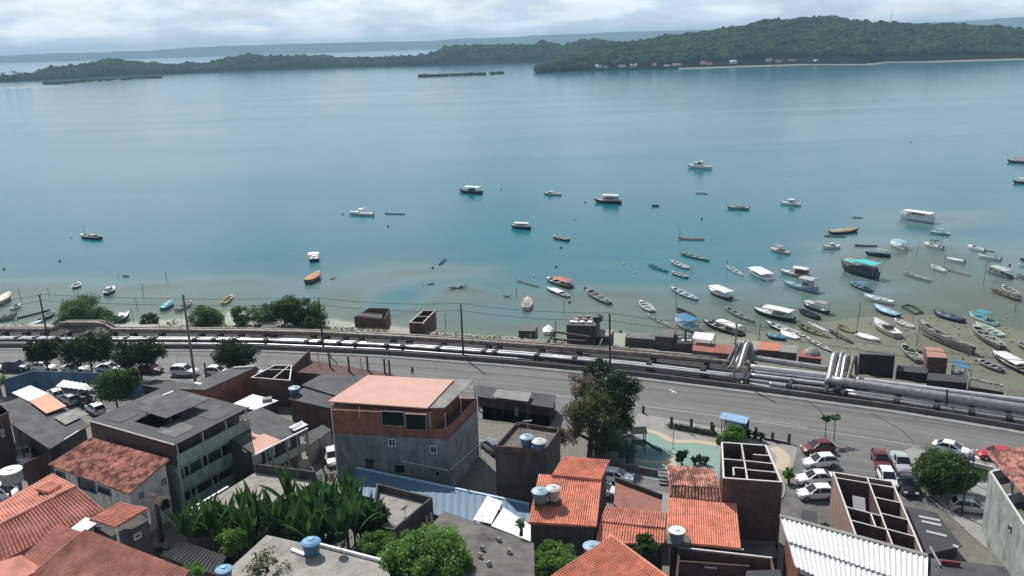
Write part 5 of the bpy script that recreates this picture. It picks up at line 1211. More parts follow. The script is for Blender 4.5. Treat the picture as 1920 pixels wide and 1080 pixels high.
for k, (x, y, l) in enumerate(((1404, 822, 'leftmost dark clipped bush right of the bus shelter'), (1416, 824, 'middle dark clipped bush right of the bus shelter'), (1426, 828, 'rightmost dark clipped bush right of the bus shelter'))): tree(x, y, 3, 1.3, .55, l, hedge, 500, .18, name='bush', cat='bush', group='clipped bushes right of the bus shelter', sq=1.1)
# foreground greens
tree(798, 1056, 7, 8.6, 3.5, 'big bright green bush at the bottom edge of the dark concrete roof', lf_bright, 12000, .26, [(-.4, 0, -.15, .72), (.1, .1, .05, .8), (.55, 0, -.3, .55)], sq=.8, at=12.6, name='bush', cat='bush')
tree(725, 1020, 6, 5.2, 1.9, 'light green leafy patch between the banana plants and the big bush', lf_bright, 3600, .22, [(-.6, 0, 0, .7), (.5, 0, 0, .8)], sq=.6, at=10., name='bush', cat='bush')
tree(1208, 1035, 5.5, 5.6, 1.3, 'green leafy plant poking up beside the bottom tiled roof', lf_mid, 1800, .28, name='bush', cat='bush', at=9.6)
tree(1045, 1062, 5.5, 4.4, 2.3, 'overgrown light green weeds beside the round lid at the bottom', lf_bright, 5200, .2, [(-.6, 0, 0, .7), (.4, .2, 0, .8), (0, .8, 0, .7)], sq=.5, at=8.6, name='bush', cat='bush')
tree(977, 1000, 12.1, 1.3, .5, 'tiny round shrub growing on the edge of the dark concrete roof', lf_grey, 300, .16, name='shrub', cat='shrub')
tree(362, 1068, 9.5, 3.2, 1.0, 'sprawling light green shrub in front of the bottom left tiled roof', lf_bright, 900, .2, at=12.2, name='shrub', cat='shrub')
tree(440, 1030, 8, 2.2, 1.6, 'mixed green shrub among the banana plants', lf_bright, 1600, .24, name='shrub', cat='shrub')
tree(500, 1070, 13, 1.9, 1.9, 'wispy dark-leaved shrub over the pale roof at the bottom', lf_olive, 600, .2, name='shrub', cat='shrub', cl=26, crad=.45)
tree(1545, 1000, 5, 1.2, .5, 'small green weed beside the white corrugated roof', lf_mid, 200, .2, name='shrub', cat='shrub')
tank(1110, 1041, 8.6, 1.5, .9, 'pale round tank half hidden left of the bottom tiled roof', tank_g, tank_l, .12)
tank(585, 1037, 13.1, 1.45, 1.0, 'bright blue ribbed tank on the pale flat roof at the bottom', tank_b, mat('bright blue lid', (.13, .33, .52), .5), .3)
tank(422, 1085, 13.1, 1.2, .8, 'blue tank lid just showing at the bottom edge', tank_b, mat('bright blue lid', (.13, .33, .52), .5), .2)
# banana plants
def banana(seed, n=12, h=2.2, L=4.0):
    t = thing('banana_plant', 'x', 'banana plant', (0, 0, 0), group='banana plants behind the pale roof'); rs_ = random.Random(seed)
    mb = MB(); mb.tube([(0, 0, -.5), (0, 0, h * .5), (.05, 0, h)], [.16, .13, .09], 7); mb.build('stem', mat('banana stem', (.10, .12, .05), .8, var=.3), t)
    for k in range(n):
        a = k * 2.4 + rs_.uniform(-.3, .3); el = rs_.uniform(1.0, 1.56); l = L * rs_.uniform(.75, 1.1); wd = .36 * rs_.uniform(.8, 1.2)
        d = Vector((math.cos(a), math.sin(a), 0)); s = Vector((-d.y, d.x, 0)); p = Vector((0, 0, h * .9)) + d * .1; rows = []
        e_ = el
        for i in range(9):
            f_ = i / 8; w_ = wd * max(.04, math.sin(min(1, f_ * 1.05 + .02) * math.pi) ** .6) if i > 1 else .03
            upv = d * -math.sin(e_) + Vector((0, 0, math.cos(e_)))
            jag = rs_.uniform(.8, 1.1)
            rows.append([p - s * w_ * jag + upv * w_ * .35, p, p + s * w_ * jag + upv * w_ * .35]); p = p + (d * math.cos(e_) + Vector((0, 0, math.sin(e_)))) * l / 8; e_ -= (.05 + .17 * f_) * (1.65 - el)
        mb = MB(); mb.grid(rows); mb.build('leaf', lf_ban, t)
    return t
protos = [banana(1), banana(2, 11, 2.8, 4.2), banana(3, 13, 1.8, 3.6)]
bspots = [(372, 985, 8.4), (398, 998, 8.2), (425, 975, 7.6), (455, 960, 7), (480, 985, 8), (505, 965, 7.4), (528, 990, 8.4), (545, 955, 7), (568, 975, 8), (592, 950, 7), (605, 985, 8.6), (630, 960, 7.6), (650, 985, 8.4), (672, 960, 7.6), (690, 980, 8.2), (470, 1005, 8.8), (560, 1000, 9), (640, 1005, 9), (585, 1008, 9.2), (350, 1005, 8.8), (615, 935, 6), (655, 940, 6.2), (515, 1000, 8.6), (535, 975, 7.4), (612, 968, 7.6), (665, 1000, 8.8), (440, 990, 8), (580, 985, 8.2)]
wher = ['leftmost of the row', 'behind the corrugated shed', 'against the pale roof', 'in front of the pale roof wall', 'near the middle left', 'reaching over the pale roof', 'with upright blades', 'tall, near the dark parapet', 'in the dense middle', 'near the alley', 'just behind the blue ribbed tank', 'beside the alley clothes', 'right of the dense middle', 'touching the blue sheet roof', 'furthest right, leaning over the parapet house', 'low, left of the blue ribbed tank', 'low, behind the blue ribbed tank', 'low, right of the blue ribbed tank', 'closest to the pale flat roof', 'beside the corrugated shed', 'furthest back by the brick building', 'furthest back beside the blue sheet roof', 'just left of the blue ribbed tank', 'in the upright-bladed group', 'between the alley and the dense middle', 'low on the right above the pale roof', 'left, over the corrugated shed corner', 'filling the gap in the dense middle']
for i, ((x, y, z), wl_) in enumerate(zip(bspots, wher)):
    o = protos[i] if i < 3 else copy_tree(protos[i % 3]); q = P(x, y, z); o.location = (q.x, q.y, z - 2.9); o.rotation_euler.z = i * 1.9; s = .88 + .32 * ((i * 37) % 10) / 10; o.scale = (s, s, s)
    o['label'] = 'banana plant ' + wl_
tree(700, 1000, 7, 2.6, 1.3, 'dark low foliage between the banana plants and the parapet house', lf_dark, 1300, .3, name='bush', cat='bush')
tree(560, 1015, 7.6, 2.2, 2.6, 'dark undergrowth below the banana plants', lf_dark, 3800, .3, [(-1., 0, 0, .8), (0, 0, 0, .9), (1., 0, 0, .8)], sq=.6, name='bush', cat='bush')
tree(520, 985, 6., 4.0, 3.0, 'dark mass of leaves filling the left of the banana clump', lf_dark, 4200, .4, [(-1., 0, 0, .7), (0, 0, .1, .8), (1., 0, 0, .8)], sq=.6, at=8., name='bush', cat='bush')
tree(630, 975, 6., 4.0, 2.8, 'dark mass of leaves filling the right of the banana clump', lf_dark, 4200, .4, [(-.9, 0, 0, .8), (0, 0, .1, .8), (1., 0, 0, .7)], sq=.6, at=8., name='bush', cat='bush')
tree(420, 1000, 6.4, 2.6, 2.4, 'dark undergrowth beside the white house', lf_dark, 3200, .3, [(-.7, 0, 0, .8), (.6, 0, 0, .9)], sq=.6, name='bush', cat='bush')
flat('lawn', [(270, 990), (350, 985), (480, 1010), (720, 1000), (760, 1080), (300, 1080)], 4.6, grassm) if False else None
# small palms
def palm(x, y, z, h, l, lab, n=11, m_=lf_mid, trunk=.12):
    p = P(x, y, z); t = thing('palm_tree', lab, 'palm tree', tuple(p)); mb = MB(); mb.tube([(0, 0, -.3), (.1, 0, h * .5), (.05, .05, h)], [trunk * 1.4, trunk, trunk * .8], 7); mb.build('trunk', bark, t)
    for k in range(n):
        a = k * 2 * math.pi / n + .3 * (k % 3); el = .9 - .5 * (k % 2); d = Vector((math.cos(a), math.sin(a), 0)); s = Vector((-d.y, d.x, 0)); q = Vector((.05, .05, h)); mb = MB(); e_ = el
        for i in range(8):
            st = (d * math.cos(e_) + Vector((0, 0, math.sin(e_)))) * l / 8
            for sgn in (-1, 1):
                w_ = l * .22 * math.sin((i + .8) / 9 * math.pi); mb.face([q, q + st * .6, q + st * 1.1 + s * sgn * w_ - Vector((0, 0, w_ * .5)), q + st * .5 + s * sgn * w_ * .9 - Vector((0, 0, w_ * .5))])
            q = q + st; e_ -= .22
        mb.build('frond', m_, t)
    return t
palm(1752, 890, 3, 2.6, 2.4, 'short feathery palm at the tip of the planted island')
palm(302, 1010, 6, 4.2, 1.8, 'old leaning palm trunk in front of the white house', 7, lf_dry, .22)

# street furniture
dk = mat('dark post paint', (.03, .03, .032), .7, var=.2)
def bollard(x, y, h, lab): 
    p = P(x, y, 3.05); t = thing('bollard', lab, 'bollard', tuple(p), group='dark posts along the plaza edge'); mb = MB(); mb.box((0, 0, h / 2), (.28, .28, h), .2); mb.build('post', dk, t); mb = MB(); mb.box((0, 0, h + .03), (.34, .34, .08), .2); mb.build('cap', dconc, t)
for x, y, h, lab in ((1206, 774, .95, 'dark post nearest the large tree at the road edge'), (1259, 796, 1.1, 'dark post at the left end of the low hedge'), (1296, 800, 1.1, 'dark post in the middle of the low hedge'), (1334, 808, 1.2, 'dark post at the right end of the low hedge'), (1337, 810, 1., 'short dark post touching the right end of the hedge'), (1448, 826, 1.1, 'dark post in the gap right of the clipped bushes'), (1479, 830, 1.2, 'dark post nearest the parked cars'), (1417, 822, 1.5, 'taller dark post between the clipped bushes')): bollard(x, y, h, lab)
hg = thing('hedge', 'low dark clipped hedge strip between the plaza and the road', 'hedge', tuple(P(1300, 803, 3)))
a_, b_ = P(1256, 797, 3.3), P(1340, 813, 3.3); n_ = 5000; tv = rng.random(n_)[:, None]; pts = np.array(a_[:])[None] * (1 - tv) + np.array(b_[:])[None] * tv + rng.normal(0, 1, (n_, 3)) * np.array([.28, .28, .12]) - np.array(P(1300, 803, 3)[:])
leaves(pts, .16, hedge, hg, 'foliage'); mb = MB(); oa = Vector(hg.location); mb.beam(a_ - oa - Vector((0, 0, .15)), b_ - oa - Vector((0, 0, .15)), .4, .3); mb.build('kerb_base', dconc, hg)
hg = thing('kerb_rail', 'low dark rail between the posts right of the clipped bushes', 'rail', tuple(P(1460, 828, 3)), world=True); mb = MB(); mb.beam(P(1432, 822, 3.2), P(1482, 832, 3.2), .15, .25); mb.build('rail', dk, hg)
lp = thing('thin_pole', 'very thin pale pole standing on the play surface', 'pole', tuple(P(1262, 842, 3.06)), world=True); p = P(1262, 841, 3.06); mb = MB(); mb.tube([p, p + Vector((0, 0, 3.6))], .05, 6); mb.build('pole', whitecap, lp); mb = MB(); mb.lathe(p, [(.14, 0), (.14, .06)], 8); mb.build('foot', conc, lp)
for (x, y), h, lab in (((1803, 966), 7.2, 'black street lamp beside the round glossy tree'),):
    p = P(x, y, 3.05); t = thing('street_lamp', lab, 'street lamp', tuple(p)); mb = MB(); mb.tube([(0, 0, 0), (0, 0, h)], [.11, .07], 8); mb.build('post', dk, t); mb = MB(); mb.beam((0, 0, h), (.0, -1.3, h + .15), .08, .08); mb.build('arm', dk, t); mb = MB(); mb.box((0, -1.4, h + .16), (.28, .6, .12)); mb.build('lamp_head', frame_w, t)
p = P(1820, 905, 3.05); t = thing('street_lamp', 'thin black lamp post right of the round glossy tree', 'street lamp', tuple(p)); mb = MB(); mb.tube([(0, 0, 0), (0, 0, 3.6)], .07, 8); mb.build('post', dk, t); mb = MB(); mb.beam((-.1, 0, 3.6), (-.9, 0, 3.65), .06, .06); mb.build('arm', frame_w, t)
p = P(1542, 712, 3); 
# bus shelter
A_, B_2 = P(1352, 812, 3.05), P(1398, 822, 3.05)
bsx = (B_2 - A_).normalized(); L_ = (B_2 - A_).length; ang = math.atan2(bsx.y, bsx.x)
bs = thing('bus_shelter', 'blue glass bus shelter with curved roof at the edge of the road', 'bus shelter', tuple(A_), (0, 0, ang))
rows = []
for k in range(8):
    th = k / 7 * 1.5; rows.append([(-.15, -.5 + 1.9 * k / 7, 2.1 + .45 * math.sin(k / 7 * math.pi * .75 + .3)), (L_ + .15, -.5 + 1.9 * k / 7, 2.1 + .45 * math.sin(k / 7 * math.pi * .75 + .3))])
mb = MB(); mb.grid(rows); mb.grid([[Vector(p) + Vector((0, 0, -.05)) for p in r] for r in rows]); mb.build('roof', mat('shelter blue', (.26, .43, .62), .35, var=.1), bs, smooth=True)
for x in (0, L_ - .1):
    for y in (0, 1.2): mb = MB(); mb.box((x + .05, y, 1.15), (.09, .09, 2.3)); mb.build('post', dk, bs)
mb = MB(); mb.box((L_ * .36, 1.22, 1.2), (L_ * .66, .04, 1.5)); mb.build('glass_panel', mat('shelter glass', (.30, .42, .50), .2, var=.1), bs)
ad_ = MB(); ad_.box((L_ - .5, 1.15, 1.15), (.9, .14, 1.9)); adp = ad_.build('advert_panel', mat('advert blue', (.03, .11, .24), .4, var=.3, scale=3), bs); mb = MB(); mb.box((L_ - .5, 1.06, 1.2), (.35, .02, .4)); mb.build('poster', mat('advert light', (.2, .35, .5), .5), adp)
mb = MB(); mb.box((L_ * .35, .9, .45), (L_ * .55, .4, .08)); mb.build('bench', conc, bs)
# play tower
pt = thing('play_tower', 'dark wooden play tower with pale roof and a slide', 'play tower', tuple(P(1197, 848, 3.06)))
pm = mat('play timber', (.05, .055, .05), .8, var=.3)
for x, y in ((-.7, -.7), (.7, -.7), (-.7, .7), (.7, .7)): mb = MB(); mb.box((x, y, 1.5), (.12, .12, 3.)); mb.build('post', pm, pt)
mb = MB(); mb.prism([(-.95, -.95, 2.9), (.95, -.95, 2.9), (.95, .95, 2.9), (-.95, .95, 2.9)], [(-.9, -.1, 3.4), (.9, -.1, 3.4), (.9, .1, 3.4), (-.9, .1, 3.4)]); mb.build('roof', mat('play roof', (.20, .21, .13), .8, var=.2), pt)
mb = MB(); mb.box((0, 0, 1.3), (1.5, 1.5, .1)); mb.build('platform', pm, pt)
for zz in (1.7, 2.0): mb = MB(); mb.box((0, -.72, zz), (1.4, .05, .08)); mb.build('rail', pm, pt)
mb = MB()
mb.grid([[(.7, -.25 - .0, 1.35), (.7, .3, 1.35)], [(1.5, -.35, .8), (1.5, .2, .8)], [(2.3, -.5, .3), (2.3, .05, .3)], [(2.9, -.6, .22), (2.9, -.05, .22)]]); mb.grid([[(.7, -.25, 1.35), (.7, -.25, 1.6)], [(1.5, -.35, .8), (1.5, -.35, 1.05)], [(2.3, -.5, .3), (2.3, -.5, .5)], [(2.9, -.6, .22), (2.9, -.6, .4)]]); mb.grid([[(.7, .3, 1.35), (.7, .3, 1.6)], [(1.5, .2, .8), (1.5, .2, 1.05)], [(2.3, .05, .3), (2.3, .05, .5)], [(2.9, -.05, .22), (2.9, -.05, .4)]])
mb.build('slide', mat('slide green', (.03, .12, .11), .5), pt)

# ---- cars ---------------------------------------------------------
MC = {}
tyre = mat('tyre', (.015, .015, .016), .9); rimm = mat('wheel rim', (.35, .36, .38), .4, metal=.7); lampm = mat('car lamp', (.6, .62, .6), .2); redl = mat('tail lamp', (.3, .02, .02), .3)
def paintm(nm, c, r=.28):
    m_ = mat(nm, c, r, var=.03, spec=.6); return m_
PAINT = {'white': paintm('white car paint', (.74, .75, .76)), 'red': paintm('red car paint', (.45, .03, .035)), 'maroon': paintm('maroon car paint', (.13, .03, .03)), 'black': paintm('black car paint', (.012, .016, .022), .2), 'silver': paintm('silver car paint', (.42, .44, .46), .25), 'grey': paintm('grey car paint', (.16, .19, .22), .25), 'blue': paintm('dark blue car paint', (.03, .05, .08))}
# roof line and shoulder line per type: stations x (0 rear .. 1 front), z
TYPES = {'hatch': dict(L=3.95, W=1.70, sh=[(0, .78), (.02, .95), (.3, .95), (.62, .93), (.72, .9), (.93, .72), (1, .5)], gh=[(.03, .97), (.14, 1.42), (.35, 1.5), (.55, 1.44), (.74, .93)]),
         'sedan': dict(L=4.4, W=1.74, sh=[(0, .72), (.02, .95), (.18, .97), (.6, .92), (.7, .9), (.93, .72), (1, .5)], gh=[(.12, .97), (.27, 1.38), (.42, 1.45), (.55, 1.4), (.73, .92)]),
         'suv': dict(L=4.4, W=1.84, sh=[(0, .9), (.02, 1.1), (.3, 1.1), (.62, 1.08), (.72, 1.02), (.94, .9), (1, .6)], gh=[(.02, 1.12), (.08, 1.62), (.35, 1.7), (.55, 1.64), (.72, 1.06)]),
         'pickup': dict(L=4.8, W=1.8, sh=[(0, .85), (.02, 1.0), (.38, 1.0), (.62, 1.02), (.74, 1.0), (.94, .85), (1, .55)], gh=[(.40, 1.02), (.43, 1.6), (.52, 1.66), (.62, 1.6), (.75, 1.02)]),
         'van': dict(L=4.3, W=1.8, sh=[(0, 1.0), (.02, 1.15), (.5, 1.15), (.7, 1.1), (.8, 1.0), (.95, .85), (1, .6)], gh=[(.01, 1.17), (.03, 1.85), (.4, 1.92), (.62, 1.85), (.82, 1.02)])}
def car_mesh(kind):
    if kind in MC: return MC[kind]
    T = TYPES[kind]; L, W = T['L'], T['W'] / 2; out = {}
    rows = []
    for t in np.linspace(0, 1, 26):
        x = (t - .5) * L; zs = interp(t, T['sh']); ends = 1 - .16 * abs(2 * t - 1) ** 5 - (.1 if t in (0., 1.) else 0)
        w_ = W * ends; zl = .24 + (.08 if t < .03 or t > .97 else 0)
        prof = [(0, zl), (w_ * .86, zl), (w_ * .97, zl + .12), (w_, (zl + zs) / 2), (w_ * .97, zs - .1), (w_ * .88, zs), (w_ * .5, zs + .03), (0, zs + .04)]
        rows.append([(x, -y, z) for y, z in prof] + [(x, y, z) for y, z in prof[-2:0:-1]])
    mb = MB(); i0 = 0; mb.grid(rows, close=True); n = len(rows[0]); mb.f.append(tuple(range(n))[::-1]); mb.f.append(tuple((25 * n + k) for k in range(n)))
    # wheel arches are dark discs set into the flank
    out['body'] = (mb, 0)
    g = T['gh']; rows = []
    for t, z in [(a, b_) for a, b_ in g]:
        x = (t - .5) * L; zb = interp(t, T['sh']); f_ = max(0, min(1, (z - zb - .02) / .45)); wt = W * (.9 - .17 * f_)
        rows.append([(x, -W * .88, zb - .02), (x, -wt, z - .04), (x, -wt * .9, z), (x, wt * .9, z), (x, wt, z - .04), (x, W * .88, zb - .02)])
    mb = MB(); mb.grid(rows); mb.face([rows[0][k] for k in (0, 5, 4, 3, 2, 1)]); mb.face([rows[-1][k] for k in range(6)])
    out['windows'] = (mb, 1)
    rr = []                                   # painted roof skin over the glass
    for t, z in g[1:-1]:
        x = (t - .5) * L; wt = W * .745; rr.append([(x, -wt - .01, z - .07), (x, -wt * .9, z + .015), (x, wt * .9, z + .015), (x, wt + .01, z - .07)])
    mb = MB(); mb.grid(rr)
    for sgn in (-1, 1):                       # pillars
        for (ta, za), (tb, zb_) in ((g[0], g[1]), (g[-1], g[-2])):
            a = Vector(((ta - .5) * L, sgn * W * .87, interp(ta, T['sh']))); b_ = Vector(((tb - .5) * L, sgn * W * .75, zb_ - .03)); mb.beam(a, b_, .09, .07)
        a = Vector((-.03 * L, sgn * W * .905, 1.0)); b_ = Vector((-.05 * L, sgn * W * .755, g[2][1] - .06)); mb.beam(a, b_, .08, .04)
    out['roof'] = (mb, 0)
    ws = []
    for fx in (-.31, .31):
        for sy in (-1, 1):
            mb = MB(); c = Vector((fx * L, sy * (W - .1), .32)); mb.tube([c + Vector((0, -.11, 0)), c + Vector((0, .11, 0))], .32, 16); m2 = MB(); m2.tube([c + Vector((0, sy * .105, 0)), c + Vector((0, sy * .125, 0))], .19, 12); ws.append((mb, m2))
    out['wheels'] = ws
    out['lights'] = [(Vector((L * .478, s * W * .66, .66)), lampm) for s in (-1, 1)] + [(Vector((-L * .488, s * W * .7, .8)), redl) for s in (-1, 1)]
    MC[kind] = out; return out
CARP = {}
def car(kind, col, rear, front, lab, z=3.02, group=None, grp=True):
    """rear and front bumper on the ground as picture points (direction), the real length is the type's"""
    a, b_ = P(*rear, z), P(*front, z); d = (b_ - a); c = (a + b_) / 2; ang = math.atan2(d.y, d.x)
    key = (kind, col)
    if key not in CARP:
        t = thing('parked_car', lab, 'car', tuple(c), (0, 0, ang)); M_ = car_mesh(kind)
        M_['body'][0].build('body', PAINT[col], t, smooth=False); M_['windows'][0].build('windows', glass_d, t); M_['roof'][0].build('roof', PAINT[col], t)
        for w1, w2 in M_['wheels']: wh = w1.build('wheel', tyre, t); w2.build('rim', rimm, wh)
        for c_, m_ in M_['lights']: mb = MB(); mb.box(c_, (.16, .36, .16)); mb.build('headlight' if m_ is lampm else 'tail_light', m_, t)
        T = TYPES[kind]
        for s in (-1, 1): mb = MB(); mb.box((T['L'] * .2, s * T['W'] * .53, 1.0), (.12, .2, .13)); mb.build('mirror', PAINT[col], t)
        CARP[key] = t
    else:
        t = copy_tree(CARP[key]); t.location = c; t.rotation_euler.z = ang
    t['label'] = lab
    if group: t['group'] = group
    return t
gp = 'cars parked in the row under the roadside trees'
car('sedan', 'white', (-30, 693), (12, 694), 'white car cut off at the left edge of the roadside row', group=gp)
cv = car('suv', 'blue', (8, 694), (58, 695), 'dark covered car at the left of the roadside row', group=gp)
car('hatch', 'white', (60, 693), (108, 695), 'white car partly under the leftmost roadside tree', group=gp)
car('sedan', 'white', (118, 696), (168, 697), 'white car just left of the trunk of the tallest roadside tree', group=gp)
car('sedan', 'white', (182, 696), (230, 697), 'white car right of the trunk of the tallest roadside tree', group=gp)
car('hatch', 'maroon', (268, 697), (300, 699), 'reddish car in the shade of the third roadside tree', group=gp)
car('suv', 'white', (325, 702), (370, 704), 'white car with a dark sunroof beside the tall leaning pole', group=gp)
car('hatch', 'white', (388, 702), (430, 704), 'white car half hidden behind the long brick house', group=gp)
car('hatch', 'white', (462, 704), (488, 706), 'white car glimpsed at the end of the long brick house', group=gp)
car('sedan', 'white', (508, 708), (545, 711), 'white car behind the roofless brick room', group=gp)
gq = 'cars nose-in beside the plaza'
car('hatch', 'maroon', (1562, 845), (1504, 850), 'dark red car at the top of the nose-in row', group=gq)
car('hatch', 'white', (1567, 871), (1507, 876), 'white hatchback directly below the dark red car', group=gq)
car('sedan', 'white', (1560, 904), (1497, 906), 'silver-white saloon, third in the nose-in row', group=gq)
car('hatch', 'white', (1560, 932), (1499, 934), 'white car at the bottom of the nose-in row with a dark windscreen', group=gq)
gr = 'cars parked along the right side of the street'
car('hatch', 'maroon', (1642, 851), (1660, 892), 'maroon car parked at the top of the street row', group=gr)
car('hatch', 'white', (1655, 888), (1672, 922), 'white car tucked behind the roofless rooms', group=gr)
car('pickup', 'silver', (1680, 858), (1698, 895), 'silver pickup with a dark load bed', group=gr)
car('sedan', 'black', (1690, 893), (1711, 942), 'glossy black saloon beside the roofless rooms', group=gr)
car('sedan', 'white', (1752, 842), (1816, 857), 'white saloon driving past the planted island')
car('hatch', 'red', (1895, 862), (1838, 858), 'bright red car at the right edge half behind the pink tiled roof')
car('hatch', 'silver', (1790, 955), (1850, 962), 'grey car parked in the tree shade by the grey-green building')
car('hatch', 'white', (1133, 900), (1178, 904), 'white car on the lane behind the pink wall')
car('hatch', 'white', (1110, 925), (1148, 930), 'white car mostly hidden beside the orange tiled house')
car('pickup', 'white', (52, 886), (42, 838), 'white pickup under the left carport')
car('hatch', 'white', (620, 850), (628, 880), 'white car in the alley left of the brick building')
car('van', 'white', (-8, 935), (12, 935), 'white vehicle cut off at the left edge beside the grey tank')
gyv = 'vehicles in the blue yard'
car('hatch', 'white', (112, 752), (100, 738), 'small white car nearest the orange sheet in the blue yard', group=gyv)
car('hatch', 'silver', (140, 760), (122, 750), 'silver car in the shade of the blue yard', group=gyv)
car('hatch', 'black', (165, 762), (150, 750), 'black car beside the blue yard tree', group=gyv)
car('hatch', 'white', (188, 778), (172, 768), 'white car behind the corner of the green building roof', group=gyv)
car('hatch', 'grey', (930, 850), (915, 838), 'dusty grey car behind the brown tank house')
# low wall and shading cover at the lot bottom
h = thing('low_shed', 'dark rounded low structure in the shade left of the roofless rooms', 'shed', tuple(P(1515, 985, 3)), world=True)
Q = quad((1500, 985, 4.6), (1535, 992, 4.6), (1532, 960, 4.6), (1504, 955, 4.6)); slab(Q, fibred, h, .15); walls(Q, 2.8, plastd, h, under=.15, ins=.1)

# ---- people and a bird ---------------------------------------------
def skin_obj(name, verts, edges, radii, m_, parent, sub=2):
    me = bpy.data.meshes.new(name); me.from_pydata(verts, edges, []); o = bpy.data.objects.new(name, me); COL.objects.link(o); o.parent = parent
    sk = o.modifiers.new('skin', 'SKIN'); sk.use_smooth_shade = True; sm = o.modifiers.new('sub', 'SUBSURF'); sm.levels = sub; sm.render_levels = sub
    for i, r in enumerate(radii):
        v = me.skin_vertices[0].data[i]; v.radius = (r, r) if not isinstance(r, tuple) else r
        v.use_root = (i == 0)
    me.materials.append(m_); return o
skinm = mat('brown skin', (.16, .085, .055), .6); hairm = mat('black hair', (.012, .01, .01), .8)
def person(x, y, z, face, lab, top, low, stride=.28, sit=False):
    t = thing('person', lab, 'person', tuple(P(x, y, z)), (0, 0, face)); s = stride
    hip = .92 if not sit else .50; kx = (s * .5, -s * .3) if not sit else (.42, .42)
    ft = ((s, 0), (-s, .05)) if not sit else ((.45, 0), (.43, 0))
    V = [(0, 0, hip), (0, 0, hip + .25), (0, 0, hip + .48), (0, 0, hip + .58), (.02, 0, hip + .68), (.02, 0, hip + .80)]
    E = [(0, 1), (1, 2), (2, 3), (3, 4), (4, 5)]; Rr = [(.15, .11), (.14, .10), (.17, .10), (.055, .055), (.085, .08), (.07, .07)]
    for k, sy in enumerate((-1, 1)):
        b_ = len(V); V += [(kx[k] * .2, sy * .09, hip - .05), (kx[k], sy * .1, hip * .5 + (.0 if not sit else .22)), (ft[k][0], sy * .1, .08 + ft[k][1]), (ft[k][0] + .17, sy * .12, .04 + ft[k][1])]; E += [(0, b_), (b_, b_ + 1), (b_ + 1, b_ + 2), (b_ + 2, b_ + 3)]; Rr += [.09, .06, .042, .035]
        c_ = len(V); sw = -1 if k == 0 else 1; V += [(0, sy * .2, hip + .46), (-.05 * sw, sy * .25, hip + .2), (.1 * -sw, sy * .25, hip - .02), (.13 * -sw, sy * .25, hip - .12)]; E += [(2, c_), (c_, c_ + 1), (c_ + 1, c_ + 2), (c_ + 2, c_ + 3)]; Rr += [.055, .042, .034, .03]
    skin_obj('body', V, E, Rr, skinm, t)
    skin_obj('shirt', [(0, 0, hip + .05), (0, 0, hip + .25), (0, 0, hip + .46), (0, -.19, hip + .46), (.0, -.24, hip + .28), (0, .19, hip + .46), (0, .24, hip + .28)], [(0, 1), (1, 2), (2, 3), (3, 4), (2, 5), (5, 6)], [(.165, .125), (.16, .12), (.185, .12), .07, .065, .07, .065], top, t)
    skin_obj('shorts', [(0, 0, hip + .05), (kx[0] * .3, -.09, hip - .06), (kx[0] * .75, -.1, hip * .65 + (0 if not sit else .15)), (kx[1] * .3, .09, hip - .06), (kx[1] * .75, .1, hip * .65 + (0 if not sit else .15))], [(0, 1), (1, 2), (0, 3), (3, 4)], [(.16, .125), .105, .09, .105, .09], low, t)
    skin_obj('hair', [(-.01, 0, hip + .80), (-.03, 0, hip + .74)], [(0, 1)], [.088, .08], hairm, t)
    return t
person(774, 706, 3.03, -2.4, 'person in dark clothes walking along the road above the pink roof', mat('dark shirt', (.04, .035, .05), .8), mat('dark shorts', (.03, .03, .035), .8))
person(1368, 813, 3.05, -1.2, 'person in dark clothes sitting in the bus shelter', mat('black shirt', (.02, .02, .025), .8), mat('dark shorts', (.03, .03, .035), .8), .1, True)
q = P(1262, 735, 7.5); bd = thing('seagull', 'white seagull gliding over the road', 'bird', tuple(q), (0, 0, .5))
skin_obj('body', [(0, 0, 0), (.16, 0, .02), (.26, 0, .04), (-.18, 0, 0), (-.3, 0, .0), (.02, .25, .12), (-.04, .55, .16), (-.12, .8, .10), (.02, -.25, .12), (-.04, -.55, .2), (-.12, -.8, .16)], [(0, 1), (1, 2), (0, 3), (3, 4), (0, 5), (5, 6), (6, 7), (0, 8), (8, 9), (9, 10)], [(.08, .08), .05, .03, .05, (.05, .015), (.09, .02), (.07, .016), (.02, .01), (.09, .02), (.07, .016), (.02, .01)], whiter, bd)

# ---- small things of the street: house wires, laundry, antennas -----------------
for a_, b_, sg_, lb in ((T7, P(325, 730, 11.6), .8, 'from the tall leaning pole to the green building'), (T7, P(545, 715, 7.2), .7, 'from the tall leaning pole to the roofless brick room'), (T2, P(690, 705, 12.9), .5, 'from the pole by the bushes to the pink roof'), (P(599, 825, 6.9), P(640, 800, 9.5), .3, 'from the alley pole to the brick building wall'), (P(599, 825, 6.9), P(566, 812, 8.4), .3, 'from the alley pole to the terrace house')):
    cable(a_, b_, sg_, 'thin black house wire ' + lb, .022, 'house wires')
ll = thing('laundry_line', 'line of teal and pale laundry above the banana plants in the alley', 'laundry line', tuple(P(598, 895, 5)), world=True)
a_, b_ = P(580, 892, 6.4), P(625, 888, 6.4); mb = MB(); mb.tube([a_, b_], .02, 4); mb.build('line', cab, ll)
for k, m_ in enumerate((mat('teal cloth', (.14, .32, .30), .9), whiter, mat('teal cloth', (.14, .32, .30), .9), oranger)):
    p = a_.lerp(b_, .15 + .23 * k); q = a_.lerp(b_, .30 + .23 * k); mb = MB(); mb.grid([[p, p.lerp(q, .5) + Vector((0, .05, 0)), q], [p - Vector((0, .05, .9)), p.lerp(q, .5) - Vector((0, -.1, .95)), q - Vector((0, .02, .85))]]); mb.build('cloth', m_, ll)
for x in (a_, b_): mb = MB(); mb.tube([x - Vector((0, 0, 2.6)), x + Vector((0, 0, .1))], .04, 5); mb.build('pole', dk, ll)
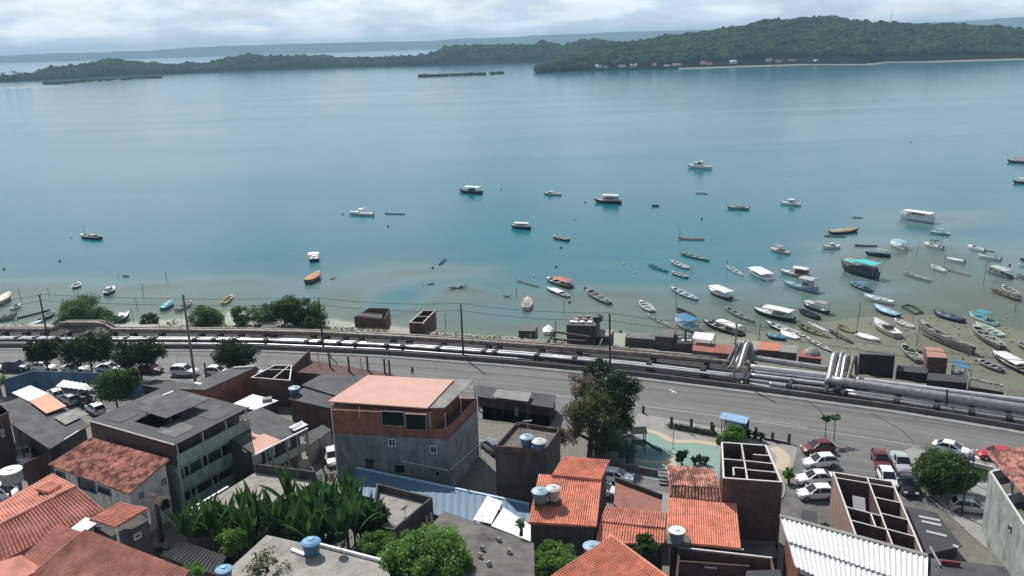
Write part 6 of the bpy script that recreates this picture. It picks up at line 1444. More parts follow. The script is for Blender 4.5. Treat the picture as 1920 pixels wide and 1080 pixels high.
def antenna(x, y, z, lb):
    p = P(x, y, z); t = thing('tv_antenna', lb, 'antenna', tuple(p)); mb = MB(); mb.tube([(0, 0, 0), (0, 0, 1.5)], .025, 4); mb.build('mast', frame_w, t)
    mb = MB(); mb.beam((-.5, 0, 1.45), (.5, .1, 1.45), .03, .03); mb.build('boom', frame_w, t)
    for k in range(4): mb = MB(); mb.beam((-.4 + .25 * k, -.3, 1.45), (-.4 + .25 * k, .3, 1.45), .02, .02); mb.build('element', frame_w, t)
def dish(x, y, z, lb):
    p = P(x, y, z); t = thing('satellite_dish', lb, 'satellite dish', tuple(p), (0, 0, 2.4)); mb = MB(); mb.tube([(0, 0, 0), (0, 0, .6)], .03, 5); mb.build('mast', dk, t)
    o = MB().lathe((0, 0, 0), [(.02, 0), (.22, .03), (.42, .12)], 14, False).build('reflector', conc, t); o.location = (0, 0, .65); o.rotation_euler = (0, R_(50), 0)
antenna(990, 812, 11.1, 'small TV antenna on the brown tank house'); antenna(905, 995, 12.1, 'thin TV antenna on the large dark concrete roof'); antenna(318, 832, 11.5, 'thin TV antenna at the front corner of the green building')
dish(976, 806, 10.9, 'small satellite dish inside the brown tank house parapet'); dish(640, 1035, 13.2, 'small satellite dish on the pale flat roof'); dish(760, 965, 7.4, 'small satellite dish on the parapet house roof')
# ================================================================ BOATS
def hm(nm, c, r=.5): return mat('boat ' + nm, c, r, var=.14, scale=1.2, kind='stain' if nm in ('old wood', 'cream') else None)
BM = {'w': hm('white', (.66, .67, .67)), 'c': hm('cream', (.50, .47, .36)), 'g': hm('grey', (.24, .25, .25), .7), 'lg': hm('light grey', (.40, .41, .41), .7), 'd': hm('dark', (.035, .04, .045)), 'n': hm('navy', (.02, .04, .07)), 'b': hm('blue', (.04, .16, .30)), 'lb': hm('light blue', (.22, .40, .50)), 't': hm('teal', (.03, .25, .28)), 'cy': hm('cyan', (.05, .52, .50)),
      'gr': hm('green', (.07, .14, .10)), 'lgr': hm('pale green', (.27, .36, .30)), 'm': hm('maroon', (.13, .045, .04)), 'rd': hm('faded red', (.33, .11, .08)), 'br': hm('brown', (.12, .08, .055), .8), 'o': hm('orange', (.50, .24, .12), .8), 'tn': hm('tan', (.33, .28, .19), .85), 'ow': hm('old wood', (.20, .185, .16), .9), 'ol': hm('olive', (.16, .15, .085), .8), 'y': hm('yellow', (.50, .42, .12)), 'ply': mat('boat inside', (.17, .165, .14), .85, var=.3, scale=2)}
GB = 'small boats moored in the shallow bay'
def boat(bow, stern, lab, hull='w', inner='ply', rim=None, wl=.26, kind='open', top=None, h=.5, z=None, roll=0., extras=(), yaw_len=1., name=None, cat='boat', trans=.6, sheer=.35):
    """bow, stern: picture points on the waterline. kind open | deck | tarp. extras: canopy, cabin, motor, screen, mast, seats, bimini"""
    zz = 0.02 if z is None else z
    a, b_ = P(*bow, zz), P(*stern, zz); c = (a + b_) / 2; L = max(1.2, (a - b_).length) * yaw_len; ang = math.atan2(a.y - b_.y, a.x - b_.x)
    gz = gz_at(c.x, c.y); base = max(0.0, gz) ; beached = gz > -.12
    W = L * wl / 2; W = min(W, 1.6) ; W = max(W, .28); D_ = .28 if not beached else .1
    nm = name or {'open': 'rowing_boat', 'deck': 'motor_boat', 'tarp': 'covered_boat'}[kind]
    if wl <= .17 and kind == 'open' and not name: nm = 'canoe'
    t = thing(nm, lab, cat, (c.x, c.y, base), (R_(roll if beached or not roll else roll * .3), 0, ang), group=GB)
    t['_org'] = (0., 0., 0.)
    ns = 13; fb = h                      # freeboard
    def hb(u):                           # half beam along u: 0 stern .. 1 bow
        if trans < .05: return W * max(.02, math.sin(math.pi * min(1, max(0, u))) ** .7)
        return W * max(.02, (trans + (1 - trans) * min(1, u / .35) ** .7) if u < .45 else (1 - ((u - .45) / .55) ** 2.3))
    def zs(u): return fb * (1 + sheer * 2.2 * max(0, u - .45) ** 2 * 2 + sheer * .5 * max(0, .35 - u) ** 2 * 4)
    def zk(u): return -D_ + (zs(u) * .8 + D_) * max(0, (u - .86) / .14) ** 1.6 + (D_ + fb * .6 if trans < .05 else 0) * max(0, (.14 - u) / .14) ** 1.6
    X = lambda u: (u - .5) * L
    outer, rimr, inn = [], [], []
    for i in range(ns):
        u = i / (ns - 1); u = u ** .9; w_, s, k_ = hb(u), zs(u), zk(u); m1 = k_ + (s - k_) * .35
        outer.append([(X(u), -w_, s), (X(u), -w_ * .93, m1 + (s - m1) * .4), (X(u), -w_ * .68, m1 * .6 + k_ * .4), (X(u), 0, k_), (X(u), w_ * .68, m1 * .6 + k_ * .4), (X(u), w_ * .93, m1 + (s - m1) * .4), (X(u), w_, s)])
        th = min(.09, w_ * .3); rimr.append((w_, s, th))
        fl = max(k_ + .1, -D_ + .16); inn.append([(X(u), -(w_ - th), s - .02), (X(u), -(w_ - th) * .75, fl), (X(u), (w_ - th) * .75, fl), (X(u), w_ - th, s - .02)])
    mb = MB(); mb.grid(outer); mb.face(outer[0][::-1]); ho = mb.build('hull', BM[hull], t)
    mb = MB()
    for sg in (-1, 1):
        mb.grid([[(X((i / (ns - 1)) ** .9), sg * w_ * 1.02, s + .0), (X((i / (ns - 1)) ** .9), sg * w_ * 1.02, s + .05), (X((i / (ns - 1)) ** .9), sg * (w_ - th), s + .05), (X((i / (ns - 1)) ** .9), sg * (w_ - th), s - .03)] for i, (w_, s, th) in enumerate(rimr)])
    w0 = hb(0); mb.box((X(0) + .04, 0, zs(0) + .01), (.08, 2 * w0, .07)); mb.build('gunwale', BM[rim or hull], t)
    if kind == 'open':
        mb = MB(); mb.grid(inn); mb.face([inn[0][k] for k in range(4)]); mb.build('inside', BM[inner], t)
        for u in ((.25, .5, .72) if L > 3.2 else (.35, .65)):
            mb = MB(); mb.box((X(u), 0, zs(u) - .1), (L * .035 + .06, 2 * hb(u) * .93, .05)); mb.build('thwart', BM[rim or hull], t)
        mb = MB(); u0 = .86; pts = [(X(u0), -hb(u0) * .9, zs(u0)), (X(u0), hb(u0) * .9, zs(u0)), (X(.96), hb(.96) * .8, zs(.96)), (X(.96), -hb(.96) * .8, zs(.96))]; mb.face(pts); mb.build('bow_deck', BM[rim or hull], t)
    elif kind == 'deck':
        dk_ = []
        for i in range(ns):
            u = (i / (ns - 1)) ** .9; well = .12 < u < .62; w_, s, th = rimr[i]; w_ -= th; dz = -.28 if well else .0
            dk_.append([(X(u), -w_, s), (X(u), -w_ * .8, s + dz), (X(u), 0, s + dz + (.05 if not well else 0)), (X(u), w_ * .8, s + dz), (X(u), w_, s)])
        mb = MB(); mb.grid(dk_); mb.build('deck', BM[inner if inner != 'ply' else (rim or 'w')], t)
    else:
        rr = []
        for i in range(ns):
            u = (i / (ns - 1)) ** .9; w_, s, th = rimr[i]; pk = .42 * math.sin(min(1, max(.02, u * 1.02)) * math.pi) ** .6 * (1 + .18 * math.sin(u * 19)) * min(1, W)
            rr.append([(X(u), -w_ * 1.05, s - .12), (X(u), -w_ * .95, s + .08), (X(u), -w_ * .45, s + pk * .8), (X(u), 0, s + pk), (X(u), w_ * .45, s + pk * .8), (X(u), w_ * .95, s + .08), (X(u), w_ * 1.05, s - .12)])
        mb = MB(); mb.grid(rr); mb.face(rr[0][::-1]); mb.build('tarp', BM[top or 'g'], t)
    for ex in extras:
        nm_, *ar = ex if isinstance(ex, tuple) else (ex,)
        if nm_ == 'canopy':              # flat or slightly curved awning on posts: u0, u1, height, colour
            u0, u1, hz_, cm = ar; w_ = W * 1.0; z0 = fb + hz_; rr = []
            for k in range(5):
                y = -w_ + 2 * w_ * k / 4; zc_ = z0 + .12 * (1 - (2 * k / 4 - 1) ** 2); rr.append([(X(u0), y, zc_), (X((u0 + u1) / 2), y, zc_ + .03), (X(u1), y, zc_)])
            mb = MB(); mb.grid(rr); mb.grid([[Vector(p) - Vector((0, 0, .07)) for p in r] for r in rr])
            mb.grid([rr[0], [Vector(p) - Vector((0, 0, .07)) for p in rr[0]]]); mb.grid([rr[-1], [Vector(p) - Vector((0, 0, .07)) for p in rr[-1]]]); mb.build('canopy', BM[cm], t)
            for u in (u0 + .02, u1 - .02):
                for sg in (-1, 1): mb = MB(); mb.beam((X(u), sg * w_ * .9, fb * .9), (X(u), sg * w_ * .9, z0 + .02), .06, .06); mb.build('canopy_post', BM['lg'], t)
        elif nm_ == 'cabin':             # u0 u1 height colour
            u0, u1, hz_, cm = ar; w_ = W * .68; z0 = fb - .05; q0 = [(X(u0), -w_, z0), (X(u1), -w_ * .85, z0), (X(u1), w_ * .85, z0), (X(u0), w_, z0)]; q1 = [(X(u0) + .05, -w_ * .9, z0 + hz_), (X(u1) - .3 * hz_, -w_ * .75, z0 + hz_), (X(u1) - .3 * hz_, w_ * .75, z0 + hz_), (X(u0) + .05, w_ * .9, z0 + hz_)]
            mb = MB(); mb.prism(q0, q1); cb = mb.build('cabin', BM[cm], t)
            for sg in (-1, 1): mb = MB(); mb.box((X((u0 + u1) / 2), sg * (w_ * .90 + .012), z0 + hz_ * .65), (L * (u1 - u0) * .55, .05, hz_ * .3)); mb.build('window', glass_d, cb)
            mb = MB(); mb.box((X(u1) - .14 * hz_, 0, z0 + hz_ * .66), (.06, w_ * 1.3, hz_ * .34), 0, (0, -.28)); mb.build('window', glass_d, cb)
        elif nm_ == 'motor':
            mb = MB(); mb.box((X(0) - .12, 0, fb + .18), (.3, .28, .42), 0, (0, .25)); mo = mb.build('outboard_motor', BM[ar[0] if ar else 'd'], t); mb = MB(); mb.box((X(0) - .16, 0, -.02), (.12, .1, .6)); mb.build('leg', BM['d'], mo)
        elif nm_ == 'screen':
            u = .62; mb = MB(); mb.prism([(X(u), -W * .7, fb), (X(u) + .1, -W * .7, fb), (X(u) + .1, W * .7, fb), (X(u), W * .7, fb)], [(X(u) - .28, -W * .6, fb + .38), (X(u) - .24, -W * .6, fb + .38), (X(u) - .24, W * .6, fb + .38), (X(u) - .28, W * .6, fb + .38)]); mb.build('windscreen', glass_d, t)
        elif nm_ == 'mast':
            u, hh = ar; mb = MB(); mb.tube([(X(u), 0, 0), (X(u), 0, hh)], .06, 5); mb.build('mast', BM['d'], t)
        elif nm_ == 'seats':
            for u in (.28, .45): mb = MB(); mb.box((X(u), 0, fb - .1), (.4, W * 1.1, .35)); mb.build('seat', BM[ar[0] if ar else 'lg'], t)
    if '_org' in t: del t['_org']
    return t
B = boat
cp = lambda u0, u1, z_, c: ('canopy', u0, u1, z_, c)
# far and middle water
B((1288, 314), (1334, 317), 'white cabin cruiser, furthest out of the large boats', 'w', wl=.3, kind='deck', h=1.1, extras=(('cabin', .3, .72, 1.3, 'w'), ('cabin', .34, .55, 1.9, 'w'), ('mast', .15, 3.4)), name='cabin_cruiser')
B((861, 360), (904, 363), 'navy launch with a long white flat roof on open posts', 'n', wl=.28, kind='deck', inner='br', h=.8, extras=(cp(.08, .72, 1.5, 'w'), ('cabin', .35, .55, .9, 'd'))); B((1019, 364), (1052, 366), 'small white-topped cabin boat between two launches', 'lg', rim='w', wl=.27, kind='deck', h=.55, extras=(('cabin', .45, .75, .7, 'w'),))
B((1114, 379), (1165, 381), 'dark launch with a white wheelhouse and white roof', 'd', rim='lg', wl=.28, kind='deck', h=.85, extras=(cp(.1, .68, 1.8, 'w'), ('cabin', .12, .66, 1.2, 'lg')))
B((654, 401), (700, 404), 'white fishing boat with a small T-top and black outboard', 'w', wl=.28, kind='deck', h=.7, extras=('motor', cp(.38, .52, 1.3, 'w'), ('cabin', .6, .8, .35, 'w')))
B((721, 401), (760, 402), 'long thin dark canoe lying level beside the white fishing boat', 'g', wl=.08, trans=0, h=.25); B((958, 427), (995, 429), 'small launch with a white hull band and long white top', 'n', rim='w', wl=.3, kind='deck', h=.7, extras=(('cabin', .1, .8, .6, 'w'), cp(.08, .8, .95, 'w')))
B((1036, 445), (1066, 452), 'little white skiff with a dark bottom below the white-topped launch', 'd', rim='w', wl=.3, h=.5); B((1304, 362), (1327, 363), 'tiny white dinghy below the cabin cruiser', 'w', wl=.3, h=.4, inner='w'); B((1222, 387), (1236, 387), 'tiny dark raft-like boat out in the blue water', 'd', wl=.4, h=.4, inner='g')
B((1363, 391), (1404, 393), 'dark grey motor boat with a low sunroof in the blue water', 'g', rim='lg', wl=.28, kind='deck', h=.6, extras=(cp(.3, .55, 1., 'g'), 'screen', 'motor')); B((1462, 382), (1501, 386), 'white motor boat with a square hardtop near the sandbank', 'w', wl=.28, kind='deck', h=.6, extras=(('cabin', .3, .55, 1., 'w'), cp(.28, .58, 1.2, 'w')))
B((1271, 448), (1322, 450), 'long pale canoe with a thin upright mast at its left end', 'c', wl=.13, trans=0, h=.35, extras=(('mast', .93, 3.2),)); B((1888, 304), (1928, 306), 'brown launch with a canopy, upper of the two at the right edge', 'br', wl=.28, kind='deck', h=.8, extras=(cp(.1, .7, 1.2, 'rd'),)); B((1899, 343), (1932, 345), 'dark launch with a white top, lower of the two at the right edge', 'd', wl=.28, kind='deck', h=.7, extras=(cp(.1, .7, 1.1, 'w'),))
B((1683, 408), (1750, 418), 'large schooner with a broad white awning on the sandbank edge', 'w', wl=.32, kind='deck', h=1.3, inner='lg', extras=(cp(.02, .8, 1.3, 'w'), ('cabin', .06, .72, 1.25, 'w')), name='schooner', sheer=.5)
B((1610, 433), (1557, 439), 'bulky boat under a tan ribbed tarpaulin with a dark outboard end', 'd', wl=.42, kind='tarp', top='tn', h=.7); B((1545, 443), (1585, 445), 'thin plain canoe floating just below the tan-covered boat', 'ow', wl=.08, trans=0, h=.2)
B((1541, 467), (1574, 465), 'white sleek cabin speedboat with a dark stripe below the tan-covered boat', 'w', wl=.33, kind='deck', h=.7, extras=(('cabin', .3, .6, .7, 'w'),)); B((1444, 468), (1480, 477), 'grey tender with a dark square sunshade, leftmost beside the speedboats', 'lg', wl=.3, kind='tarp', top='lg', h=.45, extras=(cp(.3, .7, 1.1, 'g'),))
B((1602, 461), (1645, 462), 'flat dark canoe with a pale stripe above the navy boat', 'd', rim='lg', wl=.13, trans=0, h=.3); B((1670, 456), (1698, 470), 'white boat with a light blue sunshade above the turquoise schooner', 'w', wl=.32, kind='deck', h=.55, extras=(cp(.15, .7, 1.1, 'lb'), 'motor')); B((1622, 478), (1670, 482), 'navy boat with a small white rectangular canopy', 'n', wl=.26, kind='deck', inner='n', h=.6, extras=(cp(.15, .6, 1., 'lgr'),))
B((1742, 437), (1781, 441), 'light blue motor boat below the large schooner', 'lb', wl=.28, kind='deck', rim='w', h=.5, extras=(cp(.3, .6, .9, 'lb'),)); B((1732, 458), (1768, 468), 'white speedboat with a dark flat sunshade and black motor', 'w', wl=.28, kind='deck', h=.5, extras=(cp(.25, .6, 1.2, 'd'), 'motor', 'screen')); B((1814, 463), (1845, 473), 'white speedboat with its black outboard tipped up near the right edge', 'w', wl=.28, kind='deck', h=.5, extras=('motor', 'screen', 'seats')); B((1832, 481), (1876, 489), 'white speedboat with a black cover at the stern and a shade sheet behind', 'w', wl=.27, kind='deck', h=.5, extras=('motor', cp(.3, .7, 1.3, 'd')))
B((1775, 487), (1808, 493), 'white closed speedboat with a black outboard behind the plank canoe', 'w', wl=.3, kind='tarp', top='w', h=.45, extras=('motor',)); B((1746, 499), (1772, 511), 'short white skiff touching the plank canoe', 'w', wl=.3, h=.35, inner='w'); B((1765, 503), (1821, 518), 'long narrow plank canoe with a pole at its left end', 'c', wl=.08, trans=0, h=.2, extras=(('mast', .92, 3.4),))
B((1848, 506), (1896, 523), 'blue-grey boat under a pale grey hanging canopy near the right edge', 'g', wl=.27, h=.5, extras=(cp(.1, .7, 1.1, 'lg'),)); B((1691, 512), (1746, 529), 'long light grey canoe right of the turquoise schooner', 'lg', wl=.14, trans=.1, h=.4, inner='lg')
# turquoise schooner
s_ = B((1576, 505), (1645, 523), 'big wooden schooner with a bright turquoise roof and two white hatches', 'n', rim='rd', wl=.3, kind='deck', h=1.2, inner='br', extras=(('cabin', .06, .5, 1.1, 'n'), cp(.0, .52, 2.0, 'cy'), cp(.56, .84, 1.5, 'cy')), name='schooner', sheer=.7)
for u, zz_ in ((.60, 2.95), (.78, 2.95)):
    L_ = (P(1576, 505, 0) - P(1645, 523, 0)).length; mb = MB(); x_ = (u - .5) * L_; mb.grid([[(x_ - .55, -.6, zz_), (x_ + .55, -.6, zz_), (x_ + .55, .6, zz_), (x_ - .55, .6, zz_), (x_ - .55, -.6, zz_)], [(x_ - .4, -.45, zz_ + .1), (x_ + .4, -.45, zz_ + .1), (x_ + .4, .45, zz_ + .1), (x_ - .4, .45, zz_ + .1), (x_ - .4, -.45, zz_ + .1)], [(x_ - .3, -.35, zz_), (x_ + .3, -.35, zz_), (x_ + .3, .35, zz_), (x_ - .3, .35, zz_), (x_ - .3, -.35, zz_)]]); mb.build('hatch', BM['c'], s_)
B((1461, 512), (1518, 522), 'white-hulled launch with a maroon wheelhouse and flat white roof', 'lg', rim='w', wl=.28, kind='deck', h=.7, extras=(('cabin', .08, .48, 1., 'm'), cp(.06, .52, 1.35, 'w'))); B((1467, 533), (1532, 548), 'pale blue launch with a tall grey square cabin awning', 'lb', rim='g', wl=.3, kind='deck', inner='lb', h=.7, extras=(('cabin', .14, .42, 1.2, 'lg'), cp(.08, .46, 1.9, 'lg')))
B((1593, 533), (1633, 548), 'narrow blue boat with a small bright blue awning below the schooner', 'n', rim='lb', wl=.25, h=.45, extras=(cp(.2, .6, .9, 'b'),)); B((1619, 558), (1674, 571), 'open white launch with a grey deck bowl on the sand edge', 'w', wl=.33, kind='deck', inner='w', h=.6, extras=('seats',)); B((1638, 578), (1684, 597), 'black-bottomed boat draped with a light blue tarpaulin', 'd', rim='w', wl=.3, kind='tarp', top='lb', h=.7)
B((1497, 584), (1535, 599), 'dark open skiff in front of the grey-canopied boat', 'n', rim='d', wl=.3, h=.5, inner='d'); B((1506, 574), (1553, 588), 'boat with two stacked grey flat canopies', 'd', wl=.28, kind='deck', h=.5, extras=(cp(.05, .45, 1.4, 'g'), cp(.5, .9, .8, 'lg'))); B((1412, 585), (1489, 602), 'white and black launch under a long ribbed white canopy', 'd', rim='w', wl=.28, kind='deck', h=.7, extras=(cp(.05, .72, 1.1, 'w'), ('cabin', .1, .5, .7, 'lg')))
B((1357, 578), (1413, 605), 'grey canoe pointing at the black and white launch', 'g', wl=.17, h=.4, inner='g', trans=.3); B((1435, 608), (1508, 636), 'long white and green canoe behind the blue tarpaulin', 'gr', rim='w', wl=.2, h=.5, inner='lg', trans=.3); B((1492, 612), (1556, 640), 'long dark green wooden canoe right of the white and green one', 'gr', rim='ol', wl=.18, h=.45, inner='ol', trans=.2)
B((1514, 607), (1553, 625), 'slim white plank boat between two dark canoes', 'w', wl=.12, h=.25, trans=.5, inner='w'); B((1552, 625), (1600, 652), 'very narrow black canoe with a slatted inside', 'd', wl=.13, h=.25, trans=0., inner='br'); B((1570, 615), (1601, 630), 'olive skiff left of the white inflatable', 'ol', wl=.34, h=.4, inner='tn')
B((1650, 648), (1606, 634), 'white rigid inflatable with ridged seats and engine at its left', 'w', wl=.38, kind='tarp', top='w', h=.35, extras=('motor',)); B((1637, 612), (1681, 640), 'white launch with a dark hatch beached beside the old brown hull', 'c', rim='w', wl=.34, kind='deck', h=1., inner='w', extras=(('cabin', .35, .5, .45, 'd'),), roll=6); B((1676, 603), (1711, 619), 'white skiff in front of the weed-covered sand', 'w', wl=.28, h=.35, inner='lg')
B((1715, 625), (1822, 672), 'huge old grey-brown wooden hull lying on the sand', 'ow', rim='lg', wl=.2, h=1.3, trans=.25, inner='ow', roll=14, sheer=.6); B((1749, 590), (1807, 607), 'motor boat under a glossy navy tarpaulin on the sand', 'n', wl=.34, kind='tarp', top='n', h=.6); B((1817, 592), (1866, 612), 'white speedboat with a dark teal sunshade on the sand', 'w', wl=.32, kind='deck', h=.6, inner='t', extras=(cp(.25, .65, 1.2, 't'),))
B((1829, 612), (1877, 637), 'white and pale green speedboat below the teal sunshade', 'lgr', rim='w', wl=.3, kind='deck', h=.5, inner='lgr', extras=('seats',)); B((1820, 624), (1877, 664), 'weathered grey planked boat tilted on the sand at the right', 'ow', rim='lg', wl=.26, h=.9, trans=.4, inner='ow', roll=10); B((1857, 544), (1916, 567), 'low brown canoe with a second pale skiff resting across it', 'br', wl=.14, h=.4, trans=0.); B((1878, 540), (1910, 558), 'pale skiff resting beside the low brown canoe', 'lg', wl=.26, h=.6, trans=.3)
B((1858, 672), (1930, 712), 'black and white boat with a white sheet over its far side, right edge', 'd', rim='w', wl=.24, h=.7, extras=(cp(.2, .8, .6, 'w'),)); B((1907, 653), (1935, 668), 'green-grey boat half cut by the right edge', 'gr', rim='lg', wl=.35, h=.6); B((1912, 487), (1940, 492), 'dark hulled boat half cut by the right edge near the grey canopy', 'n', rim='w', wl=.3, h=.5); B((1909, 497), (1940, 503), 'white boat half cut by the right edge below the dark hull', 'w', wl=.3, h=.4); B((1904, 517), (1938, 528), 'grey boat cut by the right edge beside the hanging canopy boat', 'g', wl=.25, h=.4)
B((1266, 603), (1306, 622), 'white boat crowned by a round bright blue awning', 'w', wl=.4, kind='deck', h=.7, inner='lb', extras=(cp(.1, .8, 1.2, 'b'),)); B((1317, 606), (1394, 632), 'long dark boat with a white flat canopy near the pipe bends', 'd', rim='lg', wl=.2, h=.6, extras=(cp(.1, .6, 1.1, 'w'),)); B((1211, 589), (1259, 614), 'very thin pale canoe pointing to the blue awning boat', 'lg', wl=.1, h=.2, trans=0.); B((1200, 567), (1223, 586), 'short green and white skiff left of the thin canoe', 'gr', rim='w', wl=.3, h=.4, inner='lg'); B((1268, 582), (1301, 598), 'dark brown skiff floating above the blue awning boat', 'br', rim='d', wl=.32, h=.45, inner='m')
B((1257, 541), (1306, 564), 'long blue-white canoe in the middle of the shallows', 'b', rim='w', wl=.18, h=.4, inner='lb', trans=.4); B((1330, 546), (1369, 562), 'dumpy boat with a full white canopy and maroon stripe', 'm', rim='w', wl=.36, kind='deck', h=.6, extras=(cp(.02, .85, 1., 'w'),)); B((1408, 508), (1443, 527), 'boat with a full white canopy and white hull, left of the maroon launch', 'w', wl=.36, kind='deck', h=.5, extras=(cp(.1, .85, .8, 'w'),)); B((1362, 499), (1393, 518), 'thin white canoe left of the white-canopied boat', 'w', wl=.13, h=.25, trans=.2, extras=(('mast', .97, 1.6),))
B((1258, 491), (1290, 505), 'white-edged skiff, top one of the trio of small boats', 'g', rim='w', wl=.22, h=.35, inner='lg'); B((1259, 512), (1289, 522), 'green skiff, lowest of the trio of small boats', 'gr', rim='w', wl=.24, h=.35, inner='gr'); B((1214, 497), (1253, 511), 'teal canoe, leftmost of the trio of small boats', 't', rim='t', wl=.15, h=.35, trans=.1); B((1275, 476), (1329, 490), 'long pale green canoe with a white edge above the trio', 'gr', rim='lgr', wl=.17, h=.4, trans=.3, inner='lgr')
B((1100, 546), (1143, 571), 'grey launch with a covered stern above the tall dark shed', 'gr', rim='g', wl=.22, h=.5, inner='g', trans=.5); B((1024, 541), (1066, 558), 'narrow white-rimmed canoe with a white board beside it', 'd', rim='w', wl=.2, h=.35, inner='lg', extras=(cp(.3, .75, .25, 'w'),)); B((1024, 524), (1071, 540), 'dark launch under a faded red canopy', 'm', rim='w', wl=.26, h=.5, inner='m', extras=(cp(.05, .6, .9, 'rd'),)); B((968, 526), (1012, 539), 'thin plain pale canoe left of the faded red canopy', 'lgr', wl=.09, h=.22, trans=0.)
B((991, 556), (985, 592), 'cream launch seen end-on, its bow towards the open water', 'c', rim='c', wl=.3, kind='deck', h=.8, inner='c', extras=('seats',), yaw_len=.55); B((842, 481), (817, 502), 'thin dark canoe with a white tip alone in the shallows', 't', wl=.11, h=.25, trans=0., inner='g', yaw_len=.6); B((590, 480), (588, 493), 'small blue boat with a white square top seen from behind', 'n', wl=.6, kind='deck', h=.6, extras=(cp(.05, .7, 1.1, 'w'), 'motor'), yaw_len=.6); B((604, 515), (572, 536), 'boat wrapped in a bright orange tarpaulin', 'br', wl=.36, kind='tarp', top='o', h=1., yaw_len=.75)
B((151, 444), (189, 449), 'green-blue fishing boat with a thin mast, alone at the far left', 'n', rim='w', wl=.27, h=.7, inner='br', extras=(('mast', .75, 3.6), ('cabin', .25, .5, .5, 'gr'))); B((149, 531), (139, 543), 'little white-striped skiff near the left edge', 'd', rim='w', wl=.42, h=.4, yaw_len=.75); B((217, 540), (196, 556), 'black and white motor boat aground at the left', 'd', rim='w', wl=.36, kind='deck', h=.6, extras=(('cabin', .2, .6, .8, 'lg'),), yaw_len=.75); B((328, 566), (301, 585), 'turquoise boat on the sand with a striped white top', 't', wl=.36, kind='tarp', top='t', h=.6, yaw_len=.75)
B((364, 567), (327, 586), 'grey-white boat beached beside the turquoise boat', 'lg', wl=.28, h=.55, inner='lg', yaw_len=.8); B((438, 554), (415, 574), 'yellow canoe drawn up on the sand', 'y', rim='y', wl=.24, h=.4, inner='tn', yaw_len=.8); B((248, 592), (203, 616), 'black launch with a white flat cabin top left of the dark shrub', 'd', wl=.26, kind='deck', h=.8, extras=(('cabin', .25, .6, .7, 'lgr'), cp(.22, .62, .85, 'w')), sheer=.6, yaw_len=.85); B((20, 556), (-12, 576), 'cream and yellow boat cut by the left edge', 'c', wl=.34, kind='tarp', top='c', h=.9)
B((41, 573), (20, 583), 'small grey-white motor boat below the cream boat', 'lg', wl=.4, kind='deck', h=.45, extras=('screen',), yaw_len=.85); B((33, 596), (-30, 604), 'grey flat-sided barge at the left edge', 'g', wl=.3, h=.8, inner='lg', trans=.9); B((104, 587), (75, 602), 'pale skiff behind the furthest left pole', 'd', rim='lg', wl=.3, h=.5); B((95, 582), (33, 597), 'long dark log raft pointing at the pale skiff', 'd', wl=.08, h=.2, trans=.9); B((82, 604), (54, 612), 'light blue boat just above the pipes at the left', 'lb', wl=.34, kind='tarp', top='lb', h=.4); B((230, 518), (241, 518), 'tiny pale dinghy beside a dark stake at the left', 'lg', wl=.4, h=.3)
# boats drawn up among the sheds
B((1030, 612), (1024, 632), 'upturned striped white boat between the grey hut and tall shed', 'w', wl=.5, kind='tarp', top='w', h=.5, yaw_len=.6); B((1436, 636), (1472, 643), 'small boat under a bright blue tarpaulin above the red roofs', 'd', wl=.45, kind='tarp', top='b', h=.5); B((1463, 628), (1496, 642), 'upturned white boat beside the bright blue tarpaulin', 'w', wl=.4, kind='tarp', top='w', h=.4); B((1510, 640), (1560, 668), 'thin white-edged canoe behind the small red-roofed hut', 'd', rim='w', wl=.12, h=.3, trans=0.); B((1690, 656), (1722, 688), 'old grey skiff propped against the big dark shed', 'ow', rim='lg', wl=.3, h=.6, roll=12); B((1831, 685), (1878, 705), 'dirty pale skiff ashore beside the blue tarpaulin shelter', 'ow', rim='lg', wl=.34, h=.5, inner='d')
# ---- sheds on the shore -------------------------------------------
def shed(lab, Q, zb, wm, rm=None, roofless=False, name='shed', cat='shed', ov=0., **k):
    h = house(name, lab, Q, zb, cat, 'sheds along the shore behind the pipes')
    if roofless:
        ring(Q, zb - .5, .16, wm, h, cap=k.get('cap')); slab(atz(inset(order(Q), .18), zb + .3), dconc, h, .1, 'floor')
        inwall(Q, (.02, .5), (.98, .5), zb, .12, wm, h, k.get('cap'))
    else:
        walls(Q, zb - .5, wm, h, under=.12, ins=ov); slab(Q, rm, h, .1)
    return h
def door(h, A, B, x0, y0, x1, y1, m_=None): return window(h, A, B, x0, y0, x1, y1, woodd, m_ or glass_d, 'door', bars=0, fw=.05)
Q = quad((664, 594, 4.6), (722, 598, 4.6), (731, 578, 4.6), (692, 577, 4.6)); h = shed('brown plastered hut with a dark slatted roof opening on the beach', Q, 1.8, brick, roofless=True); slab([p + Vector((0, 0, .03)) for p in quad((668, 592, 4.62), (716, 597, 4.62), (718, 590, 4.62), (676, 587, 4.62))], fibred, h, .1)
Q = quad((767, 605, 4.9), (793, 606, 4.9), (817, 582, 4.9), (793, 582, 4.9)); h = shed('small roofless hut with pale wall tops on the beach', Q, 1.8, brick, roofless=True, cap=whitecap); window(h, Q[0], Q[1], 794, 606, 796, 607, whitecap, glass_d, 'vent', bars=0, fw=.02); mb = MB(); q = P(792, 618, 2); mb.box((q.x, q.y - .1, 3), (.2, .2, 2.4)); mb.build('door_post', whitecap, h)
Q = quad((972, 620, 3.9), (1003, 621, 3.9), (1008, 611, 3.9), (979, 611, 3.9)); h = shed('small grey plain hut with a tiny white vent', Q, 1.9, plastd, roofc); window(h, Q[0], Q[1], 993, 627, 996, 630, frame_w, roofl, 'vent', bars=0, fw=.05)
Q = quad((1062, 609, 6.2), (1116, 611, 6.2), (1125, 591, 6.2), (1076, 592, 6.2)); h = shed('tall dark shed with junk piled on its roof', Q, 1.9, plastd, roofc)
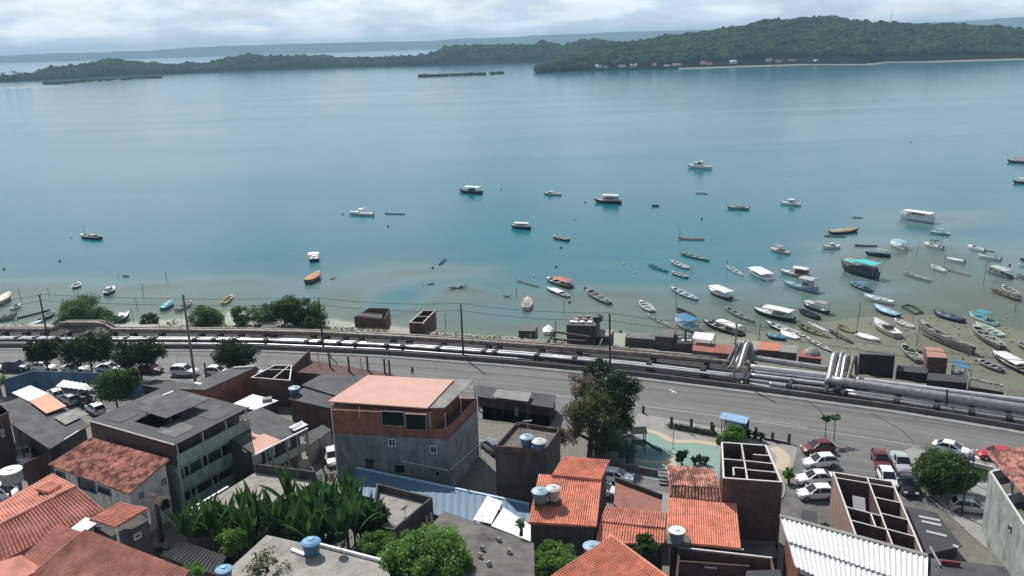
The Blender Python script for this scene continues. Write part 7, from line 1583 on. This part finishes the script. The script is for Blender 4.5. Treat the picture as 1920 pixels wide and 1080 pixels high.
for k in range(9): p = P(1076 + k * 5, 604 - (k % 3) * 5, 6.3); mb = MB(); mb.box(p + Vector((0, 0, .1)), (1.3 - .1 * k, .8, .12), k * .7, (.1 * (k % 3), .1)); mb.build('scrap_sheet', [whiter, roofl, fibrel][k % 3], h)
tank(1121, 602, 6.2, 1.8, .9, 'dark rounded tank at the rear corner of the tall dark shed', mat('black tank', (.03, .035, .045), .6), mat('black tank', (.03, .035, .045), .6))
Q = quad((1119, 630, 4.0), (1143, 632, 4.0), (1151, 618, 4.0), (1122, 617, 4.0)); h = shed('small grey-roofed lean-to against the tall dark shed', Q, 1.9, plastd, roofl, ov=.02); mb = MB(); p = P(1124, 648, 3.2); mb.tube([p, p + Vector((.5, .3, 1.1))], .12, 6); mb.build('vent_pipe', frame_w, h)
Q = quad((1172, 633, 4.0), (1229, 637, 4.0), (1240, 627, 4.0), (1175, 625, 4.0)); h = shed('long low dark shed with pale battens lying on its roof', Q, 2, plastd, roofc)
for k in range(3): a_, b_ = P(1180, 626 + k * 3, 4.08), P(1212 + k * 5, 629 + k * 3, 4.08); mb = MB(); mb.beam(a_, b_, .12, .08); mb.build('batten', whitecap, h)
Q = quad((1228, 630, 4.6), (1262, 633, 4.6), (1267, 616, 4.6), (1248, 616, 4.6)); h = shed('dark square hut with a raised parapet next to the long low shed', Q, 2, plastd, roofc)
Q = quad((1262, 643, 3.6), (1298, 645, 3.6), (1300, 628, 3.6), (1268, 626, 3.6)); h = shed('black timber hut cluttered with pale scrap beside the red roof', Q, 2, plastd, fibred)
for k in range(4): p = P(1275 + k * 6, 632 + k % 2 * 6, 3.7); mb = MB(); mb.box(p, (.9, .5, .12), k); mb.build('scrap_sheet', bluew if k % 2 else roofl, h)
mb = MB(); p = P(1285, 640, 3.6); mb.tube([p, p + Vector((0, 0, 2))], .16, 6); mb.build('flue', dk, h)
redr = mat('flat red tile roof', (.34, .12, .09), .85, var=.2, scale=1.2, kind='stain')
Q = quad((1298, 657, 3.9), (1371, 664, 3.9), (1378, 648, 4.1), (1300, 641, 4.1)); h = shed('long red-roofed hut under a white awning', Q, 2, roofc, redr)
Q = quad((1298, 634, 5.0), (1334, 639, 4.9), (1341, 625, 5.1), (1303, 622, 5.2)); h = thing('awning', 'bright white awning raised above the long red-roofed hut', 'awning', tuple(P(1318, 645, 2.5)), world=True); slab(Q, whiter, h, .06)
for p in Q: mb = MB(); mb.box((p.x, p.y, 3.7), (.1, .1, 2.5)); mb.build('post', woodd, h)
Q = quad((1380, 655, 3.6), (1420, 657, 3.6), (1426, 640, 3.6), (1378, 636, 3.6)); shed('flat grey slab-roofed hut hidden behind the first pipe bends', Q, 2, roofc, roofl)
Q = quad((1420, 655, 3.8), (1461, 658, 3.8), (1466, 643, 3.8), (1426, 641, 3.8)); shed('hut with a plain orange-red roof between the pipe bends', Q, 2, brick, mat('orange red roof', (.46, .17, .12), .85, var=.1))
Q = quad((1461, 659, 3.8), (1494, 662, 3.8), (1495, 648, 3.8), (1466, 645, 3.8)); h = shed('grey hut joined to the orange-red roofed hut', Q, 2, plastd, fibrel); window(h, Q[0], Q[1], 1470, 664, 1474, 669, plast, glass_d, bars=0, fw=.04)
Q = quad((1497, 668, 3.6), (1540, 673, 3.6), (1538, 660, 3.7), (1500, 655, 3.7)); h = shed('small dark red hut with a pale domed sheet on top', Q, 2, brick, redr); mb = MB(); p = P(1522, 662, 3.7); mb.lathe(p, [(1.3, 0), (1.1, .4), (.6, .8), (.05, 1.)], 12); mb.build('dome_sheet', roofl, h)
dkp = mat('black painted wall', (.018, .022, .024), .85, var=.3, scale=.5)
Q = quad((1612, 663, 5.6), (1677, 667, 5.6), (1679, 659, 5.6), (1612, 656, 5.6)); h = shed('large black-walled shed right of the second pipe bends', Q, 2, dkp, roofc); 
Q = quad((1680, 695, 3.6), (1738, 700, 3.6), (1742, 690, 3.6), (1683, 684, 3.6)); shed('low black wall block between the black shed and the red brick hut', Q, 2, dkp, fibred)
Q = quad((1739, 669, 5.4), (1777, 671, 5.4), (1766, 651, 5.6), (1734, 650, 5.6)); shed('tall red-brown hut with a rosy sloping roof', Q, 2, brick, mat('rosy roof', (.40, .20, .17), .85, var=.12))
Q = quad((1738, 712, 3.9), (1812, 718, 3.9), (1815, 705, 3.9), (1740, 699, 3.9)); shed('long low black shed in front of the red-brown hut', Q, 2, dkp, fibred)
Q = quad((1786, 684, 4.2), (1822, 693, 4.2), (1812, 680, 4.2), (1790, 673, 4.2)); h = thing('tarpaulin_shelter', 'bright blue tarpaulin shelter with pale rags below', 'shelter', tuple(P(1802, 700, 2.2)), world=True); slab(Q, BM['b'], h, .05)
for p in Q: mb = MB(); mb.box((p.x, p.y, 3.2), (.08, .08, 2.)); mb.build('post', woodd, h)
for k in range(4): mb = MB(); mb.box(P(1792 + k * 5, 700 + k, 2.6), (.9, .5, .6), k); mb.build('bundle', [bluew, roofl, BM['lb'], whiter][k], h)
Q = quad((1820, 725, 4.0), (1882, 735, 4.0), (1880, 718, 4.0), (1818, 706, 4.0)); h = shed('black shed with rubble along its roof edge at the right', Q, 2, dkp, roofc)
for k in range(9): mb = MB(); p = P(1822 + k * 7, 710 + k * 1.6, 4.05); mb.box(p, (.5, .4, .3), k * 1.3, (.2, .1)); mb.build('rubble_lump', roofl, h)
Q = quad((1888, 745, 3.4), (1935, 752, 3.4), (1930, 733, 3.4), (1890, 727, 3.4)); shed('low grey hut cut by the right edge above the thickest pipe', Q, 2, plastd, roofc)
Q = quad((470, 618, 4.3), (524, 617, 4.3), (528, 606, 4.3), (478, 606, 4.3)); h = thing('timber_deck', 'dark open timber frame on the shore below the pale green trees', 'deck', tuple(P(500, 615, 2)), world=True)
for p, q in zip(Q, Q[1:] + Q[:1]): mb = MB(); mb.beam(p, q, .15, .15); mb.build('rail', rs, h)
for p in Q: mb = MB(); mb.box((p.x, p.y, 3.1), (.14, .14, 2.4)); mb.build('post', rs, h)
slab([lerp2(Q, .3, .2), lerp2(Q, .9, .2), lerp2(Q, .9, .8), lerp2(Q, .3, .8)], fibre, h, .08, 'sheet')
# shore rubble, stakes, buoys, debris
stk = mat('stake wood', (.05, .045, .03), .9, var=.3)
WH = ['near the left edge', 'beside the white-striped skiff', 'by the tiny dinghy', 'left of the turquoise boat', 'in the shallows above the turquoise boat', 'on the sand by the dark shrub', 'above the yellow canoe', 'by the cream launch', 'left of the grey launch', 'below the trio of small boats', 'beside the green skiff', 'left of the thin white canoe', 'by the long grey canoe', 'right of the turquoise schooner', 'with a float at its foot near the grey canopy', 'on the sand behind the black launch', 'tall and thin on the sandbank', 'beside the black slatted canoe', 'in front of the old wooden hull', 'beside the orange-red roof', 'near the small white skiff', 'by the roofless hut', 'in the open shallows', 'left of the tall dark shed', 'near the furthest left pole']
SP = [((40, 562), 3), ((91, 552), 1.5), ((222, 519), 1), ((258, 580), 2.6), ((313, 527), 2.2), ((251, 605), 3), ((269, 555), 3), ((970, 560), 2.5), ((1058, 588), 2.7), ((1268, 583), 4.5), ((1298, 513), 1.8), ((1362, 505), 2), ((1751, 515), 1.6), ((1719, 478), 3.), ((1844, 532), 5), ((1902, 585), 1.6), ((1604, 640), 6.5), ((1570, 645), 2.6), ((1717, 655), 3.5), ((1422, 640), 2.8), ((1773, 512), 1.4), ((836, 618), 3.2), ((792, 537), .9), ((1043, 628), 2.8), ((32, 598), 2.4)]
for ((x, y), hh), wl_ in zip(SP, WH):
    p = P(x, y, 0); p.z = max(0, gz_at(p.x, p.y)); ti = ((x * 7) % 5 - 2) * .04
    t = tag((lambda mb: mb.tube([(0, 0, -.6), (ti * hh, 0, hh)], .055 if hh < 6 else .05, 6))(MB()).build('wooden_stake', stk, org=(0, 0, 0)), 'thin wooden stake ' + wl_, 'stake', 'stakes standing in the shallows'); t.location = p
by = mat('black float', (.02, .02, .022), .6); bw = mat('white float', (.6, .6, .58), .5)
for x, y, dkk, lb in ((940, 355, 1, 'black buoy right of the navy launch'), (861, 361, 0, 'white buoy at the bow of the navy launch'), (728, 425, 1, 'black buoy below the long dark canoe'), (643, 402, 1, 'black buoy left of the white fishing boat'), (1097, 380, 1, 'black buoy left of the dark launch'), (1079, 411, 0, 'white buoy above the little white skiff'), (1052, 465, 1, 'black float on a short stick below the little white skiff'), (1316, 411, 1, 'black buoy above the long pale canoe'), (1480, 330, 0, 'pale buoy far out above the white hardtop boat'), (1708, 267, 1, 'faint dark buoy furthest out at the right'), (539, 151, 1, 'tiny dark marker in the far water at the left'), (1170, 495, 0, 'white buoy left of the teal canoe'), (1190, 512, 0, 'white buoy below the teal canoe'), (1043, 501, 1, 'black buoy above the faded red canopy'), (1001, 518, 0, 'pale buoy above the thin plain canoe'), (1068, 568, 1, 'black buoy right of the narrow white-rimmed canoe'), (1338, 602, 1, 'black float above the long dark boat'), (112, 490, 1, 'black buoy in the water at the left'), (8, 505, 1, 'black buoy near the left edge'), (134, 446, 0, 'small float left of the green-blue fishing boat'), (811, 503, 1, 'tiny dark float at the end of the lone thin canoe'), (1163, 623, 1, 'dark float on the sand left of the long low shed'), (1097, 541, 1, 'dark float at the bow of the grey launch'), (1893, 498, 1, 'small dark float near the right edge')):
    p = P(x, y, 0); p.z = max(0, gz_at(p.x, p.y)); r_ = .3
    mb = MB(); mb.lathe((0, 0, -.1), [(.02, -.2), (r_ * .8, 0), (r_, r_ * .6), (r_ * .7, r_ * 1.3), (r_ * .2, r_ * 1.7)], 10); o = mb.build('buoy', by if dkk else bw); o.location = p; tag(o, lb, 'buoy', 'mooring buoys dotted over the bay')
def sticks(x, y, rad, n, lab, m_=stk, nm='driftwood'):
    p = P(x, y, 0); p.z = max(0, gz_at(p.x, p.y)); mb = MB(); r_ = random.Random(int(x * y)); a0 = Vector((r_.uniform(-.2, .2), 0, .05))
    for k in range(n):
        an = r_.uniform(-.5, .6) + (math.pi if k % 2 else 0); l = rad * r_.uniform(.5, 1.1); e_ = a0 + Vector((math.cos(an) * l, math.sin(an) * l * 1.6, r_.uniform(-.05, .35))); mb.tube([a0, a0.lerp(e_, .5) + Vector((0, .1, .12)), e_], [.11, .08, .03], 5)
    o = mb.build(nm, m_); o.location = p; tag(o, lab, 'driftwood')
sticks(858, 541, 2.3, 10, 'tangle of dark driftwood in the shallows'); sticks(950, 557, 1.2, 5, 'small twig heap left of the cream launch'); sticks(1608, 409, 1.4, 6, 'small dark snag beyond the moored boats'); sticks(1432, 575, 1.1, 5, 'dark snag between the canoes and the black and white launch'); sticks(806, 534, 1.1, 4, 'second dark snag in the open shallows'); sticks(622, 524, 1., 4, 'faint dark snag right of the orange tarpaulin boat')
wd = mat('green weed net', (.04, .07, .02), .95, var=.4, scale=3)
q = P(1710, 582, 0); q.z = max(0, gz_at(q.x, q.y)); t = thing('net_frame', 'weed-covered green square frame lying on the sand', 'frame', tuple(q)); 
c4 = [P(1690, 576, 0) - P(1710, 582, 0), P(1706, 573, 0) - P(1710, 582, 0), P(1730, 587, 0) - P(1710, 582, 0), P(1716, 590, 0) - P(1710, 582, 0)]
for k in range(4): mb = MB(); mb.tube([c4[k] + Vector((0, 0, .15)), c4[k].lerp(c4[(k + 1) % 4], .5) + Vector((.1, 0, .28)), c4[(k + 1) % 4] + Vector((0, 0, .15))], .16, 6); mb.build('frame_bar', wd, t)
t = thing('net_frame', 'small weed-covered frame in front of the rosy sloping roof', 'frame', tuple(P(1712, 661, .6))); mb = MB(); mb.tube([(-1.3, .2, .1), (0, .5, .3), (1.4, -.1, .1)], .16, 6); mb.build('frame_bar', wd, t); mb = MB(); mb.tube([(-1.3, .2, .1), (0, -.4, .3), (1.4, -.1, .1)], .16, 6); mb.build('frame_bar', wd, t)
# weed and litter scattered on the sand: too many to count
pts = []
r_ = np.random.default_rng(5)
for _ in range(420):
    x, y = (r_.uniform(1690, 1900), r_.uniform(590, 700)) if r_.random() < .6 else (r_.uniform(1180, 1700), r_.uniform(590, 660))
    if _ > 330: x, y = r_.uniform(230, 960), r_.uniform(600, 622)
    p = P(x, y, 0.3); p.z = gz_at(p.x, p.y) + .03; pts.append(p[:])
o = leaves(pts, .5, mat('seaweed litter', (.035, .035, .022), .95, var=.4), None, 'seaweed'); o['kind'] = 'stuff'; o['label'] = 'dark seaweed and litter scattered over the wet sand'; o['category'] = 'seaweed'
o.data.transform(Matrix.Identity(4))
# beach grass strip behind the pipes
pts = []
for _ in range(9000):
    x = r_.uniform(-120, 20); D_ = r_.uniform(8.5, 12.5); y = float(yb(x)) + D_; d_ = noise.noise(Vector((x * .12, D_ * .2, 0)))
    if d_ < -.02: continue
    pts.append((x, y, gz_at(x, y) + r_.uniform(0, .5)))
o = leaves(pts, .32, lf_olive, None, 'grass'); o['kind'] = 'stuff'; o['label'] = 'rough grass along the back of the pipes'; o['category'] = 'grass'
pts = []
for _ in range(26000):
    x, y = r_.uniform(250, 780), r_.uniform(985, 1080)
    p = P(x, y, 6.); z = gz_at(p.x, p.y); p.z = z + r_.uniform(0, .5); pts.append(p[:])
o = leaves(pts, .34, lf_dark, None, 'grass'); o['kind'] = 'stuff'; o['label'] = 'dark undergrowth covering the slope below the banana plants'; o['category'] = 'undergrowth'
pts = []
for _ in range(5000):
    x, y = r_.uniform(1725, 1770), r_.uniform(858, 928)
    if r_.random() < .35: x, y = r_.uniform(1812, 1852), r_.uniform(870, 904)
    p = P(x, y, 3.08); pts.append((p.x, p.y, 3.08 + r_.uniform(0, .12)))
o = leaves(pts, .16, lf_mid, None, 'grass'); o['kind'] = 'stuff'; o['label'] = 'short grass on the planted island'; o['category'] = 'grass'
# ---- village on the big island -------------------------------------
def cottage(x, y, wpx, wm, rm, lab, back=0.):
    d = interp(x, BIGS) + 22 + back; q = Pd(x, 200, d); q.z = 0; i = np.argmin([abs(p[0] - x) for p in BIGS]); w_ = wpx * d / FPX / 1.0; hh = w_ * .3
    zz = Pd(x, y, d).z - hh * .2; zz = max(1.2, zz)
    t = thing('cottage', lab, 'cottage', (q.x, q.y, zz), group='village houses on the shore of the big island'); mb = MB(); mb.box((0, 0, hh / 2 - 1), (w_, 7, hh + 2)); mb.build('wall', wm, t)
    mb = MB(); mb.prism([(-w_ * .54, -4.2, hh - .2), (w_ * .54, -4.2, hh - .2), (w_ * .54, 4.2, hh - .2), (-w_ * .54, 4.2, hh - .2)], [(-w_ * .5, -.4, hh * 1.6), (w_ * .5, -.4, hh * 1.6), (w_ * .5, .4, hh * 1.6), (-w_ * .5, .4, hh * 1.6)]); mb.build('roof', rm, t)
fr_ = mat('far red roof', (.30, .13, .10), .9, spec=0.); fg_ = mat('far grey roof', (.28, .28, .28), .9, spec=0.); fw_ = mat('far white roof', (.66, .68, .72), .9, spec=0.); wl1 = mat('far white wall', (.42, .41, .39), .9, spec=0.); wl2 = mat('far brown wall', (.14, .10, .08), .9, spec=0.)
VIL = [(1084, 129, 13, wl2, fr_, 'leftmost reddish cottage at the tip of the big island'), (1096, 132, 10, wl1, fg_, 'low white jetty hut near the island tip'), (1122, 126, 11, wl1, fw_, 'white-roofed cottage right of the jetty'), (1136, 128, 9, wl1, fg_, 'pale low cottage right of the white-roofed one'), (1166, 127, 12, wl1, fg_, 'grey-roofed cottage in the middle of the village'), (1187, 124, 11, wl1, fw_, 'bright bluish-white roofed cottage above the middle shore'), (1226, 121, 6, wl1, fr_, 'tiny red-roofed cottage among the trees'), (1249, 126, 11, wl1, fg_, 'grey cottage where the beach begins'), (1267, 125, 14, wl1, fg_, 'wide pale cottage where the beach begins'), (1316, 118, 8, wl1, fr_, 'small rosy roofed cottage left of the blue-white roof'), (1327, 121, 9, wl1, fr_, 'rosy cottage just above the beach'), (1371, 118, 11, wl1, fw_, 'shiny blue-white roofed cottage on the beach'), (1403, 104, 7, wl1, fr_, 'highest reddish cottage up the wooded slope'), (1422, 109, 7, wl1, fr_, 'second small cottage up the wooded slope'), (1437, 113, 8, wl1, fr_, 'pink-roofed cottage above the beach'), (1453, 108, 6, wl1, fw_, 'tiny white cottage up the slope at the right'), (1455, 117, 10, wl1, fr_, 'rosy cottage furthest right in the main cluster'), (1480, 117, 12, wl2, fr_, 'dull brown cottage behind the beach'), (1528, 120, 14, wl1, fw_, 'long white hut standing alone on the beach'), (1830, 111, 7, wl1, fw_, 'single pale hut far along the right beach')]
for x, y, w_, a_, b_, lb in VIL: cottage(x, y, w_, a_, b_, lb, 45 if y < 112 else 0)
# palms and single trees standing out on the skylines
def farpalm(x, y, dist, h, lab, cat='palm tree'):
    q = Pd(x, y, dist); g = max(0, q.z - h); t = thing('palm_tree', lab, cat, (q.x, q.y, g), group='palms on the low left island'); mb = MB(); mb.tube([(0, 0, 0), (.8, 0, q.z - g)], [.7, .5], 5); mb.build('trunk', forest_soil, t)
    mb = MB(); 
    for k in range(9):
        a = k * .7; d = Vector((math.cos(a), math.sin(a), .2)); s = Vector((-d.y, d.x, 0)); p0 = Vector((.8, 0, q.z - g)); mb.face([p0, p0 + d * 3 + s * 1.1, p0 + d * 5.4 - Vector((0, 0, 3)), p0 + d * 3 - s * 1.1])
    mb.build('crown', fm, t)
for k, (x, y) in enumerate(((5, 137), (12, 141), (24, 134), (28, 136), (36, 137), (45, 136), (51, 137))):
    farpalm(x, y, 1900, 13, ['palm at the very left edge of the far island', 'short palm second from the left edge', 'tallest palm of the far left group', 'palm leaning beside the tallest far palm', 'palm in the middle of the far left group', 'palm right of the middle of the far group', 'rightmost palm of the far left group'][k])
q = Pd(1653, 40, 1900); t = thing('lone_tree', 'single tall tree standing above the ridge of the big island', 'tree', (q.x, q.y, q.z - 6)); pts_, _c = blobpts((0, 0, 5), 5, 260, .9, 7); leaves(pts_, 3, fm, t); mb = MB(); mb.tube([(0, 0, -4), (0, 0, 4)], .6, 5); mb.build('trunk', forest_soil, t)
q = Pd(1450, 36, 1800); t = thing('lone_tree', 'leaning tree on the left shoulder of the big island ridge', 'tree', (q.x, q.y, q.z - 6)); pts_, _c = blobpts((1, 0, 4), 4, 200, 1.1, 6); leaves(pts_, 2.6, fm, t); mb = MB(); mb.tube([(0, 0, -4), (1, 0, 4)], .6, 5); mb.build('trunk', forest_soil, t)
q = Pd(1670, 42, 1950); t = thing('radio_mast', 'thin radio mast on the ridge of the big island', 'mast', (q.x, q.y, q.z)); mb = MB(); mb.tube([(0, 0, -5), (0, 0, 26)], .35, 4); mb.build('mast', fg_, t); mb = MB(); mb.box((0, 0, 1), (3, 3, 2)); mb.build('hut', fw_, t)
# ---- the air
hz = MB(); hz.box((0, 6300, 75), (30000, 13400, 160)); hz_ = hz.build('haze', None)
hz_.data.materials.clear()
m = bpy.data.materials.new('haze air'); m.use_nodes = True; q = m.node_tree
for n in list(q.nodes): q.nodes.remove(n)
oo = q.nodes.new('ShaderNodeOutputMaterial'); pv = q.nodes.new('ShaderNodeVolumePrincipled')
pv.inputs['Color'].default_value = (.5, .78, 1., 1); pv.inputs['Density'].default_value = .00012; pv.inputs['Anisotropy'].default_value = .0
q.links.new(pv.outputs[0], oo.inputs['Volume']); hz_.data.materials.append(m)
hz_['kind'] = 'stuff'; hz_['label'] = 'thin bluish sea haze over the bay'; hz_['category'] = 'haze'
for o in bpy.data.objects:
    if '_org' in o: del o['_org']
